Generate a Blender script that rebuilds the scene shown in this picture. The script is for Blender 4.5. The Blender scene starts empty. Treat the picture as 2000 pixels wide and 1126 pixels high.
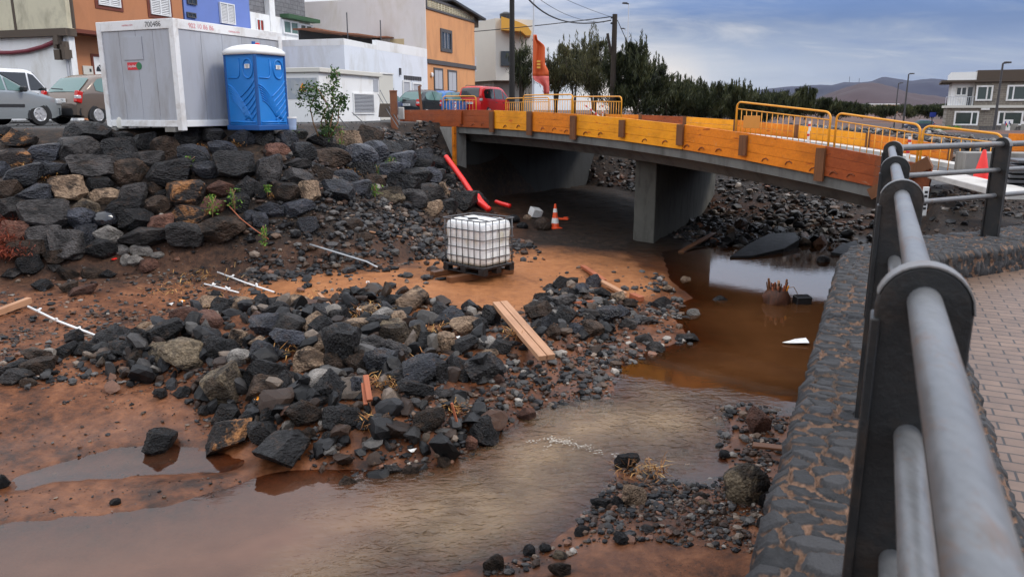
import bpy, math, random
import numpy as np
from mathutils import Matrix, Vector, Quaternion

# ------------------------------------------------------------------ camera, sky, sun, exposure
SC = bpy.context.scene
COL = SC.collection
R = math.radians
F = 1500.0                      # focal length in pixels of the 2000 px wide photograph
PITCH = R(13.06)
CZ = 3.8                        # camera height over the pool's water (z = 0)
CP, SP = math.cos(PITCH), math.sin(PITCH)

cam_d = bpy.data.cameras.new("camera")
cam = bpy.data.objects.new("camera", cam_d)
COL.objects.link(cam)
cam.location = (0, 0, CZ)
cam.rotation_euler = (R(90) - PITCH, 0, 0)
cam_d.sensor_width = 36.0
cam_d.lens = 36.0 * F / 2000.0
cam_d.clip_start = 0.05
cam_d.clip_end = 20000
cam_d.dof.use_dof = True
cam_d.dof.focus_distance = 14.0
cam_d.dof.aperture_fstop = 6.3
SC.camera = cam

SC.view_settings.view_transform = 'Standard'
SC.view_settings.look = 'None'
SC.view_settings.exposure = 0.4
SC.view_settings.gamma = 1.0
SC.render.engine = 'CYCLES'
SC.cycles.use_denoising = True
SC.cycles.max_bounces = 6
SC.cycles.diffuse_bounces = 3
SC.cycles.glossy_bounces = 3
SC.cycles.transmission_bounces = 3
SC.cycles.transparent_max_bounces = 6
SC.cycles.volume_bounces = 0
SC.cycles.caustics_reflective = False
SC.cycles.caustics_refractive = False

SUN_EL, SUN_AZ = R(46), R(95)          # azimuth clockwise from +Y (the viewing direction)
world = bpy.data.worlds.new("World")
SC.world = world
world.use_nodes = True
wn = world.node_tree
wn.nodes.clear()
def N(t, typ, **kw):
    n = t.nodes.new(typ)
    for k, v in kw.items():
        if k.startswith('i_'):
            n.inputs[k[2:].replace('_', ' ')].default_value = v
        else:
            setattr(n, k, v)
    return n
def L(t, a, b): t.links.new(a, b)
def ramp(t, fac, stops):
    r = t.nodes.new('ShaderNodeValToRGB')
    els = r.color_ramp.elements
    while len(els) < len(stops): els.new(0.5)
    for e, (p, c) in zip(els, stops):
        e.position = p
        e.color = (c, c, c, 1) if isinstance(c, (int, float)) else (*c, 1)
    if fac is not None: L(t, fac, r.inputs[0])
    return r
def mixc(t, fac, a, b, mode='MIX'):
    m = t.nodes.new('ShaderNodeMix'); m.data_type = 'RGBA'; m.blend_type = mode
    for i, v in ((0, fac), (6, a), (7, b)):
        sock = m.inputs[i]
        if hasattr(v, 'is_output'): L(t, v, sock)
        elif isinstance(v, (int, float)): sock.default_value = v if i == 0 else (v, v, v, 1)
        else: sock.default_value = (*v, 1)
    return m.outputs[2]
def mth(t, op, a, b=None, c=None, clamp=False):
    m = t.nodes.new('ShaderNodeMath'); m.operation = op; m.use_clamp = clamp
    for i, v in enumerate((a, b, c)):
        if v is None: continue
        if hasattr(v, 'is_output'): L(t, v, m.inputs[i])
        else: m.inputs[i].default_value = v
    return m.outputs[0]

def build_sky():
    t = wn
    out = N(t, 'ShaderNodeOutputWorld')
    bg = N(t, 'ShaderNodeBackground'); bg.inputs[1].default_value = 0.085
    sky = N(t, 'ShaderNodeTexSky', sky_type='NISHITA', sun_disc=False, sun_elevation=SUN_EL,
            sun_rotation=SUN_AZ, air_density=1.0, dust_density=1.5)
    tc = N(t, 'ShaderNodeTexCoord')
    sep = N(t, 'ShaderNodeSeparateXYZ'); L(t, tc.outputs['Generated'], sep.inputs[0])
    z = sep.outputs[2]
    # cloud deck: noise looked up on a plane overhead, so bands flatten towards the horizon
    den = mth(t, 'ADD', mth(t, 'MAXIMUM', z, 0.0), 0.22)
    cx = mth(t, 'DIVIDE', sep.outputs[0], den); cy = mth(t, 'DIVIDE', sep.outputs[1], den)
    cmb = N(t, 'ShaderNodeCombineXYZ'); L(t, cx, cmb.inputs[0]); L(t, cy, cmb.inputs[1])
    mp = N(t, 'ShaderNodeMapping'); L(t, cmb.outputs[0], mp.inputs[0])
    mp.inputs['Location'].default_value = (3.1, 1.7, 0); mp.inputs['Scale'].default_value = (0.55, 1.0, 1.0)
    mp.inputs['Rotation'].default_value = (0, 0, R(18))
    n1 = N(t, 'ShaderNodeTexNoise', i_Scale=0.95, i_Detail=5.0, i_Roughness=0.52, i_Distortion=0.35); L(t, mp.outputs[0], n1.inputs[0])
    n2 = N(t, 'ShaderNodeTexNoise', i_Scale=3.2, i_Detail=6.0, i_Roughness=0.6, i_Distortion=0.8); L(t, mp.outputs[0], n2.inputs[0])
    nz = mth(t, 'ADD', mth(t, 'MULTIPLY', n1.outputs[0], 0.66), mth(t, 'MULTIPLY', n2.outputs[0], 0.34))
    # the break of bluer, darker cloud lies to the right of the view; whiter towards the left
    side = mth(t, 'MULTIPLY_ADD', sep.outputs[0], -0.42, 0.085)
    nz = mth(t, 'ADD', nz, side)
    cl = ramp(t, nz, [(0.30, (0.85, 1.65, 3.9)), (0.42, (1.25, 2.1, 4.4)), (0.49, (2.3, 3.0, 4.8)), (0.56, (4.6, 4.9, 5.9)), (0.66, (7.4, 7.3, 7.7))])
    # pale band along the horizon with a warm break in the cloud behind the trees
    hz = ramp(t, z, [(0.0, 1.0), (0.05, 0.8), (0.10, 0.0)])
    lf = ramp(t, mth(t, 'ADD', sep.outputs[0], mth(t, 'MULTIPLY', mth(t, 'SUBTRACT', n2.outputs[0], 0.5), 0.35)), [(0.18, 0.95), (0.42, 0.40)])
    base = mixc(t, mth(t, 'MULTIPLY', hz.outputs[0], lf.outputs[0]), cl.outputs[0], (6.6, 7.1, 8.0))
    vdot = N(t, 'ShaderNodeVectorMath', operation='DOT_PRODUCT'); L(t, tc.outputs['Generated'], vdot.inputs[0])
    vdot.inputs[1].default_value = Vector((math.sin(R(9)) * math.cos(R(2.2)), math.cos(R(9)) * math.cos(R(2.2)), math.sin(R(2.2))))
    glow = ramp(t, vdot.outputs['Value'], [(0.995, 0.0), (0.998, 0.35), (0.9996, 1.0)])
    gl = mth(t, 'MULTIPLY', glow.outputs[0], ramp(t, z, [(0.0, 1.0), (0.04, 0.9), (0.085, 0.0)]).outputs[0])
    base = mixc(t, mth(t, 'MULTIPLY', gl, 0.9), base, (10.5, 9.3, 8.2))
    # an overcast sky is brightest overhead
    up = ramp(t, z, [(0.10, 0.92), (0.16, 1.5), (0.24, 2.1), (0.45, 2.1), (0.75, 2.9), (1.0, 3.2)])
    base = mixc(t, 1.0, base, up.outputs[0], 'MULTIPLY')
    # overhead the deck is neutral grey
    base = mixc(t, ramp(t, z, [(0.13, 0.0), (0.18, 0.55), (0.6, 0.8)]).outputs[0], base, (15.5, 16.2, 17.4))
    base = mixc(t, 0.14, base, sky.outputs[0])
    L(t, base, bg.inputs[0]); L(t, bg.outputs[0], out.inputs[0])
build_sky()

sun_d = bpy.data.lights.new("sun", 'SUN')
sun_d.energy = 1.4; sun_d.angle = R(16); sun_d.color = (1.0, 0.93, 0.84)
sun = bpy.data.objects.new("sun", sun_d); COL.objects.link(sun)
sd_ = Vector((math.sin(SUN_AZ) * math.cos(SUN_EL), math.cos(SUN_AZ) * math.cos(SUN_EL), math.sin(SUN_EL)))
sun.rotation_euler = sd_.to_track_quat('Z', 'Y').to_euler()
sun.location = (20, 5, 40)

# ------------------------------------------------------------------ measuring: photo pixel -> point of the place
def ray(px, py):
    u, v = (px - 1000) / F, (563 - py) / F
    return np.array((u, CP + v * SP, -SP + v * CP))
def G(px, py, z=0.0):
    d = ray(px, py); t = (z - CZ) / d[2]
    return np.array((d[0] * t, d[1] * t, z))
def At(px, py, Y):
    d = ray(px, py); t = Y / d[1]
    return np.array((d[0] * t, Y, CZ + d[2] * t))

# ------------------------------------------------------------------ mesh collector and object bookkeeping
def rotz(a): return Matrix.Rotation(a, 4, 'Z')
class MB:
    def __init__(s): s.v = []; s.f = []; s.n = 0
    def add(s, verts, faces):
        b = s.n
        s.v.extend([tuple(map(float, p)) for p in verts]); s.f.extend([tuple(b + i for i in f) for f in faces]); s.n += len(verts)
        return s
    def box(s, c, d, rz=0.0, M=None, bev=0.0):
        x, y, z = d[0] / 2, d[1] / 2, d[2] / 2
        if bev > 0:
            b = min(bev, x * .9, y * .9, z * .9)
            vs = []; idx = {}
            for sx in (-1, 1):
                for sy in (-1, 1):
                    for sz in (-1, 1):
                        for k, p in enumerate(((x - b, y, z), (x, y - b, z), (x, y, z - b))):
                            # vertex k keeps full extent on two axes
                            q = [(x - b, y - b, z), (x - b, y, z - b), (x, y - b, z - b)][k]
                            idx[(sx, sy, sz, k)] = len(vs); vs.append((sx * q[0], sy * q[1], sz * q[2]))
            fs = []
            I = lambda a, b_, c_, k: idx[(a, b_, c_, k)]
            for sz in (-1, 1):
                f = [I(-1, -1, sz, 0), I(1, -1, sz, 0), I(1, 1, sz, 0), I(-1, 1, sz, 0)]; fs.append(f if sz > 0 else f[::-1])
            for sy in (-1, 1):
                f = [I(-1, sy, -1, 1), I(1, sy, -1, 1), I(1, sy, 1, 1), I(-1, sy, 1, 1)]; fs.append(f if sy < 0 else f[::-1])
            for sx in (-1, 1):
                f = [I(sx, -1, -1, 2), I(sx, 1, -1, 2), I(sx, 1, 1, 2), I(sx, -1, 1, 2)]; fs.append(f if sx > 0 else f[::-1])
            for a in (-1, 1):
                for b_ in (-1, 1):
                    f = [I(-1, a, b_, 0), I(1, a, b_, 0), I(1, a, b_, 1), I(-1, a, b_, 1)]; fs.append(f if a * b_ < 0 else f[::-1])
                    f = [I(a, -1, b_, 0), I(a, 1, b_, 0), I(a, 1, b_, 2), I(a, -1, b_, 2)]; fs.append(f if a * b_ > 0 else f[::-1])
                    f = [I(a, b_, -1, 1), I(a, b_, 1, 1), I(a, b_, 1, 2), I(a, b_, -1, 2)]; fs.append(f if a * b_ < 0 else f[::-1])
                    for c_ in (-1, 1):
                        f = [I(a, b_, c_, 0), I(a, b_, c_, 1), I(a, b_, c_, 2)]; fs.append(f if a * b_ * c_ < 0 else f[::-1])
        else:
            vs = [(i * x, j * y, k * z) for i in (-1, 1) for j in (-1, 1) for k in (-1, 1)]
            fs = [(0, 1, 3, 2), (4, 6, 7, 5), (0, 4, 5, 1), (2, 3, 7, 6), (0, 2, 6, 4), (1, 5, 7, 3)]
        m = Matrix.Translation(c) @ (M.to_4x4() if M is not None else rotz(rz))
        return s.add([m @ Vector(p) for p in vs], fs)
    def beam(s, p0, p1, w, h, up=(0, 0, 1), bev=0.0):
        p0, p1 = Vector(p0), Vector(p1); d = p1 - p0; ln = d.length; d.normalize()
        u = Vector(up); sx = d.cross(u)
        if sx.length < 1e-4: sx = Vector((1, 0, 0))
        sx.normalize(); uz = sx.cross(d)
        M = Matrix((d, -sx, uz)).transposed()
        return s.box((p0 + p1) / 2, (ln, w, h), M=M, bev=bev)
    def tube(s, pts, r, n=10, cap=True, rs=None):
        pts = [Vector(p) for p in pts]; ring = []
        prev = None; vs = []; fs = []
        for i, p in enumerate(pts):
            d = (pts[min(i + 1, len(pts) - 1)] - pts[max(i - 1, 0)])
            if d.length < 1e-9: d = Vector((0, 0, 1))
            d.normalize()
            if prev is None:
                a = d.orthogonal().normalized()
            else:
                a = prev - d * prev.dot(d)
                a = a.normalized() if a.length > 1e-6 else d.orthogonal().normalized()
            prev = a; b = d.cross(a); rr = rs[i] if rs else r
            for k in range(n):
                t = 2 * math.pi * k / n
                vs.append(p + (a * math.cos(t) + b * math.sin(t)) * rr)
        for i in range(len(pts) - 1):
            for k in range(n):
                fs.append((i * n + k, i * n + (k + 1) % n, (i + 1) * n + (k + 1) % n, (i + 1) * n + k))
        if cap:
            fs.append(tuple(range(n - 1, -1, -1))); fs.append(tuple((len(pts) - 1) * n + k for k in range(n)))
        return s.add(vs, fs)
    def prism(s, poly, ax0, ax1, M=None):
        """closed polygon of (a, b) swept from ax0 to ax1 along local z; M places it"""
        n = len(poly)
        ar = sum(poly[i][0] * poly[(i + 1) % n][1] - poly[(i + 1) % n][0] * poly[i][1] for i in range(n))
        if ar < 0: poly = poly[::-1]
        vs = [(a, b, ax0) for a, b in poly] + [(a, b, ax1) for a, b in poly]
        fs = [tuple(range(n - 1, -1, -1)), tuple(range(n, 2 * n))] + [(i, (i + 1) % n, n + (i + 1) % n, n + i) for i in range(n)]
        if M is not None: vs = [M @ Vector(p) for p in vs]
        return s.add(vs, fs)
    def lathe(s, prof, n=20, c=(0, 0, 0), M=None):
        vs = []; fs = []
        for r_, z in prof:
            for k in range(n):
                t = 2 * math.pi * k / n; vs.append(Vector((r_ * math.cos(t), r_ * math.sin(t), z)))
        m = len(prof)
        for i in range(m - 1):
            for k in range(n): fs.append((i * n + k, i * n + (k + 1) % n, (i + 1) * n + (k + 1) % n, (i + 1) * n + k))
        fs.append(tuple(range(n - 1, -1, -1))); fs.append(tuple((m - 1) * n + k for k in range(n)))
        T = Matrix.Translation(c) @ (M.to_4x4() if M is not None else Matrix())
        return s.add([T @ p for p in vs], fs)
    def grid(s, P):
        """P: (m, n, 3) array of points"""
        m, n = P.shape[:2]
        vs = P.reshape(-1, 3)
        fs = [(i * n + j, i * n + j + 1, (i + 1) * n + j + 1, (i + 1) * n + j) for i in range(m - 1) for j in range(n - 1)]
        return s.add(vs, fs)
    def build(s, name, m, parent=None, smooth=False, world=False, bevel=0.0, sub=0):
        vs = s.v
        if world and parent is not None:
            inv = Matrix(parent['_mw']).inverted() if '_mw' in parent else WM[parent.name].inverted()
            vs = [tuple(inv @ Vector(p)) for p in vs]
        me = bpy.data.meshes.new(name)
        me.from_pydata(vs, [], s.f); me.update()
        o = bpy.data.objects.new(name, me); COL.objects.link(o)
        if parent is not None: o.parent = parent
        for mm in (m if isinstance(m, (list, tuple)) else [m]): me.materials.append(mm)
        if smooth:
            me.shade_smooth()
            if smooth != 'all':
                try: me.set_sharp_from_angle(angle=R(40 if smooth is True else smooth))
                except Exception: pass
        if bevel > 0:
            b = o.modifiers.new('bevel', 'BEVEL'); b.width = bevel; b.segments = 2; b.limit_method = 'ANGLE'; b.angle_limit = R(40)
        if sub:
            b = o.modifiers.new('subsurf', 'SUBSURF'); b.levels = sub; b.render_levels = sub
        return o
WM = {}
def thing(name, label, cat, loc=(0, 0, 0), rz=0.0, group=None):
    o = bpy.data.objects.new(name, None); COL.objects.link(o)
    o.empty_display_size = 0.1
    o.location = loc; o.rotation_euler = (0, 0, rz)
    o['label'] = label; o['category'] = cat
    if group: o['group'] = group
    WM[o.name] = Matrix.Translation(loc) @ rotz(rz)
    return o
def tag(o, label, cat, group=None):
    o['label'] = label; o['category'] = cat
    if group: o['group'] = group
    return o
def struct(o): o['kind'] = 'structure'; return o
def base_here(o, p):
    """move the mesh object's origin to p without moving the mesh"""
    p = Vector(p); o.data.transform(Matrix.Translation(-p)); o.location = p; return o
def children_of(o): return [c for c in bpy.data.objects if c.parent is o]
def copy_tree(o, loc=None, rz=None, label=None):
    c = o.copy(); COL.objects.link(c)
    if loc is not None: c.location = loc
    if rz is not None: c.rotation_euler = (0, 0, rz)
    if label: c['label'] = label
    for ch in children_of(o):
        d = ch.copy(); COL.objects.link(d); d.parent = c
        for g in children_of(ch):
            e = g.copy(); COL.objects.link(e); e.parent = d
    return c
def text(name, body, size, m, parent, M_, align='CENTER'):
    """lettering as a real, thin mesh part"""
    cu = bpy.data.curves.new(name, 'FONT'); cu.body = body; cu.size = size; cu.extrude = 0.001
    cu.align_x = align; cu.align_y = 'CENTER'
    t = bpy.data.objects.new('tmp', cu); COL.objects.link(t)
    dg = bpy.context.evaluated_depsgraph_get(); me = bpy.data.meshes.new_from_object(t.evaluated_get(dg))
    bpy.data.objects.remove(t); bpy.data.curves.remove(cu)
    me.materials.clear(); me.materials.append(m)
    o = bpy.data.objects.new(name, me); COL.objects.link(o); o.parent = parent; o.matrix_local = M_
    return o

# ------------------------------------------------------------------ noise for shapes
def vnoise(x, y, scale, seed=0):
    x = np.asarray(x, float) / scale + 137.3 * (seed + 1); y = np.asarray(y, float) / scale + 71.9 * (seed + 1)
    xi = np.floor(x); yi = np.floor(y); fx = x - xi; fy = y - yi
    fx = fx * fx * (3 - 2 * fx); fy = fy * fy * (3 - 2 * fy)
    def h(a, b):
        v = np.sin(a * 127.1 + b * 311.7 + seed * 17.13) * 43758.5453
        return v - np.floor(v)
    return (h(xi, yi) * (1 - fx) + h(xi + 1, yi) * fx) * (1 - fy) + (h(xi, yi + 1) * (1 - fx) + h(xi + 1, yi + 1) * fx) * fy
def fnoise(x, y, scale, seed=0, octv=4, gain=0.5):
    a = 1.0; s = 0; tot = 0
    for o in range(octv):
        s = s + a * (vnoise(x, y, scale / 2 ** o, seed + o * 3) - 0.5); tot += a; a *= gain
    return s / tot * 2
def sstep(a, b, x):
    t = np.clip((x - a) / (b - a), 0, 1); return t * t * (3 - 2 * t)

# ------------------------------------------------------------------ materials (all procedural)
def newmat(name):
    m = bpy.data.materials.new(name); m.use_nodes = True
    t = m.node_tree; t.nodes.clear()
    out = N(t, 'ShaderNodeOutputMaterial'); b = N(t, 'ShaderNodeBsdfPrincipled')
    L(t, b.outputs[0], out.inputs[0])
    return m, t, b, out
def coords(t, scale=(1, 1, 1), rnd=True, rot=(0, 0, 0)):
    tc = N(t, 'ShaderNodeTexCoord'); mp = N(t, 'ShaderNodeMapping')
    mp.inputs['Scale'].default_value = scale; mp.inputs['Rotation'].default_value = rot
    L(t, tc.outputs['Object'], mp.inputs[0])
    if rnd:
        oi = N(t, 'ShaderNodeObjectInfo'); cb = N(t, 'ShaderNodeCombineXYZ')
        v = mth(t, 'MULTIPLY', oi.outputs['Random'], 37.0)
        for i in range(3): L(t, v, cb.inputs[i])
        ad = N(t, 'ShaderNodeVectorMath', operation='ADD'); L(t, mp.outputs[0], ad.inputs[0]); L(t, cb.outputs[0], ad.inputs[1])
        return ad.outputs[0]
    return mp.outputs[0]
def noise(t, vec, scale, detail=5, rough=0.6, dist=0.0):
    n = N(t, 'ShaderNodeTexNoise', i_Scale=scale, i_Detail=detail, i_Roughness=rough, i_Distortion=dist); L(t, vec, n.inputs[0]); return n.outputs[0]
def bump(t, b, h, strength=0.4, dist=0.02):
    bp = N(t, 'ShaderNodeBump', i_Strength=strength, i_Distance=dist); L(t, h, bp.inputs['Height']); L(t, bp.outputs[0], b.inputs['Normal']); return bp
def sc(c, k): return tuple(min(1.0, x * k) for x in c)

def paint(name, c, rough=0.5, var=0.12, scale=3.0, bumps=0.0, dirt=None, dirt_amt=0.35, metal=0.0, spec=0.5, bscale=40, dscale=1.2, stretch=(1, 1, 1)):
    m, t, b, o = newmat(name)
    v = coords(t)
    n = noise(t, v, scale)
    col = mixc(t, n, sc(c, 1 - var), sc(c, 1 + var))
    if dirt:
        v2 = coords(t, stretch)
        dn = noise(t, v2, dscale, 7, 0.68, 0.4)
        f = ramp(t, dn, [(0.48, 0.0), (0.72, dirt_amt)])
        col = mixc(t, f.outputs[0], col, dirt)
    L(t, col, b.inputs['Base Color'])
    rr = ramp(t, n, [(0.2, max(0.02, rough - 0.1)), (0.8, min(1, rough + 0.1))]); L(t, rr.outputs[0], b.inputs['Roughness'])
    b.inputs['Metallic'].default_value = metal; b.inputs['Specular IOR Level'].default_value = spec
    if bumps: bump(t, b, noise(t, v, bscale, 6, 0.65), bumps, 0.01)
    return m
def flat(name, c, rough=0.5, metal=0.0, spec=0.5):
    m, t, b, o = newmat(name)
    b.inputs['Base Color'].default_value = (*c, 1); b.inputs['Roughness'].default_value = rough; b.inputs['Metallic'].default_value = metal
    b.inputs['Specular IOR Level'].default_value = spec
    return m
def wood(name, c, c2, rough=0.6, axis=0, scale=1.0, marks=None, spec=0.3):
    m, t, b, o = newmat(name)
    s = [14, 14, 14]; s[axis] = 0.8
    v = coords(t, tuple(x * scale for x in s))
    n = noise(t, v, 1.6, 6, 0.7, 0.6)
    vb = coords(t)
    nb = noise(t, vb, 1.3, 4, 0.6)
    col = mixc(t, ramp(t, n, [(0.3, 0.0), (0.7, 1.0)]).outputs[0], c, c2)
    col = mixc(t, ramp(t, nb, [(0.45, 0.0), (0.75, 0.55)]).outputs[0], col, sc(c2, 0.6))
    if marks:
        nm = noise(t, coords(t, (2.2, 2.2, 9)), 1.2, 3, 0.5)
        col = mixc(t, ramp(t, nm, [(0.66, 0.0), (0.69, 0.75)]).outputs[0], col, marks)
    if marks:      # dried cement splashes and scuffs
        ns = noise(t, coords(t, (1, 1, 1)), 5.5, 8, 0.75, 0.5)
        col = mixc(t, ramp(t, ns, [(0.60, 0.0), (0.72, 0.5)]).outputs[0], col, (0.46, 0.33, 0.22))
        col = mixc(t, ramp(t, noise(t, coords(t, (0.6, 0.6, 2.5)), 2.5, 6, 0.7), [(0.5, 0.0), (0.75, 0.6)]).outputs[0], col, sc(c2, 0.45))
    L(t, col, b.inputs['Base Color']); b.inputs['Roughness'].default_value = rough; b.inputs['Specular IOR Level'].default_value = spec
    bump(t, b, n, 0.35, 0.006)
    return m

def rock_mat(name, c1, c2, patch=None, pamt=0.5, rough=0.42, spec=0.25):
    m, t, b, o = newmat(name)
    v = coords(t)
    n = noise(t, v, 2.1, 9, 0.7, 0.3); nf = noise(t, v, 11, 6, 0.7)
    col = mixc(t, ramp(t, n, [(0.40, 0.0), (0.62, 1.0)]).outputs[0], c1, c2)
    # pale grains and pits of vesicular lava
    col = mixc(t, ramp(t, nf, [(0.60, 0.0), (0.72, 0.6)]).outputs[0], col, sc(c2, 2.2))
    oi = N(t, 'ShaderNodeObjectInfo')
    k = ramp(t, oi.outputs['Random'], [(0.0, 0.62), (0.5, 1.0), (1.0, 1.5)])
    col = mixc(t, 1.0, col, k.outputs[0], 'MULTIPLY')
    if patch:
        pn = noise(t, v, 1.25, 7, 0.72, 0.5)
        f = ramp(t, pn, [(0.62 - 0.3 * pamt, 0.0), (0.70 - 0.3 * pamt, 0.92)])
        fine = ramp(t, nf, [(0.38, 0.25), (0.6, 1.0)])
        col = mixc(t, mth(t, 'MULTIPLY', f.outputs[0], fine.outputs[0]), col, patch)
    # reddish silt left on upward faces
    ge = N(t, 'ShaderNodeNewGeometry'); sp = N(t, 'ShaderNodeSeparateXYZ'); L(t, ge.outputs['Normal'], sp.inputs[0])
    sil = mth(t, 'MULTIPLY', ramp(t, noise(t, v, 3.3, 5, 0.7), [(0.55, 0.0), (0.72, 0.5)]).outputs[0], mth(t, 'MAXIMUM', sp.outputs[2], 0.0))
    col = mixc(t, sil, col, (0.16, 0.085, 0.045))
    L(t, col, b.inputs['Base Color'])
    rr = ramp(t, nf, [(0.3, rough - 0.14), (0.75, min(1, rough + 0.25))]); L(t, rr.outputs[0], b.inputs['Roughness'])
    b.inputs['Specular IOR Level'].default_value = spec
    vo = N(t, 'ShaderNodeTexVoronoi', i_Scale=16.0); L(t, v, vo.inputs[0])
    h = mth(t, 'ADD', noise(t, v, 5.0, 10, 0.70), mth(t, 'MULTIPLY', vo.outputs['Distance'], 0.35))
    bump(t, b, h, 1.0, 0.09)
    return m
ROCK = {
    'd': rock_mat('rock_black', (0.004, 0.004, 0.0045), (0.024, 0.023, 0.024), rough=0.33, spec=0.28),
    'b': rock_mat('rock_blue_black', (0.009, 0.010, 0.014), (0.046, 0.049, 0.062), rough=0.30, spec=0.42),
    'g': rock_mat('rock_grey', (0.011, 0.010, 0.010), (0.066, 0.060, 0.058), rough=0.5),
    'n': rock_mat('rock_brown', (0.010, 0.007, 0.005), (0.065, 0.041, 0.028), rough=0.5),
    'r': rock_mat('rock_red', (0.06, 0.028, 0.020), (0.17, 0.080, 0.055), rough=0.55),
    't': rock_mat('rock_tan', (0.014, 0.010, 0.008), (0.15, 0.098, 0.064), (0.42, 0.29, 0.19), 0.6, rough=0.6),
    'l': rock_mat('rock_pale', (0.12, 0.11, 0.10), (0.34, 0.31, 0.28), rough=0.6),
    'o': rock_mat('rock_orange_patch', (0.016, 0.015, 0.016), (0.06, 0.050, 0.045), (0.52, 0.23, 0.08), 0.42, rough=0.5),
    'y': rock_mat('rock_lichen', (0.014, 0.011, 0.009), (0.085, 0.064, 0.044), (0.26, 0.20, 0.13), 0.45, rough=0.6),
}

def gravel_mat():
    m, t, b, o = newmat('pebble_stone')
    at = N(t, 'ShaderNodeAttribute', attribute_name='tone')
    v = coords(t, rnd=False)
    n = noise(t, v, 26, 5, 0.7)
    k = ramp(t, n, [(0.25, 0.55), (0.75, 1.5)])
    col = mixc(t, 1.0, at.outputs['Color'], k.outputs[0], 'MULTIPLY')
    L(t, col, b.inputs['Base Color'])
    rr = ramp(t, n, [(0.3, 0.28), (0.75, 0.68)]); L(t, rr.outputs[0], b.inputs['Roughness'])
    b.inputs['Specular IOR Level'].default_value = 0.25
    bump(t, b, noise(t, v, 60, 4, 0.7), 0.5, 0.012)
    return m
MGRAVEL = gravel_mat()

def terrain_mat():
    m, t, b, o = newmat('river_earth')
    za = N(t, 'ShaderNodeAttribute', attribute_name='zone')     # r orange sand, g dark soil and painted deck shade, b asphalt
    wa = N(t, 'ShaderNodeAttribute', attribute_name='wet')
    sp = N(t, 'ShaderNodeSeparateColor'); L(t, za.outputs['Color'], sp.inputs[0])
    v = coords(t, rnd=False)
    n1 = noise(t, v, 0.9, 8, 0.68, 0.3); n2 = noise(t, v, 5.5, 8, 0.7); n3 = noise(t, v, 38, 5, 0.7)
    nz = mth(t, 'ADD', mth(t, 'MULTIPLY', n1, 0.5), mth(t, 'MULTIPLY', n2, 0.5))
    dirt = ramp(t, nz, [(0.39, (0.036, 0.014, 0.007)), (0.5, (0.150, 0.055, 0.023)), (0.64, (0.30, 0.125, 0.058))])
    sand = ramp(t, nz, [(0.3, (0.15, 0.055, 0.020)), (0.5, (0.33, 0.130, 0.046)), (0.7, (0.46, 0.20, 0.080))])
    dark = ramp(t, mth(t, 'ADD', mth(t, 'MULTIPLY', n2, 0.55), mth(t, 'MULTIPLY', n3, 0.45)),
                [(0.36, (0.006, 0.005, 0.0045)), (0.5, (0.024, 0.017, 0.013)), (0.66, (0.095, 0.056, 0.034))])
    asp = ramp(t, mth(t, 'ADD', mth(t, 'MULTIPLY', n1, 0.4), mth(t, 'MULTIPLY', n3, 0.6)), [(0.35, 0.035), (0.65, 0.085)])
    col = mixc(t, sp.outputs[0], dirt.outputs[0], sand.outputs[0])
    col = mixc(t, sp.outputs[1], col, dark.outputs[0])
    col = mixc(t, sp.outputs[2], col, asp.outputs[0])
    # grit: tiny dark stones strewn through the silt
    vo = N(t, 'ShaderNodeTexVoronoi', i_Scale=24.0); L(t, v, vo.inputs[0])
    gr = mth(t, 'MULTIPLY', ramp(t, vo.outputs['Distance'], [(0.16, 1.0), (0.26, 0.0)]).outputs[0],
             ramp(t, noise(t, v, 1.7, 4, 0.6), [(0.46, 0.0), (0.62, 0.85)]).outputs[0])
    col = mixc(t, gr, col, (0.03, 0.024, 0.021))
    wet = wa.outputs['Fac']
    col = mixc(t, mth(t, 'MULTIPLY', wet, 0.5), col, mixc(t, 1.0, col, (0.42, 0.38, 0.34), 'MULTIPLY'))   # damp silt is a darker earth
    L(t, col, b.inputs['Base Color'])
    rg = mth(t, 'SUBTRACT', mth(t, 'ADD', 0.62, mth(t, 'MULTIPLY', n2, 0.3)), mth(t, 'MULTIPLY', wet, 0.42))
    L(t, rg, b.inputs['Roughness']); b.inputs['Specular IOR Level'].default_value = 0.22
    h = mth(t, 'ADD', mth(t, 'MULTIPLY', n2, 0.7), mth(t, 'ADD', mth(t, 'MULTIPLY', n3, 0.22), mth(t, 'MULTIPLY', gr, 0.12)))
    bp = bump(t, b, h, 0.6, 0.10)
    L(t, mth(t, 'SUBTRACT', 0.7, mth(t, 'MULTIPLY', wet, 0.5)), bp.inputs['Strength'])
    return m
MTERR = terrain_mat()

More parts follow.
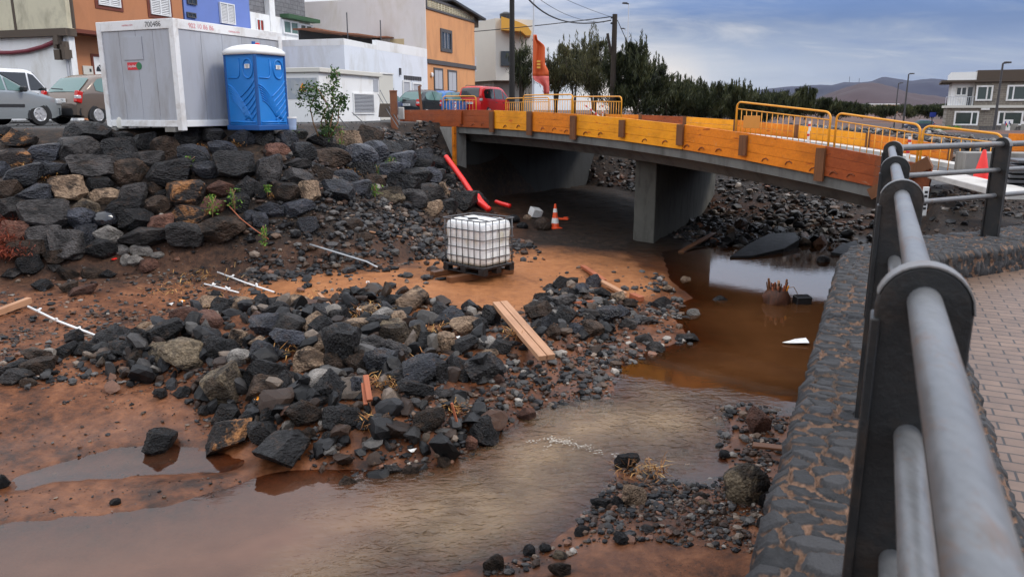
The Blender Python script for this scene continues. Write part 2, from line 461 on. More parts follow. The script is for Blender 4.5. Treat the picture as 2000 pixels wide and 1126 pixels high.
def water_mat():
    m, t, b, out = newmat('muddy_water')
    t.nodes.remove(b)
    fl = N(t, 'ShaderNodeAttribute', attribute_name='flow')      # 1 on the running shallows
    dp = N(t, 'ShaderNodeAttribute', attribute_name='depth')
    v = coords(t, (1, 1, 1), rnd=False)
    vs = coords(t, (1.0, 1.7, 1.0), rnd=False, rot=(0, 0, R(-14)))
    r1 = noise(t, vs, 3.4, 3, 0.5, 0.5); r2 = noise(t, vs, 8.5, 3, 0.5, 0.7); r3 = noise(t, v, 1.1, 3, 0.5)
    calm = noise(t, v, 3.0, 2, 0.5); r4 = noise(t, vs, 16.0, 5, 0.65, 2.0)
    flow = fl.outputs['Fac']
    h = mth(t, 'ADD', mth(t, 'MULTIPLY', r1, 0.6), mth(t, 'MULTIPLY', r2, 0.4))
    bp = N(t, 'ShaderNodeBump', i_Distance=0.11); L(t, h, bp.inputs['Height'])
    L(t, mth(t, 'ADD', 0.012, mth(t, 'MULTIPLY', flow, 0.9)), bp.inputs['Strength'])
    deep = mixc(t, calm, (0.060, 0.023, 0.008), (0.105, 0.043, 0.016))
    run = mixc(t, ramp(t, mth(t, 'ADD', mth(t, 'MULTIPLY', r3, 0.95), mth(t, 'MULTIPLY', r1, 0.05)), [(0.34, 0.0), (0.66, 1.0)]).outputs[0], (0.14, 0.088, 0.048), (0.37, 0.25, 0.14))
    sx = N(t, 'ShaderNodeSeparateXYZ'); L(t, v, sx.inputs[0])
    # fine red silt hangs in the slack water downstream of the rapid
    silt = mth(t, 'MULTIPLY', mth(t, 'SUBTRACT', sx.outputs[1], 8.3), 0.6, clamp=True)
    deep = mixc(t, silt, mixc(t, calm, (0.095, 0.040, 0.022), (0.165, 0.078, 0.046)), deep)
    col = mixc(t, flow, deep, run)
    dif = N(t, 'ShaderNodeBsdfDiffuse'); L(t, col, dif.inputs[0])
    tr = N(t, 'ShaderNodeBsdfTransparent'); tr.inputs[0].default_value = (0.80, 0.58, 0.40, 1)
    op = ramp(t, dp.outputs['Fac'], [(0.0, 0.03), (0.4, 0.42), (1.0, 0.92)])
    ms = N(t, 'ShaderNodeMixShader'); L(t, op.outputs[0], ms.inputs[0]); L(t, tr.outputs[0], ms.inputs[1]); L(t, dif.outputs[0], ms.inputs[2])
    gl = N(t, 'ShaderNodeBsdfGlossy', i_Roughness=0.03); L(t, bp.outputs[0], gl.inputs['Normal'])
    fr = N(t, 'ShaderNodeFresnel', i_IOR=1.46); L(t, bp.outputs[0], fr.inputs['Normal'])
    mg = N(t, 'ShaderNodeMixShader'); L(t, fr.outputs[0], mg.inputs[0]); L(t, ms.outputs[0], mg.inputs[1]); L(t, gl.outputs[0], mg.inputs[2])
    L(t, mg.outputs[0], out.inputs[0])
    return m
MWATER = water_mat()

def stonewall_mat():
    m, t, b, o = newmat('lava_stone_masonry')
    ed = N(t, 'ShaderNodeAttribute', attribute_name='edge'); ce = N(t, 'ShaderNodeAttribute', attribute_name='cell')
    v = coords(t, rnd=False)
    n = noise(t, v, 9, 8, 0.7); nf = noise(t, v, 45, 5, 0.7); nl = noise(t, v, 2.2, 5, 0.6)
    st = mixc(t, ce.outputs['Fac'], (0.008, 0.0085, 0.0095), (0.052, 0.051, 0.053))
    st = mixc(t, ramp(t, n, [(0.42, 0.0), (0.7, 0.8)]).outputs[0], st, (0.055, 0.055, 0.058))
    # mortar runs brown, washed pale in places
    mo = mixc(t, ramp(t, nf, [(0.35, 0.0), (0.7, 1.0)]).outputs[0], (0.10, 0.055, 0.034), (0.29, 0.17, 0.11))
    mo = mixc(t, ramp(t, nl, [(0.36, 0.0), (0.52, 1.0)]).outputs[0], (0.09, 0.062, 0.046), mo)
    f = ramp(t, mth(t, 'ADD', ed.outputs['Fac'], mth(t, 'MULTIPLY', mth(t, 'SUBTRACT', n, 0.5), 0.30)), [(0.11, 1.0), (0.17, 0.0)])
    col = mixc(t, f.outputs[0], st, mo)
    L(t, col, b.inputs['Base Color'])
    L(t, ramp(t, n, [(0.3, 0.5), (0.7, 0.85)]).outputs[0], b.inputs['Roughness']); b.inputs['Specular IOR Level'].default_value = 0.3
    bump(t, b, mth(t, 'ADD', mth(t, 'MULTIPLY', n, 0.6), mth(t, 'MULTIPLY', nf, 0.4)), 0.9, 0.035)
    return m
MSTONEWALL = stonewall_mat()

def brick_mat(name, c1, c2, mortar, w, h, msize=0.006, rough=0.7, off=0.5, axes=None, scale=1.0, bumpd=0.01, dirt=None):
    m, t, b, o = newmat(name)
    tc = N(t, 'ShaderNodeTexCoord'); vec = tc.outputs['Object']
    if axes:
        s = N(t, 'ShaderNodeSeparateXYZ'); L(t, vec, s.inputs[0]); c = N(t, 'ShaderNodeCombineXYZ')
        for i, a in enumerate(axes): L(t, s.outputs[a], c.inputs[i])
        vec = c.outputs[0]
    br = N(t, 'ShaderNodeTexBrick', offset=off)
    br.inputs['Scale'].default_value = scale; br.inputs['Mortar Size'].default_value = msize; br.inputs['Brick Width'].default_value = w; br.inputs['Row Height'].default_value = h
    br.inputs['Mortar Smooth'].default_value = 0.15; br.inputs['Bias'].default_value = 0.0
    br.inputs['Color1'].default_value = (*c1, 1); br.inputs['Color2'].default_value = (*c2, 1); br.inputs['Mortar'].default_value = (*mortar, 1)
    L(t, vec, br.inputs[0])
    n = noise(t, tc.outputs['Object'], 6, 7, 0.7)
    col = mixc(t, 1.0, br.outputs[0], ramp(t, n, [(0.25, 0.7), (0.75, 1.25)]).outputs[0], 'MULTIPLY')
    if dirt:
        col = mixc(t, ramp(t, noise(t, tc.outputs['Object'], 0.8, 6, 0.7), [(0.5, 0.0), (0.75, 0.5)]).outputs[0], col, dirt)
    L(t, col, b.inputs['Base Color']); b.inputs['Roughness'].default_value = rough
    hh = mth(t, 'ADD', mth(t, 'MULTIPLY', br.outputs['Fac'], -1.0), mth(t, 'MULTIPLY', n, 0.25))
    bump(t, b, hh, 0.7, bumpd)
    return m

def leaf_mat(name, c1, c2, c3):
    m, t, b, o = newmat(name)
    at = N(t, 'ShaderNodeAttribute', attribute_name='leaf')
    r_ = ramp(t, at.outputs['Fac'], [(0.0, c1), (0.55, c2), (1.0, c3)])
    L(t, r_.outputs[0], b.inputs['Base Color']); b.inputs['Roughness'].default_value = 0.55
    b.inputs['Specular IOR Level'].default_value = 0.3
    tl = N(t, 'ShaderNodeBsdfTranslucent'); L(t, r_.outputs[0], tl.inputs[0])
    ms = N(t, 'ShaderNodeMixShader'); ms.inputs[0].default_value = 0.25
    L(t, b.outputs[0], ms.inputs[1]); L(t, tl.outputs[0], ms.inputs[2]); L(t, ms.outputs[0], o.inputs[0])
    return m

def rail_mat():
    m, t, b, o = newmat('worn_rail_paint')
    v = coords(t, rnd=False)
    n = noise(t, v, 3.2, 6, 0.65); n2 = noise(t, coords(t, (1, 0.45, 1), rnd=False), 9.5, 8, 0.78, 0.6)
    col = mixc(t, ramp(t, n, [(0.22, 0.0), (0.78, 1.0)]).outputs[0], (0.100, 0.102, 0.105), (0.185, 0.190, 0.198))
    rust = ramp(t, n2, [(0.55, 0.0), (0.66, 0.6)])
    col = mixc(t, rust.outputs[0], col, (0.15, 0.075, 0.036))
    fine = noise(t, coords(t, (1, 0.2, 1), rnd=False), 70, 6, 0.75)
    col = mixc(t, 1.0, col, ramp(t, fine, [(0.30, 0.75), (0.5, 1.0), (0.7, 1.1)]).outputs[0], 'MULTIPLY')
    spot = ramp(t, noise(t, v, 5.0, 5, 0.7), [(0.55, 0.0), (0.7, 0.5)])
    col = mixc(t, spot.outputs[0], col, (0.10, 0.097, 0.088))
    L(t, col, b.inputs['Base Color'])
    L(t, ramp(t, n, [(0.3, 0.32), (0.7, 0.48)]).outputs[0], b.inputs['Roughness'])
    b.inputs['Metallic'].default_value = 0.25
    bump(t, b, n2, 0.12, 0.01)
    return m
M = {}
M['rail'] = rail_mat()
M['post'] = paint('dark_post_paint', (0.013, 0.014, 0.015), 0.45, 0.3, 5, 0.3, dirt=(0.075, 0.05, 0.034), dirt_amt=0.5, dscale=7, spec=0.4)
M['concrete'] = paint('concrete', (0.25, 0.24, 0.22), 0.85, 0.25, 1.6, 0.4, dirt=(0.10, 0.085, 0.065), dirt_amt=0.8, stretch=(2.2, 2.2, 0.5), dscale=1.1)
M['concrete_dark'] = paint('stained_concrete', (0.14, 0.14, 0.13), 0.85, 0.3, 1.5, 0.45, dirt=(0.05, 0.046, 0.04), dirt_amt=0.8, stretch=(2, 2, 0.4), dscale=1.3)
M['abutment'] = paint('shade_painted_concrete', (0.036, 0.037, 0.037), 0.85, 0.3, 1.5, 0.45, dirt=(0.02, 0.019, 0.018), dirt_amt=0.85, stretch=(2, 2, 0.4), dscale=1.3)  # shade under the left span is put into this concrete's colour
M['pier'] = paint('rough_pier_concrete', (0.10, 0.098, 0.086), 0.9, 0.4, 2.5, 0.7, dirt=(0.045, 0.04, 0.034), dirt_amt=0.85, stretch=(2.2, 2.2, 0.5), dscale=2.2)
M['kerb'] = paint('pale_concrete', (0.52, 0.50, 0.47), 0.85, 0.12, 2, 0.3, dirt=(0.22, 0.19, 0.15), dirt_amt=0.6)
M['asphalt'] = paint('asphalt', (0.06, 0.06, 0.062), 0.85, 0.25, 4, 0.4, bscale=120)
M['ply_yellow'] = wood('formwork_yellow', (0.95, 0.40, 0.016), (0.84, 0.29, 0.012), 0.45, 0, 1.0, marks=(0.62, 0.10, 0.012))
M['ply_orange'] = wood('formwork_orange', (0.86, 0.265, 0.014), (0.66, 0.175, 0.012), 0.5, 0, 1.0, marks=(0.30, 0.055, 0.012))
M['ply_red'] = wood('formwork_red', (0.40, 0.088, 0.018), (0.27, 0.055, 0.014), 0.5, 0, 1.0, marks=(0.13, 0.03, 0.012))
M['ply_brown'] = wood('formwork_brown', (0.27, 0.072, 0.022), (0.17, 0.045, 0.016), 0.55, 0, 1.0)
M['brace'] = wood('brace_timber', (0.21, 0.085, 0.035), (0.12, 0.05, 0.022), 0.6, 2)
M['timber'] = wood('sawn_timber', (0.52, 0.29, 0.17), (0.36, 0.185, 0.10), 0.6, 0)
M['timber_dark'] = wood('wet_timber', (0.20, 0.085, 0.036), (0.10, 0.042, 0.02), 0.5, 0)
M['timber_red'] = wood('red_timber', (0.46, 0.15, 0.07), (0.30, 0.09, 0.045), 0.55, 0)
M['barrier'] = paint('barrier_paint', (0.80, 0.34, 0.022), 0.4, 0.15, 8, 0.1, dirt=(0.45, 0.17, 0.03), dirt_amt=0.5, dscale=6)
M['barrier_plate'] = paint('barrier_plate', (0.60, 0.25, 0.04), 0.5, 0.1, 8)
M['white'] = paint('white_render', (0.80, 0.80, 0.79), 0.85, 0.06, 1.2, 0.25, dirt=(0.50, 0.46, 0.39), dirt_amt=0.8, stretch=(1, 1, 0.4), dscale=0.9)
M['white_blue'] = paint('bluish_white_render', (0.72, 0.75, 0.80), 0.85, 0.06, 1.2, 0.25, dirt=(0.50, 0.49, 0.46), dirt_amt=0.75, stretch=(1, 1, 0.4), dscale=0.8)
M['cream'] = paint('weathered_cream_render', (0.60, 0.55, 0.40), 0.85, 0.12, 1.0, 0.3, dirt=(0.14, 0.12, 0.085), dirt_amt=0.65, stretch=(1, 1, 0.45), dscale=1.0)
M['terracotta'] = paint('terracotta_render', (0.46, 0.19, 0.085), 0.8, 0.12, 1.2, 0.25, dirt=(0.33, 0.135, 0.06), dirt_amt=0.6, stretch=(1, 1, 0.4), dscale=0.9)
M['terra_trim'] = flat('terracotta_trim', (0.15, 0.034, 0.017), 0.7)
M['blue_wall'] = paint('blue_render', (0.145, 0.215, 0.52), 0.8, 0.1, 1.3, 0.2)
M['pinkwhite'] = paint('pinkish_white_render', (0.66, 0.60, 0.565), 0.85, 0.1, 0.7, 0.25, dirt=(0.50, 0.42, 0.31), dirt_amt=0.75, stretch=(1, 1, 0.35), dscale=0.55)
M['peach'] = paint('peach_render', (0.66, 0.315, 0.135), 0.8, 0.07, 1.0, 0.2, dirt=(0.44, 0.20, 0.09), dirt_amt=0.75, stretch=(1, 1, 0.4), dscale=0.8)
M['grey_trim'] = paint('grey_trim', (0.075, 0.072, 0.075), 0.7, 0.15, 3)
M['beige'] = paint('beige_render', (0.60, 0.58, 0.52), 0.85, 0.06, 0.8)
M['yellow'] = paint('yellow_paint', (0.72, 0.37, 0.05), 0.6, 0.08, 1.5)
M['block'] = brick_mat('grey_blockwork', (0.165, 0.165, 0.175), (0.20, 0.20, 0.21), (0.105, 0.105, 0.11), 0.5, 0.25, 0.015, 0.9, axes=(0, 2, 1))
M['stone_clad'] = brick_mat('grey_stone_cladding', (0.235, 0.205, 0.165), (0.165, 0.145, 0.12), (0.30, 0.27, 0.23), 0.5, 0.22, 0.02, 0.9, axes=(0, 2, 1))
M['paver'] = brick_mat('promenade_pavers', (0.20, 0.127, 0.086), (0.155, 0.097, 0.066), (0.03, 0.024, 0.02), 0.20, 0.105, 0.006, 0.5, off=0.5, bumpd=0.006, dirt=(0.17, 0.12, 0.095))
M['glass'] = flat('window_glass', (0.03, 0.036, 0.042), 0.06, 0.0, 0.8)
M['glass_green'] = flat('green_window_glass', (0.035, 0.055, 0.05), 0.06, 0.0, 0.8)
M['carglass'] = flat('car_glass', (0.11, 0.19, 0.18), 0.05, 0.0, 0.4)
M['carglass_dark'] = flat('dark_car_glass', (0.012, 0.014, 0.016), 0.05, 0.0, 0.8)
M['dark'] = flat('dark_opening', (0.012, 0.012, 0.013), 0.8)
M['brown_roof'] = paint('brown_roof', (0.085, 0.062, 0.045), 0.8, 0.2, 2)
M['shutter'] = paint('white_shutter', (0.74, 0.74, 0.74), 0.6, 0.05, 3)
M['shutter_grey'] = paint('grey_shutter', (0.44, 0.45, 0.48), 0.6, 0.05, 3)
M['post_rim'] = paint('skylit_worn_post_edge', (0.16, 0.16, 0.16), 0.45, 0.3, 8, 0.1, dirt=(0.12, 0.07, 0.04), dirt_amt=0.6, dscale=12)  # worn edge, paled to carry sky light on the post tops
M['stump'] = wood('wet_palm_wood', (0.12, 0.042, 0.02), (0.025, 0.012, 0.008), 0.6, 2, 1.0)
M['rubber'] = flat('rubber', (0.014, 0.014, 0.015), 0.75)
M['black'] = paint('black_plastic', (0.012, 0.012, 0.013), 0.4, 0.2, 6)
M['metal'] = paint('galvanised', (0.36, 0.37, 0.38), 0.42, 0.15, 9, 0.1, metal=0.7)
M['steel_dark'] = paint('dark_steel', (0.10, 0.10, 0.105), 0.5, 0.2, 9, 0.1, metal=0.6)
M['rust'] = paint('rusted_steel', (0.21, 0.078, 0.035), 0.85, 0.4, 4, 0.5, dirt=(0.08, 0.034, 0.02), dirt_amt=0.8)
M['panel_grey'] = paint('container_panel', (0.40, 0.415, 0.45), 0.5, 0.06, 1.2, 0.05, dirt=(0.22, 0.195, 0.165), dirt_amt=0.55, stretch=(2, 2, 0.5), dscale=1.0)
M['panel_white'] = paint('container_frame_white', (0.78, 0.78, 0.77), 0.5, 0.05, 2, 0.05, dirt=(0.34, 0.27, 0.20), dirt_amt=0.55, dscale=2.6)
M['toilet_blue'] = paint('toilet_blue_plastic', (0.010, 0.19, 0.58), 0.4, 0.22, 1.6, 0.06, dirt=(0.03, 0.22, 0.55), dirt_amt=0.5, dscale=1.6)
M['toilet_dark'] = flat('toilet_dark_blue', (0.008, 0.08, 0.28), 0.5)
M['plastic_white'] = paint('white_plastic', (0.82, 0.82, 0.80), 0.45, 0.05, 4)
def tank_mat():
    m, t, b, o = newmat('tank_polyethylene')
    v = coords(t, rnd=False)
    sx = N(t, 'ShaderNodeSeparateXYZ'); L(t, v, sx.inputs[0])
    zr = ramp(t, sx.outputs[2], [(0.14, 1.0), (0.26, 0.25), (0.5, 0.0)])
    n = noise(t, coords(t, (3, 3, 0.8), rnd=False), 2.0, 6, 0.7)
    band = mth(t, 'MULTIPLY', ramp(t, sx.outputs[2], [(0.55, 0.0), (0.68, 1.0), (0.86, 1.0), (0.93, 0.0)]).outputs[0], ramp(t, n, [(0.46, 0.0), (0.66, 0.6)]).outputs[0])
    col = mixc(t, mth(t, 'MAXIMUM', mth(t, 'MULTIPLY', zr.outputs[0], ramp(t, n, [(0.3, 0.35), (0.6, 1.0)]).outputs[0]), band), (0.86, 0.86, 0.845), (0.56, 0.49, 0.27))
    L(t, col, b.inputs['Base Color']); b.inputs['Roughness'].default_value = 0.4
    b.inputs['Subsurface Weight'].default_value = 0.0
    return m
M['tank'] = tank_mat()
M['red_plastic'] = paint('red_plastic', (0.80, 0.022, 0.015), 0.4, 0.1, 6)
M['cone_orange'] = paint('cone_orange', (0.85, 0.095, 0.022), 0.45, 0.1, 6)
M['reflect_white'] = flat('cone_white', (0.80, 0.78, 0.74), 0.4)
M['red'] = flat('red_print', (0.60, 0.02, 0.03), 0.5)
M['green'] = flat('green_print', (0.02, 0.16, 0.06), 0.5)
M['pink'] = flat('faded_red_print', (0.66, 0.22, 0.24), 0.5)
M['ink'] = flat('black_print', (0.02, 0.02, 0.022), 0.5)
M['sign_white'] = flat('white_sign', (0.78, 0.78, 0.77), 0.5)
M['sign_orange'] = flat('orange_sign', (0.85, 0.30, 0.02), 0.5)
M['sign_blue'] = flat('blue_sign', (0.02, 0.045, 0.30), 0.5)
M['hose'] = paint('maroon_hose', (0.17, 0.022, 0.035), 0.6, 0.2, 5)
M['cable'] = flat('cable_black', (0.02, 0.02, 0.022), 0.7)
M['pole_wood'] = wood('pole_timber', (0.050, 0.038, 0.028), (0.028, 0.021, 0.016), 0.8, 2)
M['pole_black'] = flat('tarred_pole', (0.012, 0.0095, 0.0085), 0.75)
M['lamp_grey'] = flat('lamp_pole_grey', (0.055, 0.052, 0.055), 0.6)
M['lamp_pale'] = flat('pale_pole', (0.55, 0.57, 0.60), 0.5)
M['car_silver'] = flat('car_silver', (0.34, 0.37, 0.385), 0.22, 0.35, 0.6)
M['car_bronze'] = flat('car_bronze', (0.185, 0.145, 0.12), 0.24, 0.35, 0.6)
M['car_white'] = flat('car_white', (0.72, 0.73, 0.75), 0.25)
M['car_navy'] = flat('car_navy', (0.012, 0.024, 0.10), 0.25)
M['car_red'] = flat('car_red', (0.62, 0.012, 0.014), 0.22, 0.0, 0.6)
M['car_black'] = flat('car_black', (0.022, 0.026, 0.030), 0.22, 0.0, 0.6)
M['car_blue'] = flat('car_blue', (0.03, 0.14, 0.38), 0.24)
M['car_slate'] = flat('car_slate', (0.12, 0.15, 0.22), 0.24, 0.3)
M['trim_black'] = flat('car_trim', (0.02, 0.02, 0.022), 0.5)
M['alloy'] = flat('alloy', (0.62, 0.62, 0.62), 0.3, 0.6)
M['lamp_red'] = flat('tail_lamp', (0.50, 0.012, 0.010), 0.15)
M['lamp_clear'] = flat('headlamp', (0.55, 0.57, 0.58), 0.1, 0.2)
M['bark'] = paint('bark', (0.055, 0.042, 0.032), 0.9, 0.4, 6, 0.6)
M['twig'] = flat('twig_brown', (0.30, 0.17, 0.085), 0.8)
M['leaf_dark'] = leaf_mat('leaf_casuarina', (0.010, 0.014, 0.006), (0.040, 0.050, 0.020), (0.11, 0.115, 0.048))
M['leaf_olive'] = leaf_mat('leaf_olive', (0.022, 0.025, 0.011), (0.080, 0.082, 0.036), (0.18, 0.165, 0.075))
M['leaf_green'] = leaf_mat('leaf_green', (0.018, 0.038, 0.010), (0.045, 0.10, 0.022), (0.11, 0.19, 0.04))
M['leaf_bright'] = leaf_mat('leaf_bright', (0.05, 0.12, 0.015), (0.12, 0.26, 0.03), (0.24, 0.36, 0.06))
M['red_brush'] = leaf_mat('dry_red_twigs', (0.10, 0.020, 0.012), (0.24, 0.045, 0.022), (0.36, 0.085, 0.035))
M['straw'] = leaf_mat('orange_straw', (0.12, 0.045, 0.015), (0.40, 0.17, 0.045), (0.72, 0.45, 0.16))
M['paper'] = paint('white_litter', (0.78, 0.78, 0.76), 0.7, 0.1, 9, 0.2, dirt=(0.45, 0.36, 0.27), dirt_amt=0.6, dscale=7)
M['foam'] = flat('foam', (0.46, 0.41, 0.34), 0.5)
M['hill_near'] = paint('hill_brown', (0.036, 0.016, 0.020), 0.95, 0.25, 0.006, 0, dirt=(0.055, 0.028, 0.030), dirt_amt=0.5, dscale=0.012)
M['hill_far'] = paint('hill_far', (0.010, 0.012, 0.036), 0.95, 0.2, 0.003)  # haze blue is mixed into the ridge's base colour
M['flag'] = paint('flag_orange', (0.62, 0.105, 0.022), 0.7, 0.15, 2)
M['flag_red'] = flat('flag_red', (0.62, 0.13, 0.11), 0.7)

# ------------------------------------------------------------------ the land: one sheet from the river bed to the horizon
WA = R(25.2)                                   # azimuth of the canal wall
wa = np.array((math.sin(WA), math.cos(WA))); wnr = np.array((math.cos(WA), -math.sin(WA)))
def wall_pt(s, q): return wa * s + wnr * q
WALL_OUT, WALL_IN, RAIL_Q = -0.22, 0.55, 0.105
Z_PROM, Z_WALL = 2.2, 2.45
B0 = np.array((7.4, 14.45)); BD = np.array((-0.560, 0.828)); BL = 20.6      # bridge edge nearest the camera
PAZ = R(29); pw = np.array((math.sin(PAZ), math.cos(PAZ)))                  # pier direction
AAZ = R(42); aw = np.array((math.sin(AAZ), math.cos(AAZ)))                  # abutment direction
Z_ST = 3.35
def zw_at(Y): return -0.16 + 0.16 * sstep(7.8, 9.9, Y)

def poly_sd(X, Y, poly, extra=None):
    """signed distance (inside < 0) and, with extra, the value interpolated along the nearest edge"""
    X = np.asarray(X, float); Y = np.asarray(Y, float)
    best = np.full(X.shape, 1e9); val = np.zeros(X.shape); ins = np.zeros(X.shape, bool)
    n = len(poly)
    for i in range(n):
        x0, y0 = poly[i]; x1, y1 = poly[(i + 1) % n]
        dx, dy = x1 - x0, y1 - y0
        t = np.clip(((X - x0) * dx + (Y - y0) * dy) / (dx * dx + dy * dy + 1e-12), 0, 1)
        d = np.hypot(X - x0 - t * dx, Y - y0 - t * dy)
        if extra is not None:
            val = np.where(d < best, extra[i] * (1 - t) + extra[(i + 1) % n] * t, val)
        best = np.minimum(best, d)
        c = ((y0 > Y) != (y1 > Y)) & (X < (x1 - x0) * (Y - y0) / ((y1 - y0) + 1e-12) + x0)
        ins ^= c
    return np.where(ins, -best, best), val
def gp(px, py, z=0.6): p = G(px, py, z); return (p[0], p[1])
CORN = wall_pt(8.45, WALL_OUT)
CH = [((-30, 8), 4), ((-16, 13.2), 4), (gp(0, 545), 4.0), (gp(250, 524), 3.9), (gp(500, 520), 4.1), (gp(740, 508), 5.4), (gp(880, 465), 6.2),
      (gp(1000, 425), 5.4), (gp(962, 408), 5.0), ((-0.95, 27.5), 3.9), ((-0.25, 30.0), 0.3), ((3.1, 34.3), 0.3), ((4.3, 33.2), 8), ((5.2, 28.6), 11), ((6.9, 25.8), 12), ((9.6, 23.4), 12),
      ((13.4, 21.3), 4), (tuple(B0 + BD * 0.2 + aw * 0.3), 0.5), ((5.3, 11.6), 1.3), (tuple(CORN), 0.6), (tuple(wall_pt(-9, WALL_OUT)), 0.06), ((-30, -9), 4)]
CHP = [c[0] for c in CH]; CHW = [c[1] for c in CH]
def wz(px, py):
    z = 0.0
    for _ in range(4):
        p = G(px, py, z); z = float(zw_at(p[1]))
    return (p[0], p[1])
WAT = [wz(*p) for p in ((1292, 492), (1362, 478), (1460, 474), (1560, 474), (1655, 470), (1760, 478), (1800, 560), (1760, 760), (1650, 815),
       (1520, 812), (1462, 792), (1415, 800), (1440, 845), (1412, 880), (1432, 915), (1400, 958), (1330, 950), (1290, 940), (1215, 905), (1190, 950), (1155, 1000), (1100, 1045), (1060, 1078),
       (960, 1098), (860, 1130), (600, 1260), (0, 1290), (-260, 1200), (-260, 1040), (0, 1022), (200, 1004), (330, 985), (470, 940), (560, 912), (640, 897),
       (760, 908), (850, 902), (890, 880), (930, 862), (985, 830), (975, 806), (1035, 772), (1110, 772), (1195, 766), (1192, 735), (1228, 700), (1345, 660), (1318, 622), (1305, 600), (1352, 582), (1310, 548))]
PUD = [wz(*p) for p in ((18, 932), (105, 905), (225, 872), (335, 866), (420, 882), (500, 868), (590, 868), (622, 886), (600, 912), (510, 906), (440, 925), (300, 926), (110, 942), (30, 962))]
PUD2 = [wz(*p) for p in ((1046, 752), (1072, 740), (1100, 742), (1112, 772), (1075, 778))]
SAND = [gp(*p, 0.5) for p in ((470, 545), (640, 528), (760, 512), (865, 488), (1000, 470), (1130, 452), (1235, 468), (1300, 520), (1200, 560), (1060, 560), (1010, 610), (900, 612), (780, 600), (650, 585), (540, 590), (470, 570))]
MOUND = [gp(*p, 0.2) for p in ((60, 730), (330, 640), (640, 600), (800, 590), (1010, 600), (1100, 560), (1240, 580), (1180, 660), (1120, 760), (960, 810), (880, 850), (640, 880), (420, 850), (440, 790), (300, 730))]

def land_z(X, Y):
    far_r = sstep(0.18, 0.42, X / np.maximum(Y, 1.0)) * sstep(24, 75, Y)
    z = Z_ST * (1 - far_r) + 0.5 * far_r
    # right of the canal: gravelly yard behind the promenade, rising to the road at the bridge end
    rq = X * wnr[0] + Y * wnr[1]
    nearr = sstep(-2.6, -1.2, rq) * (1 - sstep(26, 40, Y))
    zr = 2.02 + 0.62 * sstep(11.5, 16.0, Y - 0.3 * (X - 7))
    zr = np.where(Y < 8.6 + 0.55 * np.maximum(X - 3.4, -40), np.minimum(zr, 2.1), zr)
    z = z * (1 - nearr) + zr * nearr
    back = sstep(34, 46, Y) * (1 - far_r); z = z * (1 - back) + np.minimum(z, Z_ST) * back
    return z
def bed_z(X, Y, sw=None):
    zw = zw_at(Y)
    if sw is None:
        sw = np.minimum(np.minimum(poly_sd(X, Y, WAT)[0], poly_sd(X, Y, PUD)[0]), poly_sd(X, Y, PUD2)[0])
    wob = fnoise(X, Y, 0.9, 5, 5, 0.6) * 0.075 + fnoise(X * 0.35 + Y * 0.6, Y * 1.7 - X * 0.5, 0.28, 61, 3) * 0.028
    out = 0.012 + 0.085 * np.minimum(np.maximum(sw, 0), 9) ** 0.95 * 0.8
    inn = np.maximum(-0.42, 0.20 * sw)
    z = zw + np.where(sw > 0, out + wob * np.minimum(sw * 2.2, 1.0), inn + 0.25 * wob)
    sm, _ = poly_sd(X, Y, MOUND)
    z = z + 0.36 * sstep(0.1, -1.0, sm) * (0.75 + 0.6 * fnoise(X, Y, 1.3, 9, 3))
    return np.minimum(z, 1.2), sw
def H(X, Y, full=False):
    X = np.asarray(X, float); Y = np.asarray(Y, float)
    sd, w = poly_sd(X, Y, CHP, CHW)
    b, sw = bed_z(X, Y)
    ld = land_z(X, Y)
    t = np.clip(sd / np.maximum(w, 0.05), 0, 1)
    k = t + 0.10 * np.sin(t * math.pi)               # slightly bulging slope
    z = b + (ld - b) * np.clip(k, 0, 1)
    slope = (sd > 0) & (t < 1)
    z = z + np.where(slope, fnoise(X, Y, 1.1, 2, 4) * 0.13 * np.minimum(1, w / 2) * np.sin(np.clip(t, 0, 1) * math.pi), 0)
    z = z + np.where(sd >= w, fnoise(X, Y, 2.0, 7, 4) * 0.035 * sstep(0, 1.5, sd - w), 0)
    if full: return z, sd, w, t, sw
    return z
def Hz(x, y): return float(H(np.array([x]), np.array([y]))[0])

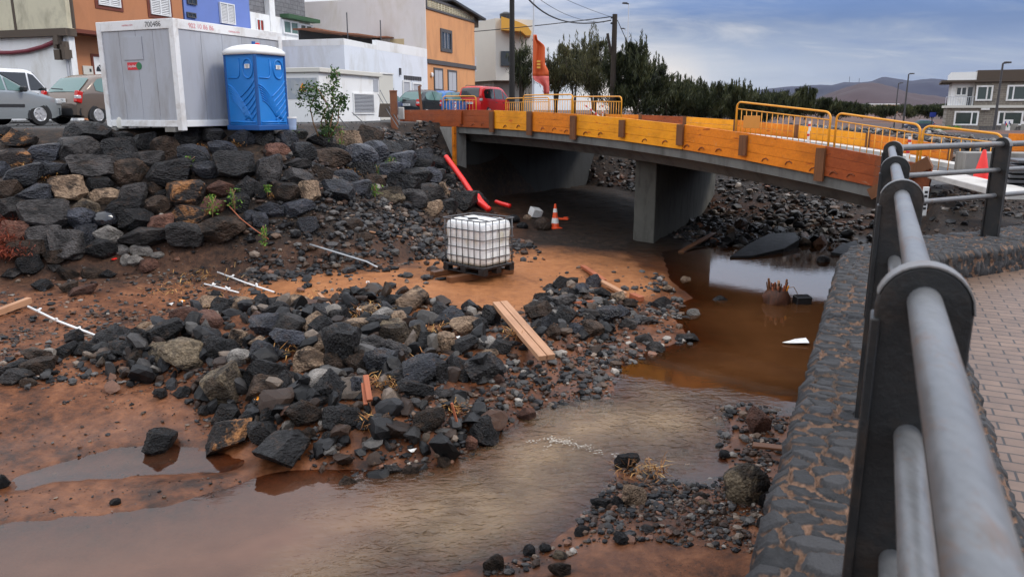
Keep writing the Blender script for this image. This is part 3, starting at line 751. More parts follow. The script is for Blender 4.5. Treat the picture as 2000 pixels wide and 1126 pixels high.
def axis(lo, hi, step, far_lo, far_hi):
    a = list(np.arange(lo, hi + 1e-6, step)); d = step
    x = hi
    while x < far_hi: d *= 1.16; x += d; a.append(x)
    d = step; x = lo; b = []
    while x > far_lo: d *= 1.16; x -= d; b.append(x)
    return np.array(b[::-1] + a)
def build_ground():
    xs = axis(-12.5, 10.0, 0.09, -5200, 5200); ys = axis(3.6, 36.0, 0.09, -300, 6200)
    X, Y = np.meshgrid(xs, ys); sh = X.shape
    Z, sd, w, t, sw = H(X.ravel(), Y.ravel(), True)
    Xr, Yr = X.ravel(), Y.ravel()
    far = np.hypot(Xr, Yr)
    Z = Z + np.where(far > 80, fnoise(Xr, Yr, 30, 11, 3) * 0.6 * sstep(80, 200, far), 0)
    # the sheet stays inside the masonry and under the paving
    q = Xr * wnr[0] + Yr * wnr[1]; s = Xr * wa[0] + Yr * wa[1]
    m, n = sh
    co = np.stack((Xr, Yr, Z), -1).astype(np.float32)
    idx = np.arange(m * n).reshape(m, n)
    f = np.stack((idx[:-1, :-1], idx[:-1, 1:], idx[1:, 1:], idx[1:, :-1]), -1).reshape(-1, 4)
    me = bpy.data.meshes.new('river_bed'); o = bpy.data.objects.new('ground', me); COL.objects.link(o)
    fast_mesh(me, co, f)
    ss, _ = poly_sd(Xr, Yr, SAND)
    n1 = fnoise(Xr, Yr, 0.8, 21, 4)
    sand = sstep(0.35, -0.35, ss + n1 * 0.55)
    dark = np.where(sd > 0, sstep(-0.05, 0.18, t), 0)
    # damp dark gravelly strip along the toe of the bank and right of the stream
    dark = np.maximum(dark, 0.75 * sstep(-1.7, -0.1, sd + n1 * 0.7) * (sw > 0.3) * (Xr < -1.0) * (1 - sand))
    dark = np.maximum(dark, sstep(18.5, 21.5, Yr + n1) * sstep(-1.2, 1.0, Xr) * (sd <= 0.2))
    sb = (Xr - B0[0]) * BD[0] + (Yr - B0[1]) * BD[1]
    dark = np.maximum(dark, 0.85 * (((Xr - B0[0]) * -BD[1] + (Yr - B0[1]) * BD[0]) * (1 if (aw[0] * -BD[1] + aw[1] * BD[0]) > 0 else -1) > 0.2 + n1 * 0.8) * (sb > -2) * (sb < 19.5) * (sd < 0.5))  # shade below the deck, painted as darker earth
    asp = np.where((sd >= w) & (Yr > 19.3 + 0.09 * Xr) & (Xr < 8), 1.0, 0.0) * sstep(0.9, 1.8, sd - w) * (Xr < 2 - 0.1 * Yr + 3)
    dark = dark * np.where(far > 38, 0.35 + 0.5 * sstep(-0.1, 0.2, fnoise(Xr, Yr, 9, 23, 3)), 1)
    asp = asp * (far < 140); dark = dark * (1 - asp)
    sand = sand * (1 - dark)
    wet = np.where(sd < 0.1, sstep(1.5, 0.0, sw + n1 * 0.5) * 0.95, 0) + 0.28
    wet = np.clip(np.where(sand > 0.5, wet * 0.35 + 0.12, wet), 0, 1)
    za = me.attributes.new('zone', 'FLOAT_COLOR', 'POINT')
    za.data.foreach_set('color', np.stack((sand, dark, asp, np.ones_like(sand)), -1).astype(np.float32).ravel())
    wt = me.attributes.new('wet', 'FLOAT', 'POINT'); wt.data.foreach_set('value', wet.astype(np.float32))
    me.materials.append(MTERR); me.shade_smooth(); struct(o)
    return o
def fast_mesh(me, co, f):
    nv, nf, k = len(co), len(f), f.shape[1]
    me.vertices.add(nv); me.vertices.foreach_set('co', np.ascontiguousarray(co, np.float32).ravel())
    me.loops.add(nf * k); me.loops.foreach_set('vertex_index', np.ascontiguousarray(f, np.int32).ravel())
    me.polygons.add(nf); me.polygons.foreach_set('loop_start', np.arange(0, nf * k, k, dtype=np.int32))
    try: me.polygons.foreach_set('loop_total', np.full(nf, k, np.int32))
    except Exception: pass
    me.update(calc_edges=True)
build_ground()

def build_water():
    xs = np.arange(-14, 16.01, 0.09); ys = np.arange(2.6, 30.01, 0.09)
    X, Y = np.meshgrid(xs, ys); m, n = X.shape
    Xr, Yr = X.ravel(), Y.ravel()
    zt = H(Xr, Yr); zw = zw_at(Yr)
    sw = poly_sd(Xr, Yr, WAT)[0]; sp = np.minimum(poly_sd(Xr, Yr, PUD)[0], poly_sd(Xr, Yr, PUD2)[0])
    RUN = [wz(*p) for p in ((1180, 770), (1400, 785), (1450, 800), (1420, 870), (1230, 895), (1190, 945), (1140, 1010), (1060, 1075), (900, 1140), (640, 1140), (700, 1040), (800, 940), (900, 880), (980, 830), (1080, 780))]
    sr = poly_sd(Xr, Yr, RUN)[0]
    flow = sstep(0.75, -0.8, sr + fnoise(Xr, Yr, 0.8, 31, 4) * 0.55)
    z = zw + flow * 0.012 * fnoise(Xr, Yr, 0.35, 32, 3)
    keep_v = (np.minimum(sw, sp) < 0.25)
    idx = np.arange(m * n).reshape(m, n)
    f = np.stack((idx[:-1, :-1], idx[:-1, 1:], idx[1:, 1:], idx[1:, :-1]), -1).reshape(-1, 4)
    f = f[keep_v[f].any(1)]
    used = np.unique(f); remap = np.zeros(m * n, int); remap[used] = np.arange(len(used)); f = remap[f]
    me = bpy.data.meshes.new('water'); o = bpy.data.objects.new('water', me); COL.objects.link(o)
    fast_mesh(me, np.stack((Xr, Yr, z), -1)[used], f)
    a = me.attributes.new('flow', 'FLOAT', 'POINT'); a.data.foreach_set('value', flow[used].astype(np.float32))
    d = np.clip((zw - zt) / 0.26, 0, 1)
    a = me.attributes.new('depth', 'FLOAT', 'POINT'); a.data.foreach_set('value', d[used].astype(np.float32))
    me.materials.append(MWATER); me.shade_smooth(); struct(o)
build_water()

# ------------------------------------------------------------------ lava stone canal wall with its parapet
def worley(s, q, cs, cq, seed):
    gi, gj = np.floor(s / cs), np.floor(q / cq)
    f1 = np.full(s.shape, 9.0); f2 = np.full(s.shape, 9.0); cid = np.zeros(s.shape)
    def hh(a, b, k):
        v = np.sin(a * 127.1 + b * 311.7 + k * 74.7 + seed) * 43758.5453; return v - np.floor(v)
    for di in (-1, 0, 1):
        for dj in (-1, 0, 1):
            a, b = gi + di, gj + dj
            px_ = (a + 0.5 + (hh(a, b, 1) - .5) * 0.9); py_ = (b + 0.5 + (hh(a, b, 2) - .5) * 0.9)
            d = np.hypot(s / cs - px_, q / cq - py_)
            nb = d < f1
            f2 = np.where(nb, f1, np.minimum(f2, d)); cid = np.where(nb, hh(a, b, 3), cid); f1 = np.where(nb, d, f1)
    return f1, f2 - f1, cid
def build_wall():
    # centreline: straight along the canal, then a curve into the right hand branch
    pts = [wall_pt(s, 0) for s in np.concatenate((np.arange(-1.5, 1.0, 0.03), np.arange(1.0, 5.0, 0.011), np.arange(5.0, 7.9, 0.022)))]
    p = pts[-1].copy(); a = WA; step = 0.022
    while a < R(61): a += R(1.1); p = p + np.array((math.sin(a), math.cos(a))) * step; pts.append(p.copy())
    for i in range(int(7 / step)): p = p + np.array((math.sin(a), math.cos(a))) * step; pts.append(p.copy())
    C = np.array(pts); T = np.gradient(C, axis=0); T /= np.linalg.norm(T, axis=1)[:, None]; Nn = np.stack((T[:, 1], -T[:, 0]), -1)
    S = np.concatenate(([0], np.cumsum(np.linalg.norm(np.diff(C, axis=0), axis=1))))
    zb = -0.6
    prof = [(WALL_OUT, zz, 0) for zz in np.linspace(zb, Z_WALL - 0.02, 60)] + \
           [(qq, Z_WALL, 1) for qq in np.linspace(WALL_OUT + 0.012, WALL_IN - 0.012, 64)] + \
           [(WALL_IN, zz, 2) for zz in np.linspace(Z_WALL - 0.02, 1.9, 18)]
    pr = np.array(prof)
    unroll = np.concatenate(([0], np.cumsum(np.hypot(np.diff(pr[:, 0]), np.diff(pr[:, 1])))))
    SS, UU = np.meshgrid(S, unroll, indexing='ij')
    ws = SS + fnoise(SS, UU, 0.35, 41, 3) * 0.05; wu = UU + fnoise(SS, UU, 0.35, 43, 3) * 0.05
    f1, ed, cid = worley(ws, wu, 0.088, 0.122, 5.0)
    relief = (sstep(0.08, 0.15, ed) * 0.022 + (cid - 0.5) * 0.026 * sstep(0.1, 0.2, ed) + fnoise(SS, UU, 0.10, 45, 4) * 0.010 + fnoise(SS, UU, 0.035, 46, 2) * 0.004)
    face = np.tile(pr[:, 2], (len(S), 1))
    Q = np.tile(pr[:, 0], (len(S), 1)); Z = np.tile(pr[:, 1], (len(S), 1))
    Q = Q + np.where(face == 0, -relief - fnoise(SS, UU, 0.22, 47, 2) * 0.02, np.where(face == 2, relief, 0))
    edge_in = np.minimum(np.abs(pr[:, 0] - WALL_OUT), np.abs(pr[:, 0] - WALL_IN))
    Z = Z + np.where(face == 1, relief, 0)
    Q = Q + np.where((face == 1), -fnoise(SS, np.zeros_like(SS), 0.18, 49, 3) * 0.035 * sstep(0.12, 0.0, np.tile(pr[:, 0] - WALL_OUT, (len(S), 1))), 0)
    P = np.stack((C[:, None, 0] + Nn[:, None, 0] * Q, C[:, None, 1] + Nn[:, None, 1] * Q, Z), -1)
    m, n = P.shape[:2]
    idx = np.arange(m * n).reshape(m, n)
    f = np.stack((idx[:-1, :-1], idx[1:, :-1], idx[1:, 1:], idx[:-1, 1:]), -1).reshape(-1, 4)
    me = bpy.data.meshes.new('canal_wall'); o = bpy.data.objects.new('canal_wall', me); COL.objects.link(o)
    fast_mesh(me, P.reshape(-1, 3), f)
    a1 = me.attributes.new('edge', 'FLOAT', 'POINT'); a1.data.foreach_set('value', ed.astype(np.float32).ravel())
    a2 = me.attributes.new('cell', 'FLOAT', 'POINT'); a2.data.foreach_set('value', cid.astype(np.float32).ravel())
    me.materials.append(MSTONEWALL); me.shade_smooth()
    tag(o, 'low canal wall of dark lava stones set in brown mortar, under the railing', 'wall')
    base_here(o, (*wall_pt(3, 0), 0))
    # promenade paving inside the wall
    inner = C + Nn * (WALL_IN - 0.03)
    outer = C + Nn * 9.0
    sel = list(range(0, len(S), 12)) + [len(S) - 1]
    mb = MB()
    e_ = inner[-1]
    poly = [tuple(wall_pt(-6, WALL_IN - .03))] + [tuple(inner[i]) for i in sel] + [(18, float(e_[1]) - 1.0), (18, -7)]
    mb.add([(*p_, Z_PROM) for p_ in poly], [tuple(range(len(poly)))[::-1]])
    pav = mb.build('promenade', M['paver']); pav.data.transform(rotz(WA)); pav.rotation_euler = (0, 0, -WA); struct(pav)
    return C, Nn, S
WC, WN, WS = build_wall()

def build_railing():
    def rp(s_, z):      # point on the rail line at arc length s_ (0 at camera foot)
        i = np.interp(s_ + 1.5, WS, np.arange(len(WS)))
        i0 = int(i)
        c = WC[i0] + WN[i0] * RAIL_Q
        return (c[0], c[1], z), WN[i0]
    top_z = [CZ - 0.35, CZ - 0.62, CZ - 0.89]
    root = thing('railing', 'grey tubular handrail with dark round topped posts on the lava stone wall', 'railing', (*wall_pt(1.5, RAIL_Q), Z_WALL))
    s_end = WS[-1] - 1.5 - 0.1
    ss = list(np.arange(-1.4, 7.2, 0.3)) + list(np.arange(7.2, 8.75, 0.04)) + list(np.arange(8.75, s_end, 0.3))
    for z, r_, nm in zip(top_z, (0.0300, 0.0255, 0.0255), ('top_rail', 'middle_rail', 'lower_rail')):
        MB().tube([rp(s_, z)[0] for s_ in ss], r_, 20).build(nm, M['rail'], root, 'all', world=True)
    for s_ in (-0.35, 1.62, 3.6, 5.45, 8.1, 10.1, 12.1):
        p, nn = rp(s_, 0)
        d = np.array((-nn[1], nn[0]))
        w2, th = 0.083, 0.052
        zt, zb = top_z[0] + 0.052, Z_WALL - 0.01
        prof = [(-w2, zb), (w2, zb), (w2, zt - 0.07)] + [(w2 * math.cos(t), zt - 0.07 + 0.085 * math.sin(t)) for t in np.linspace(R(18), R(162), 15)] + [(-w2, zt - 0.07)]
        MM = Matrix(((nn[0], 0, d[0], p[0]), (nn[1], 0, d[1], p[1]), (0, 1, 0, 0), (0, 0, 0, 1)))
        po = MB().prism(prof, -th / 2, th / 2, MM).build('post', M['post'], root, 35, world=True, bevel=0.005)
        rim = [(q[0] * 1.0, q[1]) for q in prof[2:-1]]
        cen = (0.0, zt - 0.09); outr = [(cen[0] + (x - cen[0]) * 1.035, cen[1] + (z_ - cen[1]) * 1.035) for x, z_ in rim]
        MB().prism(outr + rim[::-1], -th / 2 - 0.002, th / 2 + 0.002, MM).build('post_rim', M['post_rim'], root, 35, world=True)
        fl = MB().prism([(-w2 - 0.006, zb), (-w2 + 0.012, zb), (-w2 + 0.012, zt - 0.09), (-w2 - 0.006, zt - 0.09)], -th / 2 - 0.014, th / 2 + 0.014, MM)
        fl.build('post_flange', M['post'], root, 35, world=True, bevel=0.003)
build_railing()

# ------------------------------------------------------------------ the bridge
_PL = [(790, 215, 245), (905, 217, 247), (967, 218.5, 250), (1042, 221, 258), (1128, 227, 266), (1225, 236, 275.5), (1340, 252, 292), (1465, 264, 311), (1622, 297, 341), (1722, 311, 366)]
def bridge_s(px):
    k = ray(px, 300); k = k[0] / (CP + ((563 - 300) / F) * SP)
    # column px: X = u/(..) Y; use the horizon form, columns are vertical planes only at the horizon
    u = (px - 1000) / F / (CP + (348 / F) * SP)
    return (u * B0[1] - B0[0]) / (BD[0] - u * BD[1])
_S, _ZB = [], []
for px, yt, yb in _PL:
    s_ = bridge_s(px); p = B0 + BD * s_
    d = ray(px, yb); zb = CZ + d[2] / d[1] * p[1]
    _S.append(s_); _ZB.append(zb)
_cf = np.polyfit(_S, _ZB, 3)
PLH = 0.60
def br_z(s): return float(np.polyval(_cf, min(max(s, -0.4), BL + 0.4)))
BW = 7.9
def br(s, q, z=0.0):
    p = B0 + BD * s + aw * q
    return (p[0], p[1], br_z(s) + z - 0.034 * q)     # falls a little to the upstream side
def build_bridge():
    root = thing('bridge', 'low concrete road bridge under construction with timber formwork edges', 'bridge', (*(B0 + BD * 10 + aw * 4), 0.2))
    prof = [(0, 0.0), (0, 0.16), (BW, 0.16), (BW, -0.0), (BW, -0.22), (BW - 0.45, -0.26), (BW - 0.7, -0.52), (0.7, -0.52), (0.45, -0.26), (0, -0.22)]
    ss = np.linspace(-0.6, BL + 0.3, 26)
    P = np.array([[br(s, q, z) for q, z in prof + prof[:1]] for s in ss])
    g = MB().grid(P); nseg = len(prof)
    g.f.append(tuple(range(nseg))); g.f.append(tuple((len(ss) - 1) * (nseg + 1) + i for i in range(nseg - 1, -1, -1)))
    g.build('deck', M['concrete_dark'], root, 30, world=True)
    # road surface laid on the deck
    P = np.array([[br(s, q, 0.172) for q in (0.5, BW - 1.3)] for s in ss]); MB().grid(P).build('road_surface', M['asphalt'], root, world=True)
    P = np.array([[br(s, q, z) for q, z in ((BW - 1.3, 0.10), (BW - 1.3, 0.29), (BW - 0.16, 0.29), (BW - 0.16, 0.1))] for s in ss]); MB().grid(P).build('footway', M['kerb'], root, 20, world=True)
    P = np.array([[br(s, q, z) for q, z in ((0.10, 0.12), (0.10, 0.22), (0.46, 0.22), (0.46, 0.12))] for s in np.linspace(0.2, BL, 20)]); MB().grid(P).build('edge_kerb', M['concrete'], root, 20, world=True)
    # pier, a wall standing in the stream
    def wallbox(p0, dirv, ln, th, z0, z1, nrm, name, mt, bev=0.03):
        p0 = np.array(p0); a = np.array(dirv)
        c = p0 + a * ln / 2 - np.array(nrm) * th / 2
        MB().box((c[0], c[1], (z0 + z1) / 2), (ln, th, z1 - z0), math.atan2(a[1], a[0])).build(name, mt, root, world=True, bevel=bev)
    pn = np.array((pw[1], -pw[0]))
    pc = G(1277, 466, 0.18)[:2]
    sp_ = bridge_s(1256)
    wallbox(pc, pw, 6.6, 0.64, -0.5, br_z(sp_) - 0.50, pn, 'pier', M['pier'])
    an = np.array((aw[1], -aw[0]))
    sa = bridge_s(893)
    pa = B0 + BD * sa
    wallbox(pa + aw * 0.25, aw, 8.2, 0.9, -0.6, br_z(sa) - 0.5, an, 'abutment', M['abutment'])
    pa2 = B0 + BD * 0.1
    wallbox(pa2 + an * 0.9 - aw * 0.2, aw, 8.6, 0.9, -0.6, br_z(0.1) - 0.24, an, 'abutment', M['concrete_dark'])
    # wing wall left of the abutment, continuing the bridge edge
    wb = MB(); e0 = pa + an * 0.02; e1 = B0 + BD * (sa + 3.1)
    off = -aw * 0.0
    nrm = np.array((-BD[1], BD[0]))
    if nrm[1] > 0: nrm = -nrm
    z0, z1 = br_z(sa) - 0.0, br_z(BL)
    quad = []
    for e, zt, zb in ((e0, z0, 0.6), (e1, z1, 2.2)):
        for dn in (-0.12, 0.35):
            c = e - nrm * dn
            quad.append((c, zt, zb))
    vs = [(q[0][0], q[0][1], zz) for q in quad for zz in (q[2], q[1] - 0.02)]
    wb.add(vs, [(0, 4, 5, 1), (2, 3, 7, 6), (0, 1, 3, 2), (4, 6, 7, 5), (1, 5, 7, 3), (0, 2, 6, 4)]).build('wing_wall', M['concrete'], root, world=True, bevel=0.02)
    # timber post on the corner of the wing wall
    c = e0 - nrm * -0.16
    MB().box((c[0], c[1], br_z(sa) - 0.95), (0.16, 0.10, 1.9), math.atan2(BD[1], BD[0])).build('corner_timber', M['ply_orange'], root, world=True)
build_bridge()

def panels():
    cols = [('ply_red', 'reddish orange'), ('ply_red', 'dull red'), ('ply_yellow', 'bright yellow'), ('ply_orange', 'orange'), ('ply_yellow', 'yellow with red stamps'),
            ('ply_yellow', 'yellow with dark scuffs'), ('ply_orange', 'deep orange'), ('ply_orange', 'worn orange'), ('ply_red', 'brown red')]
    bx = [790, 905, 967, 1042, 1128, 1225, 1340, 1467, 1622, 1724]
    where = ['farthest on the near edge, in front of the parked cars', 'second from the far end of the near edge', 'over the left abutment opening', 'just right of the yellow one over the abutment',
             'over the middle of the left span', 'left of the pier', 'directly above the pier', 'right of the pier', 'next to the railing']
    nn = np.array((-BD[1], BD[0])); nn = nn if nn[1] < 0 else -nn
    for i in range(9):
        s0, s1 = bridge_s(bx[i]), bridge_s(bx[i + 1])
        a = np.array(br(s0, 0)); b = np.array(br(s1, 0)); mid = (a + b) / 2
        r_ = thing('formwork_panel', f'{cols[i][1]} timber formwork panel {where[i]}', 'formwork panel', tuple(mid - np.array((*(nn * -0.03), 0))), 0, 'formwork panels along the near bridge edge')
        mb = MB(); d = (b - a); ln = np.linalg.norm(d)
        o = np.array((*(nn * (0.035 + 0.012 * (i % 2))), 0))
        for k in range(3):                                   # three boards
            zc = PLH * (k + 0.5) / 3
            mb.beam(a + o + (0, 0, zc) + d * 0.004, b + o + (0, 0, zc) - d * 0.004, 0.045 + 0.004 * (k % 2), PLH / 3 - 0.005, bev=0.003)
        mb.beam(a + o * 0.3 + (0, 0, PLH / 2), b + o * 0.3 + (0, 0, PLH / 2), 0.02, PLH - 0.03)
        mb.build('board', M[cols[i][0]], r_, world=True)
        p = a + np.array((*(nn * (0.105 + 0.012 * (i % 2))), 0)) - d / ln * 0.06
        dr = -0.12 if i in (2, 3, 4, 8) else 0.10
        MB().beam(p + (0, 0, dr), p + (0, 0, PLH - (0.05 if i % 3 else 0.0)), 0.20 if i > 4 else 0.24, 0.06, up=(nn[0], nn[1], 0)).build('brace', M['brace'] if i > 1 else M['ply_red'], r_, world=True)
        # form ties: small dark hooks near the bottom board
        for k in range(2 + i % 2):
            c = a + d * (0.22 + 0.05 * ((i * 7) % 4) + (0.27 + 0.04 * (i % 3)) * k) + np.array((*(nn * 0.075), 0)) + (0, 0, 0.10 + 0.03 * (k % 2))
            e = d / ln
            MB().tube([c - e * 0.09 - (0, 0, 0.05), c - e * 0.05 + (0, 0, 0.01), c + e * 0.02 + (0, 0, 0.035), c + e * 0.08 - (0, 0, 0.0)], 0.013, 6).build('form_tie', M['ply_brown'], r_, world=True)
    # far edge of the deck
    fx = [(1.2, 3.6, 'ply_orange', 'orange', 'behind the right end of the barriers'), (3.65, 6.1, 'ply_yellow', 'yellow', 'behind the barrier with the plain plate'), (6.15, 8.6, 'ply_orange', 'orange', 'behind the double barrier above the pier'),
          (8.65, 11.0, 'ply_yellow', 'light yellow', 'behind the left end of the long barrier'), (11.05, 13.4, 'ply_red', 'brown red', 'second beyond the middle of the deck'),
          (13.45, 15.6, 'ply_orange', 'light orange', 'in front of the brown bushes'), (15.65, 17.6, 'ply_red', 'dull red', 'in front of the dark hedge'), (17.65, 20.4, 'ply_orange', 'pale orange', 'farthest, by the taped barrier')]
    for s0, s1, mt, cn, wh in fx:
        a = np.array(br(s0, BW)); b = np.array(br(s1, BW))
        r_ = thing('formwork_panel', f'{cn} formwork panel on the far edge, {wh}', 'formwork panel', tuple((a + b) / 2), 0, 'formwork panels along the far bridge edge')
        mb = MB()
        for k in range(3):
            zc = 0.10 + PLH * (k + 0.5) / 3
            mb.beam(a + (0, 0, zc), b + (0, 0, zc), 0.05, PLH / 3 - 0.01)
        mb.build('board', M[mt], r_, world=True)
        MB().beam(a - np.array((*(aw * 0.06), 0)) + (0, 0, 0.3), a - np.array((*(aw * 0.06), 0)) + (0, 0, PLH + 0.12), 0.12, 0.06).build('brace', M['brace'], r_, world=True)
panels()

# ------------------------------------------------------------------ stones
rng = np.random.default_rng(7)
def ico(sub):
    import bmesh
    bm = bmesh.new(); bmesh.ops.create_icosphere(bm, subdivisions=sub, radius=1.0)
    v = np.array([x.co[:] for x in bm.verts]); f = np.array([[q.index for q in p.verts] for p in bm.faces]); bm.free()
    return v, f
ICO4, ICO2, ICO1 = ico(5), ico(2), ico(1)
def n3(v, sc_, seed):
    return (fnoise(v[:, 0] + v[:, 2] * 0.7, v[:, 1] - v[:, 2] * 0.6, sc_, seed, 3) + fnoise(v[:, 1] + 3 + v[:, 0] * 0.5, v[:, 2] - v[:, 0] * 0.4, sc_, seed + 50, 3)) * 0.5
def make_rock(kind, seed):
    r = np.random.default_rng(seed); v, f = ICO4; v = v.copy()
    k = {'block': 12, 'sharp': 9, 'round': 6}[kind]
    lo, hi = {'block': (0.58, 0.86), 'sharp': (0.40, 0.74), 'round': (0.74, 0.92)}[kind]
    if kind == 'block' and seed % 3 == 0:       # a bedded, roughly six sided quarry block with broken corners
        ax = [(0, 0, 1, 0.52), (0, 0, -1, 0.55), (1, 0, 0, 0.62), (-1, 0, 0, 0.62), (0, 1, 0, 0.6), (0, -1, 0, 0.6)]
        pl = [(np.array(a[:3]) + r.normal(0, 0.22, 3), a[3] * r.uniform(0.92, 1.14)) for a in ax] + [(r.normal(0, 1, 3), r.uniform(0.66, 0.86)) for _ in range(7)]
    else:
        pl = [(r.normal(0, 1, 3), r.uniform(lo, hi)) for _ in range(k + 6)]
    for nrm, d in pl:
        nrm = nrm / np.linalg.norm(nrm)
        h = v @ nrm - d
        v = v - np.where(h > 0, h, 0)[:, None] * nrm * 0.965
    amp = {'block': 0.050, 'sharp': 0.075, 'round': 0.045}[kind]
    n = v / (np.linalg.norm(v, axis=1)[:, None] + 1e-9)
    v = v + n * (n3(v, 0.55, seed)[:, None] * amp * 1.5 + n3(v * 1.0, 0.16, seed + 9)[:, None] * amp * 0.8 + n3(v, 0.06, seed + 19)[:, None] * amp * 0.35)
    mn, mx = v.min(0), v.max(0); v = (v - (mn + mx) / 2) / (mx - mn)
    me = bpy.data.meshes.new('rock_' + kind); fast_mesh(me, v, f); me.materials.append(ROCK['d'])
    if kind == 'round': me.shade_smooth()
    else:
        me.shade_smooth(); me.set_sharp_from_angle(angle=R(24))
    return me
PROT = {'block': [make_rock('block', 100 + i) for i in range(9)], 'sharp': [make_rock('sharp', 200 + i) for i in range(9)], 'round': [make_rock('round', 300 + i) for i in range(5)]}

def hit(px, py, up=0.0):
    """where the line of sight comes within `up` of the ground"""
    d = ray(px, py); ts = np.concatenate((np.arange(3.0, 36, 0.05),))
    P = d[None] * ts[:, None] + np.array((0, 0, CZ)); z = H(P[:, 0], P[:, 1])
    k = np.argmax(P[:, 2] < z + up)
    return P[max(k, 0)]

# every stone one can tell apart: centre, width and height as measured on 4x enlargements of the photograph, tone letter
BANK = ("690,70,300,160d 160,100,220,110o 350,210,240,130b 120,240,200,110o 620,180,280,190g 375,330,300,110b 190,390,270,140b 740,330,330,150g 945,200,230,180d 1135,120,170,130d "
 "1300,170,170,160n 1170,260,210,120g 1035,350,250,190n 1345,360,310,180d 1480,80,200,160d 1525,230,230,130b 1670,70,160,100d 1740,175,190,100b 1895,90,190,130b 1650,340,240,110b "
 "1840,310,280,170d 60,480,180,150n 300,535,280,150b 535,480,230,160t 780,450,170,110d 815,540,210,110t 1040,530,200,170g 975,630,280,130d 1190,470,130,110n 1280,525,110,70d "
 "1250,610,160,130n 1470,520,280,180o 1710,480,200,110r 1930,470,180,160d 1660,610,180,120r 1480,680,290,150o 95,630,210,150g 370,690,330,180g 655,640,200,150y 640,710,210,130b "
 "1070,720,230,150d 1270,745,180,130r 110,800,220,150r 360,870,230,170g 530,910,230,190g 670,830,150,140b 830,840,200,140l 1110,860,370,130g 1450,840,250,160g 1740,800,300,170n "
 "770,940,230,140d 230,960,240,120n 1870,590,160,140d 1960,700,100,110b 235,1065,160,120d 1165,1070,130,100r 950,950,110,70l 1105,960,140,70l 1230,990,90,50l 990,1030,80,90l 1060,1030,110,70l "
 "40,40,120,90d 20,330,110,120b 960,90,150,100d 440,1000,150,90n 590,985,90,90g")
BANK2 = ("60,70,130,140d 225,90,150,120b 340,60,110,80d 490,100,160,130d 160,195,180,120r 350,190,180,140d 560,250,260,130n 315,290,190,80g 100,330,200,190g 320,395,200,120g "
 "490,370,180,120n 610,200,150,120d 790,250,220,150b 915,210,160,130b 1010,190,170,110d 725,115,150,110t 870,90,180,120n 1150,165,120,90d 1145,225,100,60n 1280,245,150,80b "
 "1400,310,140,110d 1100,290,190,130b 1250,300,190,90d 680,405,160,90b 840,360,140,120d 1000,345,180,100b 1240,400,180,110d 1330,390,160,110b 1400,385,110,80d 910,435,130,100n "
 "1120,455,220,140d 790,490,170,100b 605,500,230,140b 230,510,190,140n 415,500,140,130t 40,490,110,110d 100,640,200,100b 325,630,230,110b 40,720,110,100b 1040,545,150,90y "
 "1215,570,180,100g 1340,515,160,110g 1460,500,60,110t 1360,640,120,90t 1500,420,80,70d 1590,580,160,120d 1490,620,110,90d 1690,560,110,90d 1750,600,90,80d 405,760,140,100b 745,760,120,80n 840,860,100,60n")
HEAP = ("585,650,110,100d 910,640,220,140d 1110,660,160,130d 1280,620,240,170d 1150,560,140,80t 1370,555,140,80r 1440,470,160,110r 1630,520,200,130r 1620,620,160,110d 1630,380,140,100t "
 "1680,320,90,80d 1770,420,170,130d 1890,400,150,110t 1470,800,260,200y 1290,750,180,110y 1280,830,90,110y 1060,820,120,130n 960,750,160,100d 830,800,110,80d 1700,740,210,160d "
 "1850,660,130,130t 1880,800,150,110l 340,800,210,110n 320,870,190,110n 510,750,150,100d 660,740,140,90d 130,890,190,110d 130,960,180,110g 225,985,90,60n 1740,1030,240,220y "
 "1590,980,110,70n 1260,1080,110,80d 1420,1080,100,70d 1960,960,90,120d 525,150,120,70n 740,150,130,80n 840,150,90,60d 230,50,160,100d 90,150,110,70g 440,100,90,50g 550,250,100,70n "
 "650,275,160,60r 340,240,120,80d")
HEAP2 = ("50,370,120,100d 160,430,180,100d 320,370,160,80t 90,560,220,150b 270,560,210,150g 450,470,180,120d 440,550,160,130t 520,560,160,120d 310,680,270,160b 540,690,230,130t "
 "680,720,200,280d 440,830,260,170t 610,830,170,150n 60,770,180,150b 30,690,140,80t 90,920,230,160d 60,1050,220,170n 250,980,150,130d 480,990,180,130l 560,1050,180,200d "
 "660,1070,130,120d 790,1050,120,150b 650,480,120,90g 700,470,60,110d 720,380,120,90d 770,570,200,110t 890,430,120,80t 960,570,160,150d 1060,620,200,170y 990,480,130,100l "
 "1120,500,170,100t 1190,370,240,160t 1030,360,130,70d 1230,630,90,130y 1170,540,170,90d 1100,750,160,110g 920,700,220,120g 850,830,210,150n 990,840,190,170b 1430,440,130,110d "
 "1490,500,200,120b 1630,570,160,130t 1470,700,130,160t 1350,700,170,170d 1600,720,200,120d 1770,900,250,200d 1580,900,120,180d 1300,930,230,180b 1410,920,120,160d 1250,1060,220,120d "
 "1120,950,200,100d 1830,490,120,150d 1750,570,90,110d 1800,690,120,90l 1910,720,140,110d 1820,780,110,60t 1900,980,100,70r 1460,1090,120,60g")
HEAP3 = ("380,220,130,90d 460,210,90,60d 300,250,100,50d 640,210,90,100b 700,290,110,60d 540,270,80,80b 430,300,130,80d 400,360,150,90g 230,330,100,80d 290,370,130,80d "
 "210,460,160,140n 340,465,110,60l 400,480,150,120d 320,500,90,90d 590,450,140,60g 600,495,80,60g 720,470,180,130b 830,450,130,100b 810,330,100,90t 910,380,100,60n "
 "1170,370,110,70d 910,540,110,80g 1060,515,130,50g 610,590,150,120n 490,590,110,80b 320,610,100,100n 260,540,90,100b 180,580,90,90d 1030,650,110,70g 1120,720,110,80g "
 "1350,640,150,60g 1410,465,90,70l 1630,360,110,70d 1210,260,70,50t 1350,195,60,50t 1970,490,110,60n")
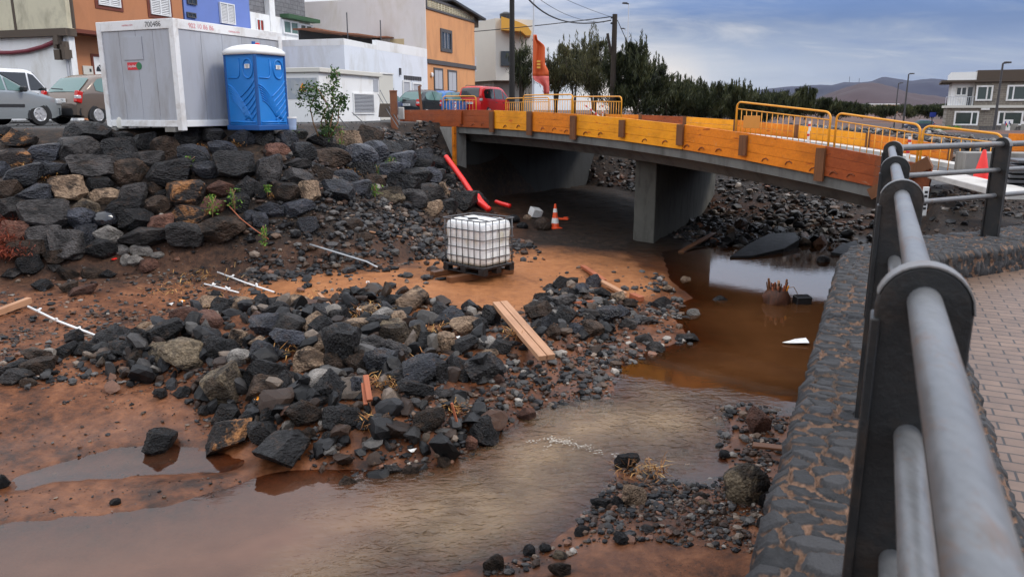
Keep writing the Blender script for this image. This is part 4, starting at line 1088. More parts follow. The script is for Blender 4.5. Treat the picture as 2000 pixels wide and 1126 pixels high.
LOW1 = "1025,290,210,170d 1455,260,290,190o 1440,120,190,140d 1560,150,120,110d 1300,75,90,70d 20,525,80,90d 735,655,60,40d"
LOW2 = ("200,340,370,200d 60,210,200,130d 90,110,130,110d 310,110,220,160n 550,150,240,170d 390,30,180,90d 400,85,90,70g 340,240,80,90n 480,260,160,90d 590,550,110,110n 670,540,70,60n "
 "860,615,80,50r 990,470,100,80n 880,455,130,50g 1195,420,80,80n 1360,285,90,90r 1460,220,170,180d 1110,160,180,140n 830,170,150,130n 700,160,90,80d 200,1040,90,80d 1510,1050,120,110n")
LOW3 = ("90,105,110,90r 1565,150,130,180r 1480,560,260,250y 1070,340,90,50d 1010,360,70,40n 730,400,130,110d 770,630,140,140t 560,670,110,70d 660,660,100,90d 1195,625,90,50n "
 "1220,665,70,40t 1600,790,80,80d 300,1095,140,80n 310,1000,90,50y 110,975,70,80d 210,950,70,50d 440,850,100,60d 690,900,100,70d 860,830,80,40g 1350,355,70,50d 1620,650,90,130d")

TONE = {'d': 'black', 'b': 'blue-black', 'g': 'grey', 'n': 'brown', 'r': 'reddish', 't': 'tan-black', 'l': 'pale grey', 'o': 'orange-patched', 'y': 'lichen-spotted'}
STONES = []
def add_stones(src, ox, oy, k, zone):
    for w in src.split():
        tone = w[-1]; cx, cy, ww, hh = map(float, w[:-1].split(','))
        STONES.append(dict(cx=ox + cx / k, cy=oy + cy / k, w=ww / k, h=hh / k, tone=tone, zone=zone))
add_stones(BANK, 0, 250, 3.992, 'bank'); add_stones(BANK2, 500, 250, 3.992, 'bank')
add_stones(HEAP, 0, 500, 3.992, 'heap'); add_stones(HEAP2, 500, 500, 3.992, 'heap'); add_stones(HEAP3, 1000, 500, 3.992, 'heap')
add_stones(LOW1, 0, 780, 3.254, 'low'); add_stones(LOW2, 500, 780, 3.254, 'low'); add_stones(LOW3, 1000, 780, 3.254, 'low')
seen = []
for s_ in STONES:
    if not any(abs(s_['cx'] - q['cx']) < 6 and abs(s_['cy'] - q['cy']) < 6 for q in seen): seen.append(s_)
STONES = seen

def word_w(s_):
    x, y = s_['cx'], s_['cy']
    if s_['zone'] == 'bank':
        if y > 478: row = 'at the bank foot'
        elif y > 425: row = 'low at the bank foot'
        elif y > 375: row = 'low on the bank'
        elif y > 325: row = 'halfway up the bank'
        elif y > 285: row = 'high on the bank'
        else: row = 'atop the stone bank'
        for lim, nm in ((105, 'below the silver car'), (220, 'below the bronze car'), (355, 'below the container end'), (440, 'below the container side'), (575, 'below the blue toilet'), (690, 'below the leafy shrub'), (800, 'below the louvred hut'), (2000, 'left of the red pipe')):
            if x < lim: break
        return row, nm
    if s_['zone'] == 'heap':
        if y < 565: row = 'behind the sandy flat'
        elif y < 620: row = 'behind the rubble heap'
        elif y < 665: row = 'atop the rubble heap'
        elif y < 720: row = 'amid the rubble heap'
        else: row = 'before the rubble heap'
        for lim, nm in ((160, 'near the left edge'), (330, 'towards the left end'), (500, 'left of the middle'), (680, 'below the white lath'), (850, 'below the white tank'), (960, 'just left of the long plank'), (1085, 'beside the long plank'), (1240, 'below the split board'), (1420, 'by the brown pool'), (3000, 'in the pool near the stump')):
            if x < lim: break
        return row, nm
    if x < 180: return 'on the wet mud', 'at the left edge'
    if x < 380: return 'in the muddy puddle', 'at the left'
    if x < 640: return 'at the water edge', 'before the puddle' if y < 850 else 'in front of the rubble heap'
    if x < 830: return 'in the shallow water', 'below the rubble heap'
    if x < 1010: return 'at the stream edge' if y < 950 else 'at the bottom', 'left of the running water'
    if x < 1130: return 'at the stream edge', 'in the running water' if y < 980 else 'at the bottom'
    if x < 1400: return 'on the gravel spit', 'right of the running water' if y > 930 else 'in the shallows'
    return 'beside the canal wall', 'in the right corner' if y > 940 else 'near the fast water'
groups = {}
for s_ in STONES:
    a, b = word_w(s_)
    ar = s_['w'] * s_['h']
    size = 'large' if ar > (2600 if s_['zone'] != 'low' else 3400) else ('small' if ar < 700 and not (s_['tone'] == 'l' and s_['zone'] == 'bank') else '')
    flat_ = 'flat' if s_['w'] > 1.9 * s_['h'] else ('tall' if s_['h'] > 1.15 * s_['w'] else '')
    kind = 'boulder' if s_['zone'] == 'bank' else 'rock'
    lab = ' '.join(x for x in (size, flat_, TONE[s_['tone']], kind, a + ',', b) if x)
    if len(lab.split()) > 12 and flat_: lab = lab.replace(flat_ + ' ', '', 1)
    s_['label'] = lab; groups.setdefault(lab, []).append(s_)
for lab, g in groups.items():
    if len(g) > 1:
        g.sort(key=lambda q: q['cx'])
        names = {2: ['left of two', 'right of two'], 3: ['leftmost of three', 'middle of three', 'rightmost of three'], 4: ['leftmost of four', 'second of four', 'third of four', 'rightmost of four'],
                 5: ['leftmost of five', 'second of five', 'third of five', 'fourth of five', 'rightmost of five']}.get(len(g))
        for i, q in enumerate(g):
            q['label'] = lab + ', ' + (names[i] if names else f'one of {len(g)}')

GRP = {'bank': 'boulders of the stone bank', 'heap': 'rocks of the rubble heap', 'low': 'rocks along the water'}
def place_stone(s_, i):
    zone = s_['zone']; w, h = s_['w'], s_['h']
    if zone == 'bank':
        p = hit(s_['cx'], s_['cy'] + 0.12 * h)
    else:
        p = hit(s_['cx'], s_['cy'] + 0.34 * h)
    dist = math.sqrt(p[0] ** 2 + p[1] ** 2 + (p[2] - CZ) ** 2)
    dd = ray(s_['cx'], s_['cy']); k = dist / np.linalg.norm(dd) / F
    W, Hh = w * k, h * k
    D = (W * 0.55 + Hh * 0.45) * rng.uniform(0.85, 1.1)
    view = np.array((p[0], p[1])); view = view / np.linalg.norm(view); az = math.atan2(-view[0], view[1])
    kind = 'block' if zone == 'bank' else ('sharp' if s_['tone'] in 'dbgotn' and (W > 0.13 or zone == 'heap') else 'round')
    if zone == 'bank' and W < 0.30: kind = 'round'
    if s_['tone'] in 'yr' and zone != 'bank': kind = 'round' if rng.random() < 0.35 else 'block'
    pr = PROT[kind]; me = pr[int(rng.integers(len(pr)))]
    nm = {'bank': 'boulder'}.get(zone, 'rock')
    o = bpy.data.objects.new(nm, me); COL.objects.link(o)
    o.material_slots[0].link = 'OBJECT'; o.material_slots[0].material = ROCK[s_['tone']]
    if zone == 'bank':
        kb = 1.0 + 0.28 * sstep(560, 760, s_['cx']); o.scale = (W * 1.20 * kb, D * 1.05 * kb, Hh * 1.24 * kb)
        e_ = 0.25; hx = (Hz(p[0] + e_, p[1]) - Hz(p[0] - e_, p[1])) / (2 * e_); hy = (Hz(p[0], p[1] + e_) - Hz(p[0], p[1] - e_)) / (2 * e_)
        nr = np.array((-hx, -hy, 1.0)); nr /= np.linalg.norm(nr)
        c = p + nr * D * 0.16 - np.array((view[0], view[1], 0)) * D * 0.06
        tilt = (R(-14) + rng.normal(0, 0.12), rng.normal(0, 0.10), az + rng.normal(0, 0.16))
    else:
        hz = Hh * 1.05
        k_ = 1.42 if zone == 'heap' else 1.16
        o.scale = (W * k_, D * k_, hz * k_)
        c = p + np.array((0, 0, hz * 0.34)) + np.array((view[0], view[1], 0)) * D * 0.25
        tilt = (rng.normal(0, 0.16), rng.normal(0, 0.16), az + rng.normal(0, 0.5 if kind != 'sharp' else 0.35) + (math.pi if rng.random() < 0.5 else 0))
    o.location = tuple(c); o.rotation_euler = tilt
    tag(o, s_['label'], 'boulder' if nm == 'boulder' else 'rock', GRP[zone])
for i, s_ in enumerate(STONES): place_stone(s_, i)

# ------------------------------------------------------------------ gravel and loose stones past counting
GTONES = np.array([(0.011, 0.011, 0.012), (0.022, 0.022, 0.024), (0.045, 0.042, 0.041), (0.085, 0.079, 0.074), (0.042, 0.026, 0.019), (0.10, 0.065, 0.045), (0.15, 0.075, 0.048), (0.17, 0.13, 0.10), (0.26, 0.23, 0.20)])
def scatter(name, zones, label_seed, ico_m=ICO1, smooth=True):
    """zones: (photo polygon, ground height guess, count, size range, tone weights, angular)"""
    r = np.random.default_rng(label_seed)
    cos_, fs_, ts_ = [], [], []; nvt = 0
    bv, bf = ico_m
    for poly, zg, cnt, (s0, s1), wts, ang in zones:
        P = [(G(px, py, zg)[:2]) for px, py in poly] if isinstance(poly[0][0], int) else poly
        P = np.array(P); mn, mx = P.min(0), P.max(0)
        q = r.uniform(mn, mx, (cnt * 12, 2)); sd, _ = poly_sd(q[:, 0], q[:, 1], P.tolist())
        dens = vnoise(q[:, 0], q[:, 1], 0.7, label_seed) * 0.6 + vnoise(q[:, 0], q[:, 1], 0.25, label_seed + 5) * 0.4
        q = q[(sd < 0.12 * (dens - .2)) & (dens > r.uniform(0.15, 0.75, len(q)))][:cnt]
        ds_ = poly_sd(q[:, 0], q[:, 1], SAND)[0]; q = q[(ds_ > r.normal(0.0, 0.22, len(q))) | (r.random(len(q)) < 0.05)]
        z = H(q[:, 0], q[:, 1]); n = len(q)
        size = s0 * (s1 / s0) ** (r.random(n) ** 2.5)
        S = np.stack((size * r.uniform(0.9, 1.5, n), size * r.uniform(0.7, 1.1, n), size * r.uniform(0.45, 0.85, n)), -1) * 0.5
        a = r.uniform(0, 2 * math.pi, n); tl = r.normal(0, 0.3, n)
        V = np.repeat(bv[None], n, 0) * (1 + r.normal(0, 0.20 if ang else 0.10, (n, len(bv), 1)))
        V = V * S[:, None, :]
        ct, st_ = np.cos(tl)[:, None], np.sin(tl)[:, None]
        x, y, zz = V[..., 0], V[..., 1] * ct - V[..., 2] * st_, V[..., 1] * st_ + V[..., 2] * ct
        ca, sa = np.cos(a)[:, None], np.sin(a)[:, None]
        V = np.stack((x * ca - y * sa + q[:, :1], x * sa + y * ca + q[:, 1:], zz + (z + S[:, 2] * 0.45)[:, None]), -1)
        w = np.array(wts, float); w /= w.sum()
        tone = GTONES[r.choice(len(GTONES), n, p=w)] * r.uniform(0.65, 1.35, (n, 1))
        cos_.append(V.reshape(-1, 3)); ts_.append(np.repeat(np.concatenate((tone, np.ones((n, 1))), 1), len(bv), 0))
        fs_.append((bf[None] + (nvt + np.arange(n) * len(bv))[:, None, None]).reshape(-1, 3)); nvt += n * len(bv)
    co = np.concatenate(cos_); f = np.concatenate(fs_)
    me = bpy.data.meshes.new(name); o = bpy.data.objects.new(name, me); COL.objects.link(o)
    fast_mesh(me, co, f)
    at = me.attributes.new('tone', 'FLOAT_COLOR', 'POINT'); at.data.foreach_set('color', np.concatenate(ts_).astype(np.float32).ravel())
    me.materials.append(MGRAVEL)
    if smooth: me.shade_smooth()
    else: me.shade_flat()
    o['kind'] = 'stuff'; return o
DK = (6, 6, 4, 2, 4, 2, .7, .7, .3); MIX = (4, 4, 3, 2, 5, 3, 1.5, 1.4, .5); BRN = (2, 2, 2, 1, 5, 4, 2, 1.5, .6); GRY = (1.5, 3, 6, 7, 3, 2, .8, 2, 2)
o = scatter('gravel', [
    (((590, 428), (720, 412), (860, 410), (940, 422), (1030, 425), (1070, 450), (1000, 470), (880, 470), (860, 490), (740, 525), (600, 545), (500, 530), (480, 480), (540, 440)), 0.95, 8200, (0.05, 0.27), DK, False),
    (((0, 500), (250, 490), (520, 490), (620, 530), (520, 560), (380, 590), (260, 620), (120, 640), (0, 660)), 0.55, 3400, (0.015, 0.11), MIX, True),
    (((0, 640), (300, 600), (600, 575), (640, 600), (360, 650), (200, 680), (0, 720)), 0.35, 1300, (0.02, 0.09), BRN, True),
    (((0, 255), (850, 255), (900, 330), (960, 420), (600, 440), (200, 480), (0, 510)), 2.0, 1900, (0.03, 0.10), DK, True),
    ([(-4.6, 26.5), (-3.2, 29.6), (-2.3, 28.2), (-1.2, 27.2), (-0.4, 24.5), (-1.6, 22.5), (-3.0, 23.5)], 2, 3200, (0.05, 0.24), DK, True)], 11, smooth=False)
o['label'] = 'dark rounded gravel washed along the foot of the stone bank'; o['category'] = 'gravel'
o = scatter('gravel', [
    (((60, 740), (330, 640), (640, 600), (980, 610), (1110, 570), (1230, 590), (1200, 660), (1150, 760), (980, 800), (900, 860), (640, 870), (420, 800), (300, 740)), 0.2, 5200, (0.025, 0.15), DK, True),
    (((1060, 550), (1160, 515), (1290, 530), (1340, 600), (1350, 660), (1230, 700), (1190, 740), (1190, 780), (1080, 790), (960, 800), (960, 700), (1060, 660)), 0.1, 4400, (0.025, 0.17), GRY, False),
    (((0, 740), (330, 750), (420, 850), (260, 900), (0, 900)), 0.0, 260, (0.01, 0.06), MIX, True),
    (((0, 960), (300, 940), (520, 920), (420, 980), (200, 1005), (0, 1020)), -0.1, 160, (0.01, 0.05), DK, True),
    (((120, 790), (300, 740), (520, 760), (700, 820), (560, 860), (400, 830), (260, 800)), 0.05, 700, (0.015, 0.07), BRN, True),
    (((740, 850), (900, 800), (1000, 820), (930, 870), (850, 910), (760, 910)), -0.05, 700, (0.02, 0.11), MIX, False)], 12, smooth=False)
o['label'] = 'loose stones and grit strewn through the rubble heap'; o['category'] = 'gravel'
o = scatter('gravel', [
    (((1230, 890), (1320, 930), (1420, 920), (1500, 840), (1530, 820), (1520, 930), (1490, 1090), (1300, 1060), (1160, 1060), (1040, 1110), (940, 1120), (1080, 1060), (1160, 990), (1200, 930)), -0.12, 3600, (0.012, 0.10), MIX, False),
    (((1180, 930), (1400, 960), (1500, 900), (1490, 1000), (1200, 1020)), -0.1, 1300, (0.012, 0.07), BRN, True),
    (((1400, 790), (1560, 790), (1520, 900), (1420, 920)), -0.05, 300, (0.03, 0.14), MIX, False)], 13, smooth=False)
o['label'] = 'wet gravel spit between the stream and the canal wall'; o['category'] = 'gravel'
o = scatter('gravel', [
    ([(-1.0, 35.5), (2.6, 34.3), (4.5, 33.2), (5.4, 28.2), (7.0, 25.2), (9.6, 22.8), (12.9, 21.6), (17, 25), (18, 34), (12, 42), (0, 44)], 1, 12000, (0.07, 0.34), GRY, True),
    ([(3.6, 8.2), (7.0, 14.2), (12, 15.5), (16, 15.5), (12, 12.3), (8, 10.4), (4.6, 8.6)], 2, 4200, (0.02, 0.14), DK, True),
    ([(4.0, 23.6), (6.0, 21.6), (9.4, 20.6), (11.5, 21.5), (8.5, 24), (5.5, 27)], 0, 1500, (0.05, 0.28), DK, True)], 14, smooth=False)
o['label'] = 'broken grey stones over the bank beyond the bridge'; o['category'] = 'gravel'

# angular rubble between the big rocks of the heap, past counting
def rubble():
    r = np.random.default_rng(21); protos = []
    bv, bf = ICO2
    for k in range(10):
        v = bv.copy()
        for _ in range(11):
            nrm = r.normal(0, 1, 3); nrm /= np.linalg.norm(nrm); d = r.uniform(0.40, 0.72); h = v @ nrm - d; v = v - np.where(h > 0, h, 0)[:, None] * nrm
        v += r.normal(0, 0.022, v.shape); protos.append(v / np.abs(v).max(0) * 0.5)
    cos_, fs_, ts_ = [], [], []; nv = 0
    for poly, zg, cnt, s0, s1 in ((((170, 700), (350, 640), (620, 600), (800, 590), (960, 620), (960, 780), (860, 830), (660, 850), (480, 790), (330, 730)), 0.35, 430, 0.14, 0.42), (((1050, 570), (1180, 560), (1230, 600), (1150, 690), (1040, 690)), 0.2, 120, 0.10, 0.28),
          (((1400, 478), (1480, 466), (1600, 472), (1660, 464), (1650, 446), (1560, 440), (1440, 448)), 0.1, 90, 0.18, 0.55), (((440, 800), (560, 780), (700, 850), (620, 870)), 0.0, 40, 0.10, 0.3), (((150, 720), (300, 660), (330, 730), (220, 750)), 0.2, 60, 0.1, 0.3), (((20, 720), (100, 700), (110, 750), (30, 760)), 0.1, 24, 0.1, 0.28)):
        P = np.array([G(px, py, zg)[:2] for px, py in poly]); q = r.uniform(P.min(0), P.max(0), (cnt * 8, 2)); q = q[poly_sd(q[:, 0], q[:, 1], P.tolist())[0] < 0][:cnt]
        z = H(q[:, 0], q[:, 1])
        for (x, y), zz in zip(q, z):
            s_ = s0 * (s1 / s0) ** (r.random() ** 1.6); v = protos[int(r.integers(10))] * np.array((s_ * r.uniform(.9, 1.4), s_ * r.uniform(.7, 1.1), s_ * r.uniform(.55, .95)))
            M3 = np.array(Quaternion(r.normal(0, 1, 4)).normalized().to_matrix()) if r.random() < .6 else np.array(Matrix.Rotation(r.uniform(0, 6.28), 3, 'Z'))
            v = v @ M3.T + (x, y, zz + s_ * r.uniform(.10, .38)); cos_.append(v); fs_.append(bf + nv); nv += len(v)
            tn = GTONES[r.choice(9, p=np.array((8, 6, 4, 2, 4, 2, 1, 1.6, .5)) / 29.1)] * r.uniform(.35, 1.0); ts_.append(np.tile((*tn, 1), (len(v), 1)))
    me = bpy.data.meshes.new('rubble'); o = bpy.data.objects.new('rubble', me); COL.objects.link(o); fast_mesh(me, np.concatenate(cos_), np.concatenate(fs_))
    at = me.attributes.new('tone', 'FLOAT_COLOR', 'POINT'); at.data.foreach_set('color', np.concatenate(ts_).astype(np.float32).ravel()); me.materials.append(MGRAVEL); me.shade_flat()
    o['kind'] = 'stuff'; o['label'] = 'broken black rubble packed between larger rocks and along the pool head'; o['category'] = 'rubble'
rubble()

_bad = [o.name + ': ' + o['label'] for o in bpy.data.objects if 'label' in o and len(o['label'].split()) > 16]
if _bad: print('LONG', _bad)

# ------------------------------------------------------------------ buildings along the street on the left
SAZ = R(18)
class Facade:
    """a wall plane through (x, y) running along azimuth az; local x along it, y into the building, z up"""
    def __init__(s, x, y, az=SAZ, z=Z_ST):
        s.o = np.array((x, y, z)); s.az = az; s.d = np.array((math.sin(az), math.cos(az))); s.inn = np.array((-math.cos(az), math.sin(az)))
        s.rz = R(90) - az
    def at(s, px, py):
        r_ = ray(px, py); n = s.inn
        t = (s.o[0] * n[0] + s.o[1] * n[1]) / (r_[0] * n[0] + r_[1] * n[1])
        p = r_ * t + np.array((0, 0, CZ))
        return float((p[0] - s.o[0]) * s.d[0] + (p[1] - s.o[1]) * s.d[1]), float(p[2] - s.o[2])
    def rect(s, x0, y0, x1, y1):
        a = s.at(x0, y0); b = s.at(x1, y1); c = s.at(x1, y0); d = s.at(x0, y1)
        return (a[0] + d[0]) / 2, (b[0] + c[0]) / 2, (b[1] + d[1]) / 2, (a[1] + c[1]) / 2     # u0 u1 z0 z1
def wallbox(parent, name, u0, u1, y0, y1, z0, z1, mt, bev=0.0):
    return MB().box(((u0 + u1) / 2, (y0 + y1) / 2, (z0 + z1) / 2), (u1 - u0, y1 - y0, z1 - z0)).build(name, mt, parent, bevel=bev)
def frame_bm(u0, u1, z0, z1, w, y0, y1):
    m = MB()
    for c, d in (((u0 + w / 2, (y0 + y1) / 2, (z0 + z1) / 2), (w, y1 - y0, z1 - z0)), ((u1 - w / 2, (y0 + y1) / 2, (z0 + z1) / 2), (w, y1 - y0, z1 - z0)),
                 (((u0 + u1) / 2, (y0 + y1) / 2, z0 + w / 2), (u1 - u0 - 2 * w, y1 - y0, w)), (((u0 + u1) / 2, (y0 + y1) / 2, z1 - w / 2), (u1 - u0 - 2 * w, y1 - y0, w))):
        m.box(c, d)
    return m
def window(parent, u0, u1, z0, z1, frame, pane, w=0.07, proud=0.06, mull=1, name='window', sill=None):
    f = frame_bm(u0, u1, z0, z1, w, -proud, 0.02)
    for k in range(mull):
        uc = u0 + (u1 - u0) * (k + 1) / (mull + 1); f.box((uc, -proud * 0.4, (z0 + z1) / 2), (w * 0.8, proud * 0.8, z1 - z0 - 2 * w))
    fo = f.build(name, M[frame], parent)
    MB().box(((u0 + u1) / 2, -0.012, (z0 + z1) / 2), (u1 - u0 - w, 0.03, z1 - z0 - w)).build('pane', M[pane], fo)
    if sill: MB().box(((u0 + u1) / 2, -0.07, z0 - 0.04), (u1 - u0 + 0.16, 0.22, 0.075)).build('sill', M[sill], fo)
    return fo
def shutters(parent, u0, u1, z0, z1, frame, mt, surround=None, name='shuttered_window'):
    if surround:
        fo = frame_bm(u0 - 0.16, u1 + 0.16, z0 - 0.16, z1 + 0.16, 0.17, -0.035, 0.02).build(name, M[surround], parent)
    f = frame_bm(u0, u1, z0, z1, 0.06, -0.09, 0.02)
    uc = (u0 + u1) / 2; f.box((uc, -0.05, (z0 + z1) / 2), (0.07, 0.06, z1 - z0 - 0.12))
    if not surround: fo = f.build(name, M[frame], parent)
    else: f.build('frame', M[frame], fo)
    sl = MB(); n = max(6, int((z1 - z0) / 0.085))
    for a, b in ((u0 + 0.06, uc - 0.035), (uc + 0.035, u1 - 0.06)):
        for k in range(n):
            z = z0 + 0.08 + (z1 - z0 - 0.16) * (k + 0.5) / n
            sl.box(((a + b) / 2, -0.035, z), (b - a, 0.012, (z1 - z0) / n * 0.95), M=Matrix.Rotation(R(-38), 4, 'X'))
    sl.build('slats', M[mt], fo)
    MB().box(((u0 + u1) / 2, 0.0, (z0 + z1) / 2), (u1 - u0 - 0.1, 0.02, z1 - z0 - 0.1)).build('backing', M['grey_trim'], fo)
    return fo

def houses():
    # --- terracotta house
    fx = Facade(-18.4, 34.0)
    u1 = fx.at(364, 100)[0]
    h = thing('house', 'terracotta house with jutting upper storey and white shutters behind the grey container', 'house', tuple(fx.o), fx.rz)
    zo = fx.at(250, 68)[1]
    wallbox(h, 'wall', 0, u1, 0.9, 8, -0.3, zo, M['terracotta'])
    wallbox(h, 'upper_wall', -0.02, u1, 0, 8, zo, 7.6, M['terracotta'])
    wallbox(h, 'roof', -0.05, u1 + 0.0, -0.1, 8.1, 7.6, 7.8, M['terra_trim'])
    wallbox(h, 'slab_band', 0.01, u1 - 0.01, -0.02, 0.9, zo - 0.16, zo - 0.002, M['terra_trim'])
    for r_ in ((187, -62, 230, 12), (290, -50, 328, 30)):
        a = fx.rect(*r_); shutters(h, *a, 'shutter', 'shutter', 'terra_trim')
    fd = Facade(-18.4 + fx.inn[0] * 0.9, 34.0 + fx.inn[1] * 0.9)
    a = fd.rect(183, 112, 211, 158); zt = a[3]
    d = frame_bm(a[0] - 0.1, a[1] + 0.1, -0.1, zt + 0.12, 0.12, 0.86, 0.95).build('door_frame', M['terra_trim'], h)
    dr = MB().box(((a[0] + a[1]) / 2, 0.90, zt / 2), (a[1] - a[0], 0.05, zt)).build('door', M['white'], h)
    uc = (a[0] + a[1]) / 2; rr = (a[1] - a[0]) * 0.36
    arc = [(uc + rr * math.cos(t), zt - 0.62 + rr * math.sin(t)) for t in np.linspace(0, math.pi, 14)]
    MM = Matrix(((1, 0, 0, 0), (0, 0, -1, 0.868), (0, 1, 0, 0), (0, 0, 0, 1)))
    MB().prism(arc, 0, 0.012, MM).build('fanlight', M['glass'], dr)
    for k in (-1, 0, 1):
        MB().beam((uc, 0.85, zt - 0.62), (uc + rr * math.sin(k * 0.6), 0.85, zt - 0.62 + rr * math.cos(k * 0.6)), 0.02, 0.025).build('fanlight_bar', M['shutter'], dr)
    for k in (-1, 1): wallbox(dr, 'door_panel', uc + k * 0.22 - 0.1, uc + k * 0.22 + 0.1, 0.862, 0.874, 0.7, zt - 0.95, M['glass'])
    b = fd.rect(161, 129, 180, 146)
    mbx = wallbox(h, 'meter_box', b[0], b[1], 0.84, 0.9, b[2], b[3], M['beige'], 0.01)
    wallbox(mbx, 'meter_dial', b[1] - 0.2, b[1] - 0.1, 0.83, 0.84, b[3] - 0.25, b[3] - 0.12, M['ink'])
    # --- cream house at the far left: its gable wall faces the river bed
    e = Facade(-18.4, 34.0, SAZ + R(90))
    w0 = e.at(-60, 100)[0]
    hz = e.at(80, 60)[1]
    h = thing('house', 'weathered cream house with white ground floor at the left picture edge', 'house', tuple(e.o), e.rz)
    wallbox(h, 'wall', w0, -0.12, -0.30, 0.0, -0.3, hz - 0.3, M['white'])
    wallbox(h, 'upper_wall', w0, -0.03, -0.36, 0.0, hz, 7.2, M['cream'])
    wallbox(h, 'rear_wall', w0, w0 + 0.3, 0.0, 7, -0.3, 7.2, M['cream'])
    wallbox(h, 'ledge', w0, 0.05, -0.56, 0.0, hz - 0.3, hz, M['brown_roof'])
    ub = e.at(42, 30)[0]; uc = e.at(155, 30)[0]
    wallbox(h, 'dark_joint', ub - 0.07, ub + 0.07, -0.375, -0.3, hz, 7.2, M['brown_roof'])
    wallbox(h, 'dark_joint', uc - 0.06, uc + 0.06, -0.375, -0.3, hz, 7.2, M['brown_roof'])
    g = e.at(138, 85); g2 = e.at(150, 100)
    mb = MB(); r_ = random.Random(3)
    for k in range(7):
        mb.box((g[0] + r_.uniform(-.3, .35), -0.50 + r_.uniform(-.1, .1), g[1] + 0.1 - 0.16 * k * r_.uniform(.5, 1)), (r_.uniform(.12, .4), 0.2, r_.uniform(.2, .5)), r_.uniform(-.3, .3))
    mb.build('broken_eave', M['brown_roof'], h)
    u = e.at(146, 130)[0]
    MB().tube([(u, -0.36, -0.2), (u, -0.36, hz - 0.4)], 0.05, 8).build('downpipe', M['shutter_grey'], h)
    # maroon hose slung along the wall
    pts = []
    for px, py in ((-40, 103), (0, 104.5), (40, 104.5), (70, 101), (100, 93), (126, 82)):
        a = e.at(px, py); q = np.array((*(e.o[:2] + e.d * a[0] - e.inn * 0.42), e.o[2] + a[1])); pts.append(q)
    o = MB().tube(pts, 0.085, 10).build('hose', M['hose'], None, 'all'); base_here(o, pts[2]); tag(o, 'sagging maroon cable hose slung on the white wall, far left', 'hose')
    # --- blue house
    s0 = fx.at(364, 60)[0]; s1 = fx.at(491, 60)[0]
    o3 = fx.o[:2] + fx.d * s0
    fb = Facade(o3[0], o3[1])
    h = thing('house', 'plain blue house with one white shuttered window and two dark slits', 'house', tuple(fb.o), fb.rz)
    wallbox(h, 'wall', 0.01, s1 - s0, 0.03, 8, -0.3, 8.6, M['blue_wall'])
    shutters(h, *fb.rect(429, 7, 457, 47), 'shutter', 'shutter')
    window(h, *fb.rect(365, -8, 383, 9), 'grey_trim', 'glass', 0.05)
    window(h, *fb.rect(365, 25, 382, 35), 'grey_trim', 'glass', 0.05)
    # --- grey blockwork house
    s2 = fx.at(606, 60)[0]; o4 = fx.o[:2] + fx.d * s1
    fg = Facade(o4[0], o4[1])
    h = thing('house', 'unplastered grey block house with green eave, between blue house and pink wall', 'house', tuple(fg.o), fg.rz)
    sA = 0.0; sB = s2 - s1
    za = fg.at(545, 33)[1]
    wallbox(h, 'upper_wall', 0.0, sB, 0.3, 7, za, 9.5, M['block'])
    wallbox(h, 'wall', 0.0, sB, 0.0, 7, -0.3, za - 0.02, M['white'])
    a = fg.rect(525, -40, 535, 62); wallbox(h, 'pillar', a[0], a[1], -0.05, 0.35, a[2], 9.5, M['white'])
    a = fg.rect(500, 37, 515, 63); fo = window(h, *a, 'white', 'red_plastic', 0.08)
    for k in range(4):
        uu = a[0] + (a[1] - a[0]) * (k + 1) / 5; wallbox(fo, 'window_bar', uu - 0.03, uu + 0.03, -0.05, -0.03, a[2], a[3], M['brown_roof'])
    for r_ in ((551, 41, 582, 68), (584, 48, 609, 76)): window(h, *fg.rect(*r_), 'shutter', 'glass_green' if r_[0] > 560 else 'carglass', 0.09, 0.12, 1)
    ga = fg.at(548, 31); gb = fg.at(611, 47)
    MB().beam((ga[0], -0.25, ga[1]), (gb[0], -0.25, gb[1] + 0.12), 0.6, 0.22).build('eave', M['leaf_bright'] if False else flat('green_eave', (0.03, 0.085, 0.035), 0.6), h)
    # --- tall peach house with a long pinkish side wall
    fp = Facade(-5.57, 52.0)
    s3 = fp.at(927, 100)[0]; top = fp.at(838, -4)[1]; top = max(top, 7.0)
    h = thing('house', 'tall peach fronted house with lattice parapet and long pinkish white side wall', 'house', tuple(fp.o), fp.rz)
    h_peach = h; M['beige_worn'] = paint('worn_render', (0.50, 0.38, 0.22), 0.9, 0.25, 3)
    zpb = fp.at(838, 19)[1]
    dp = 12.0
    wallbox(h, 'wall', 0.06, s3, 0.0, dp, -0.3, zpb, M['peach'])
    sw_ = wallbox(h, 'side_wall', -0.10, 0.06, -0.02, dp, -0.3, top, M['pinkwhite'])
    wallbox(h, 'dado', 0.07, s3, -0.06, 0.02, -0.3, fp.at(836, 178)[1], M['grey_trim'])
    zb = fp.at(836, 117)[1]
    wallbox(h, 'string_course', 0.07, s3 + 0.1, -0.09, 0.02, zb - 0.22, zb + 0.05, M['grey_trim'])
    # lattice parapet
    fr = frame_bm(0.07, s3, zpb, top, 0.14, -0.07, 0.1).build('parapet', M['grey_trim'], h)
    lat = MB(); nu = 18; nzz = 4; uw = (s3 - 0.4) / nu; zh = (top - zpb - 0.28) / nzz
    for i in range(nu):
        for j in range(nzz):
            c = (0.22 + uw * (i + 0.5), 0.0, zpb + 0.14 + zh * (j + 0.5))
            lat.box((c[0], c[1], c[2] + zh * 0.43), (uw, 0.1, zh * 0.14)); lat.box((c[0], c[1], c[2] - zh * 0.43), (uw, 0.1, zh * 0.14))
            lat.box((c[0] - uw * 0.44, c[1], c[2]), (uw * 0.13, 0.1, zh * 0.7)); lat.box((c[0] + uw * 0.44, c[1], c[2]), (uw * 0.13, 0.1, zh * 0.7))
            lat.box(c, (uw * 0.34, 0.08, zh * 0.34), M=Matrix.Rotation(R(45), 4, 'Y'))
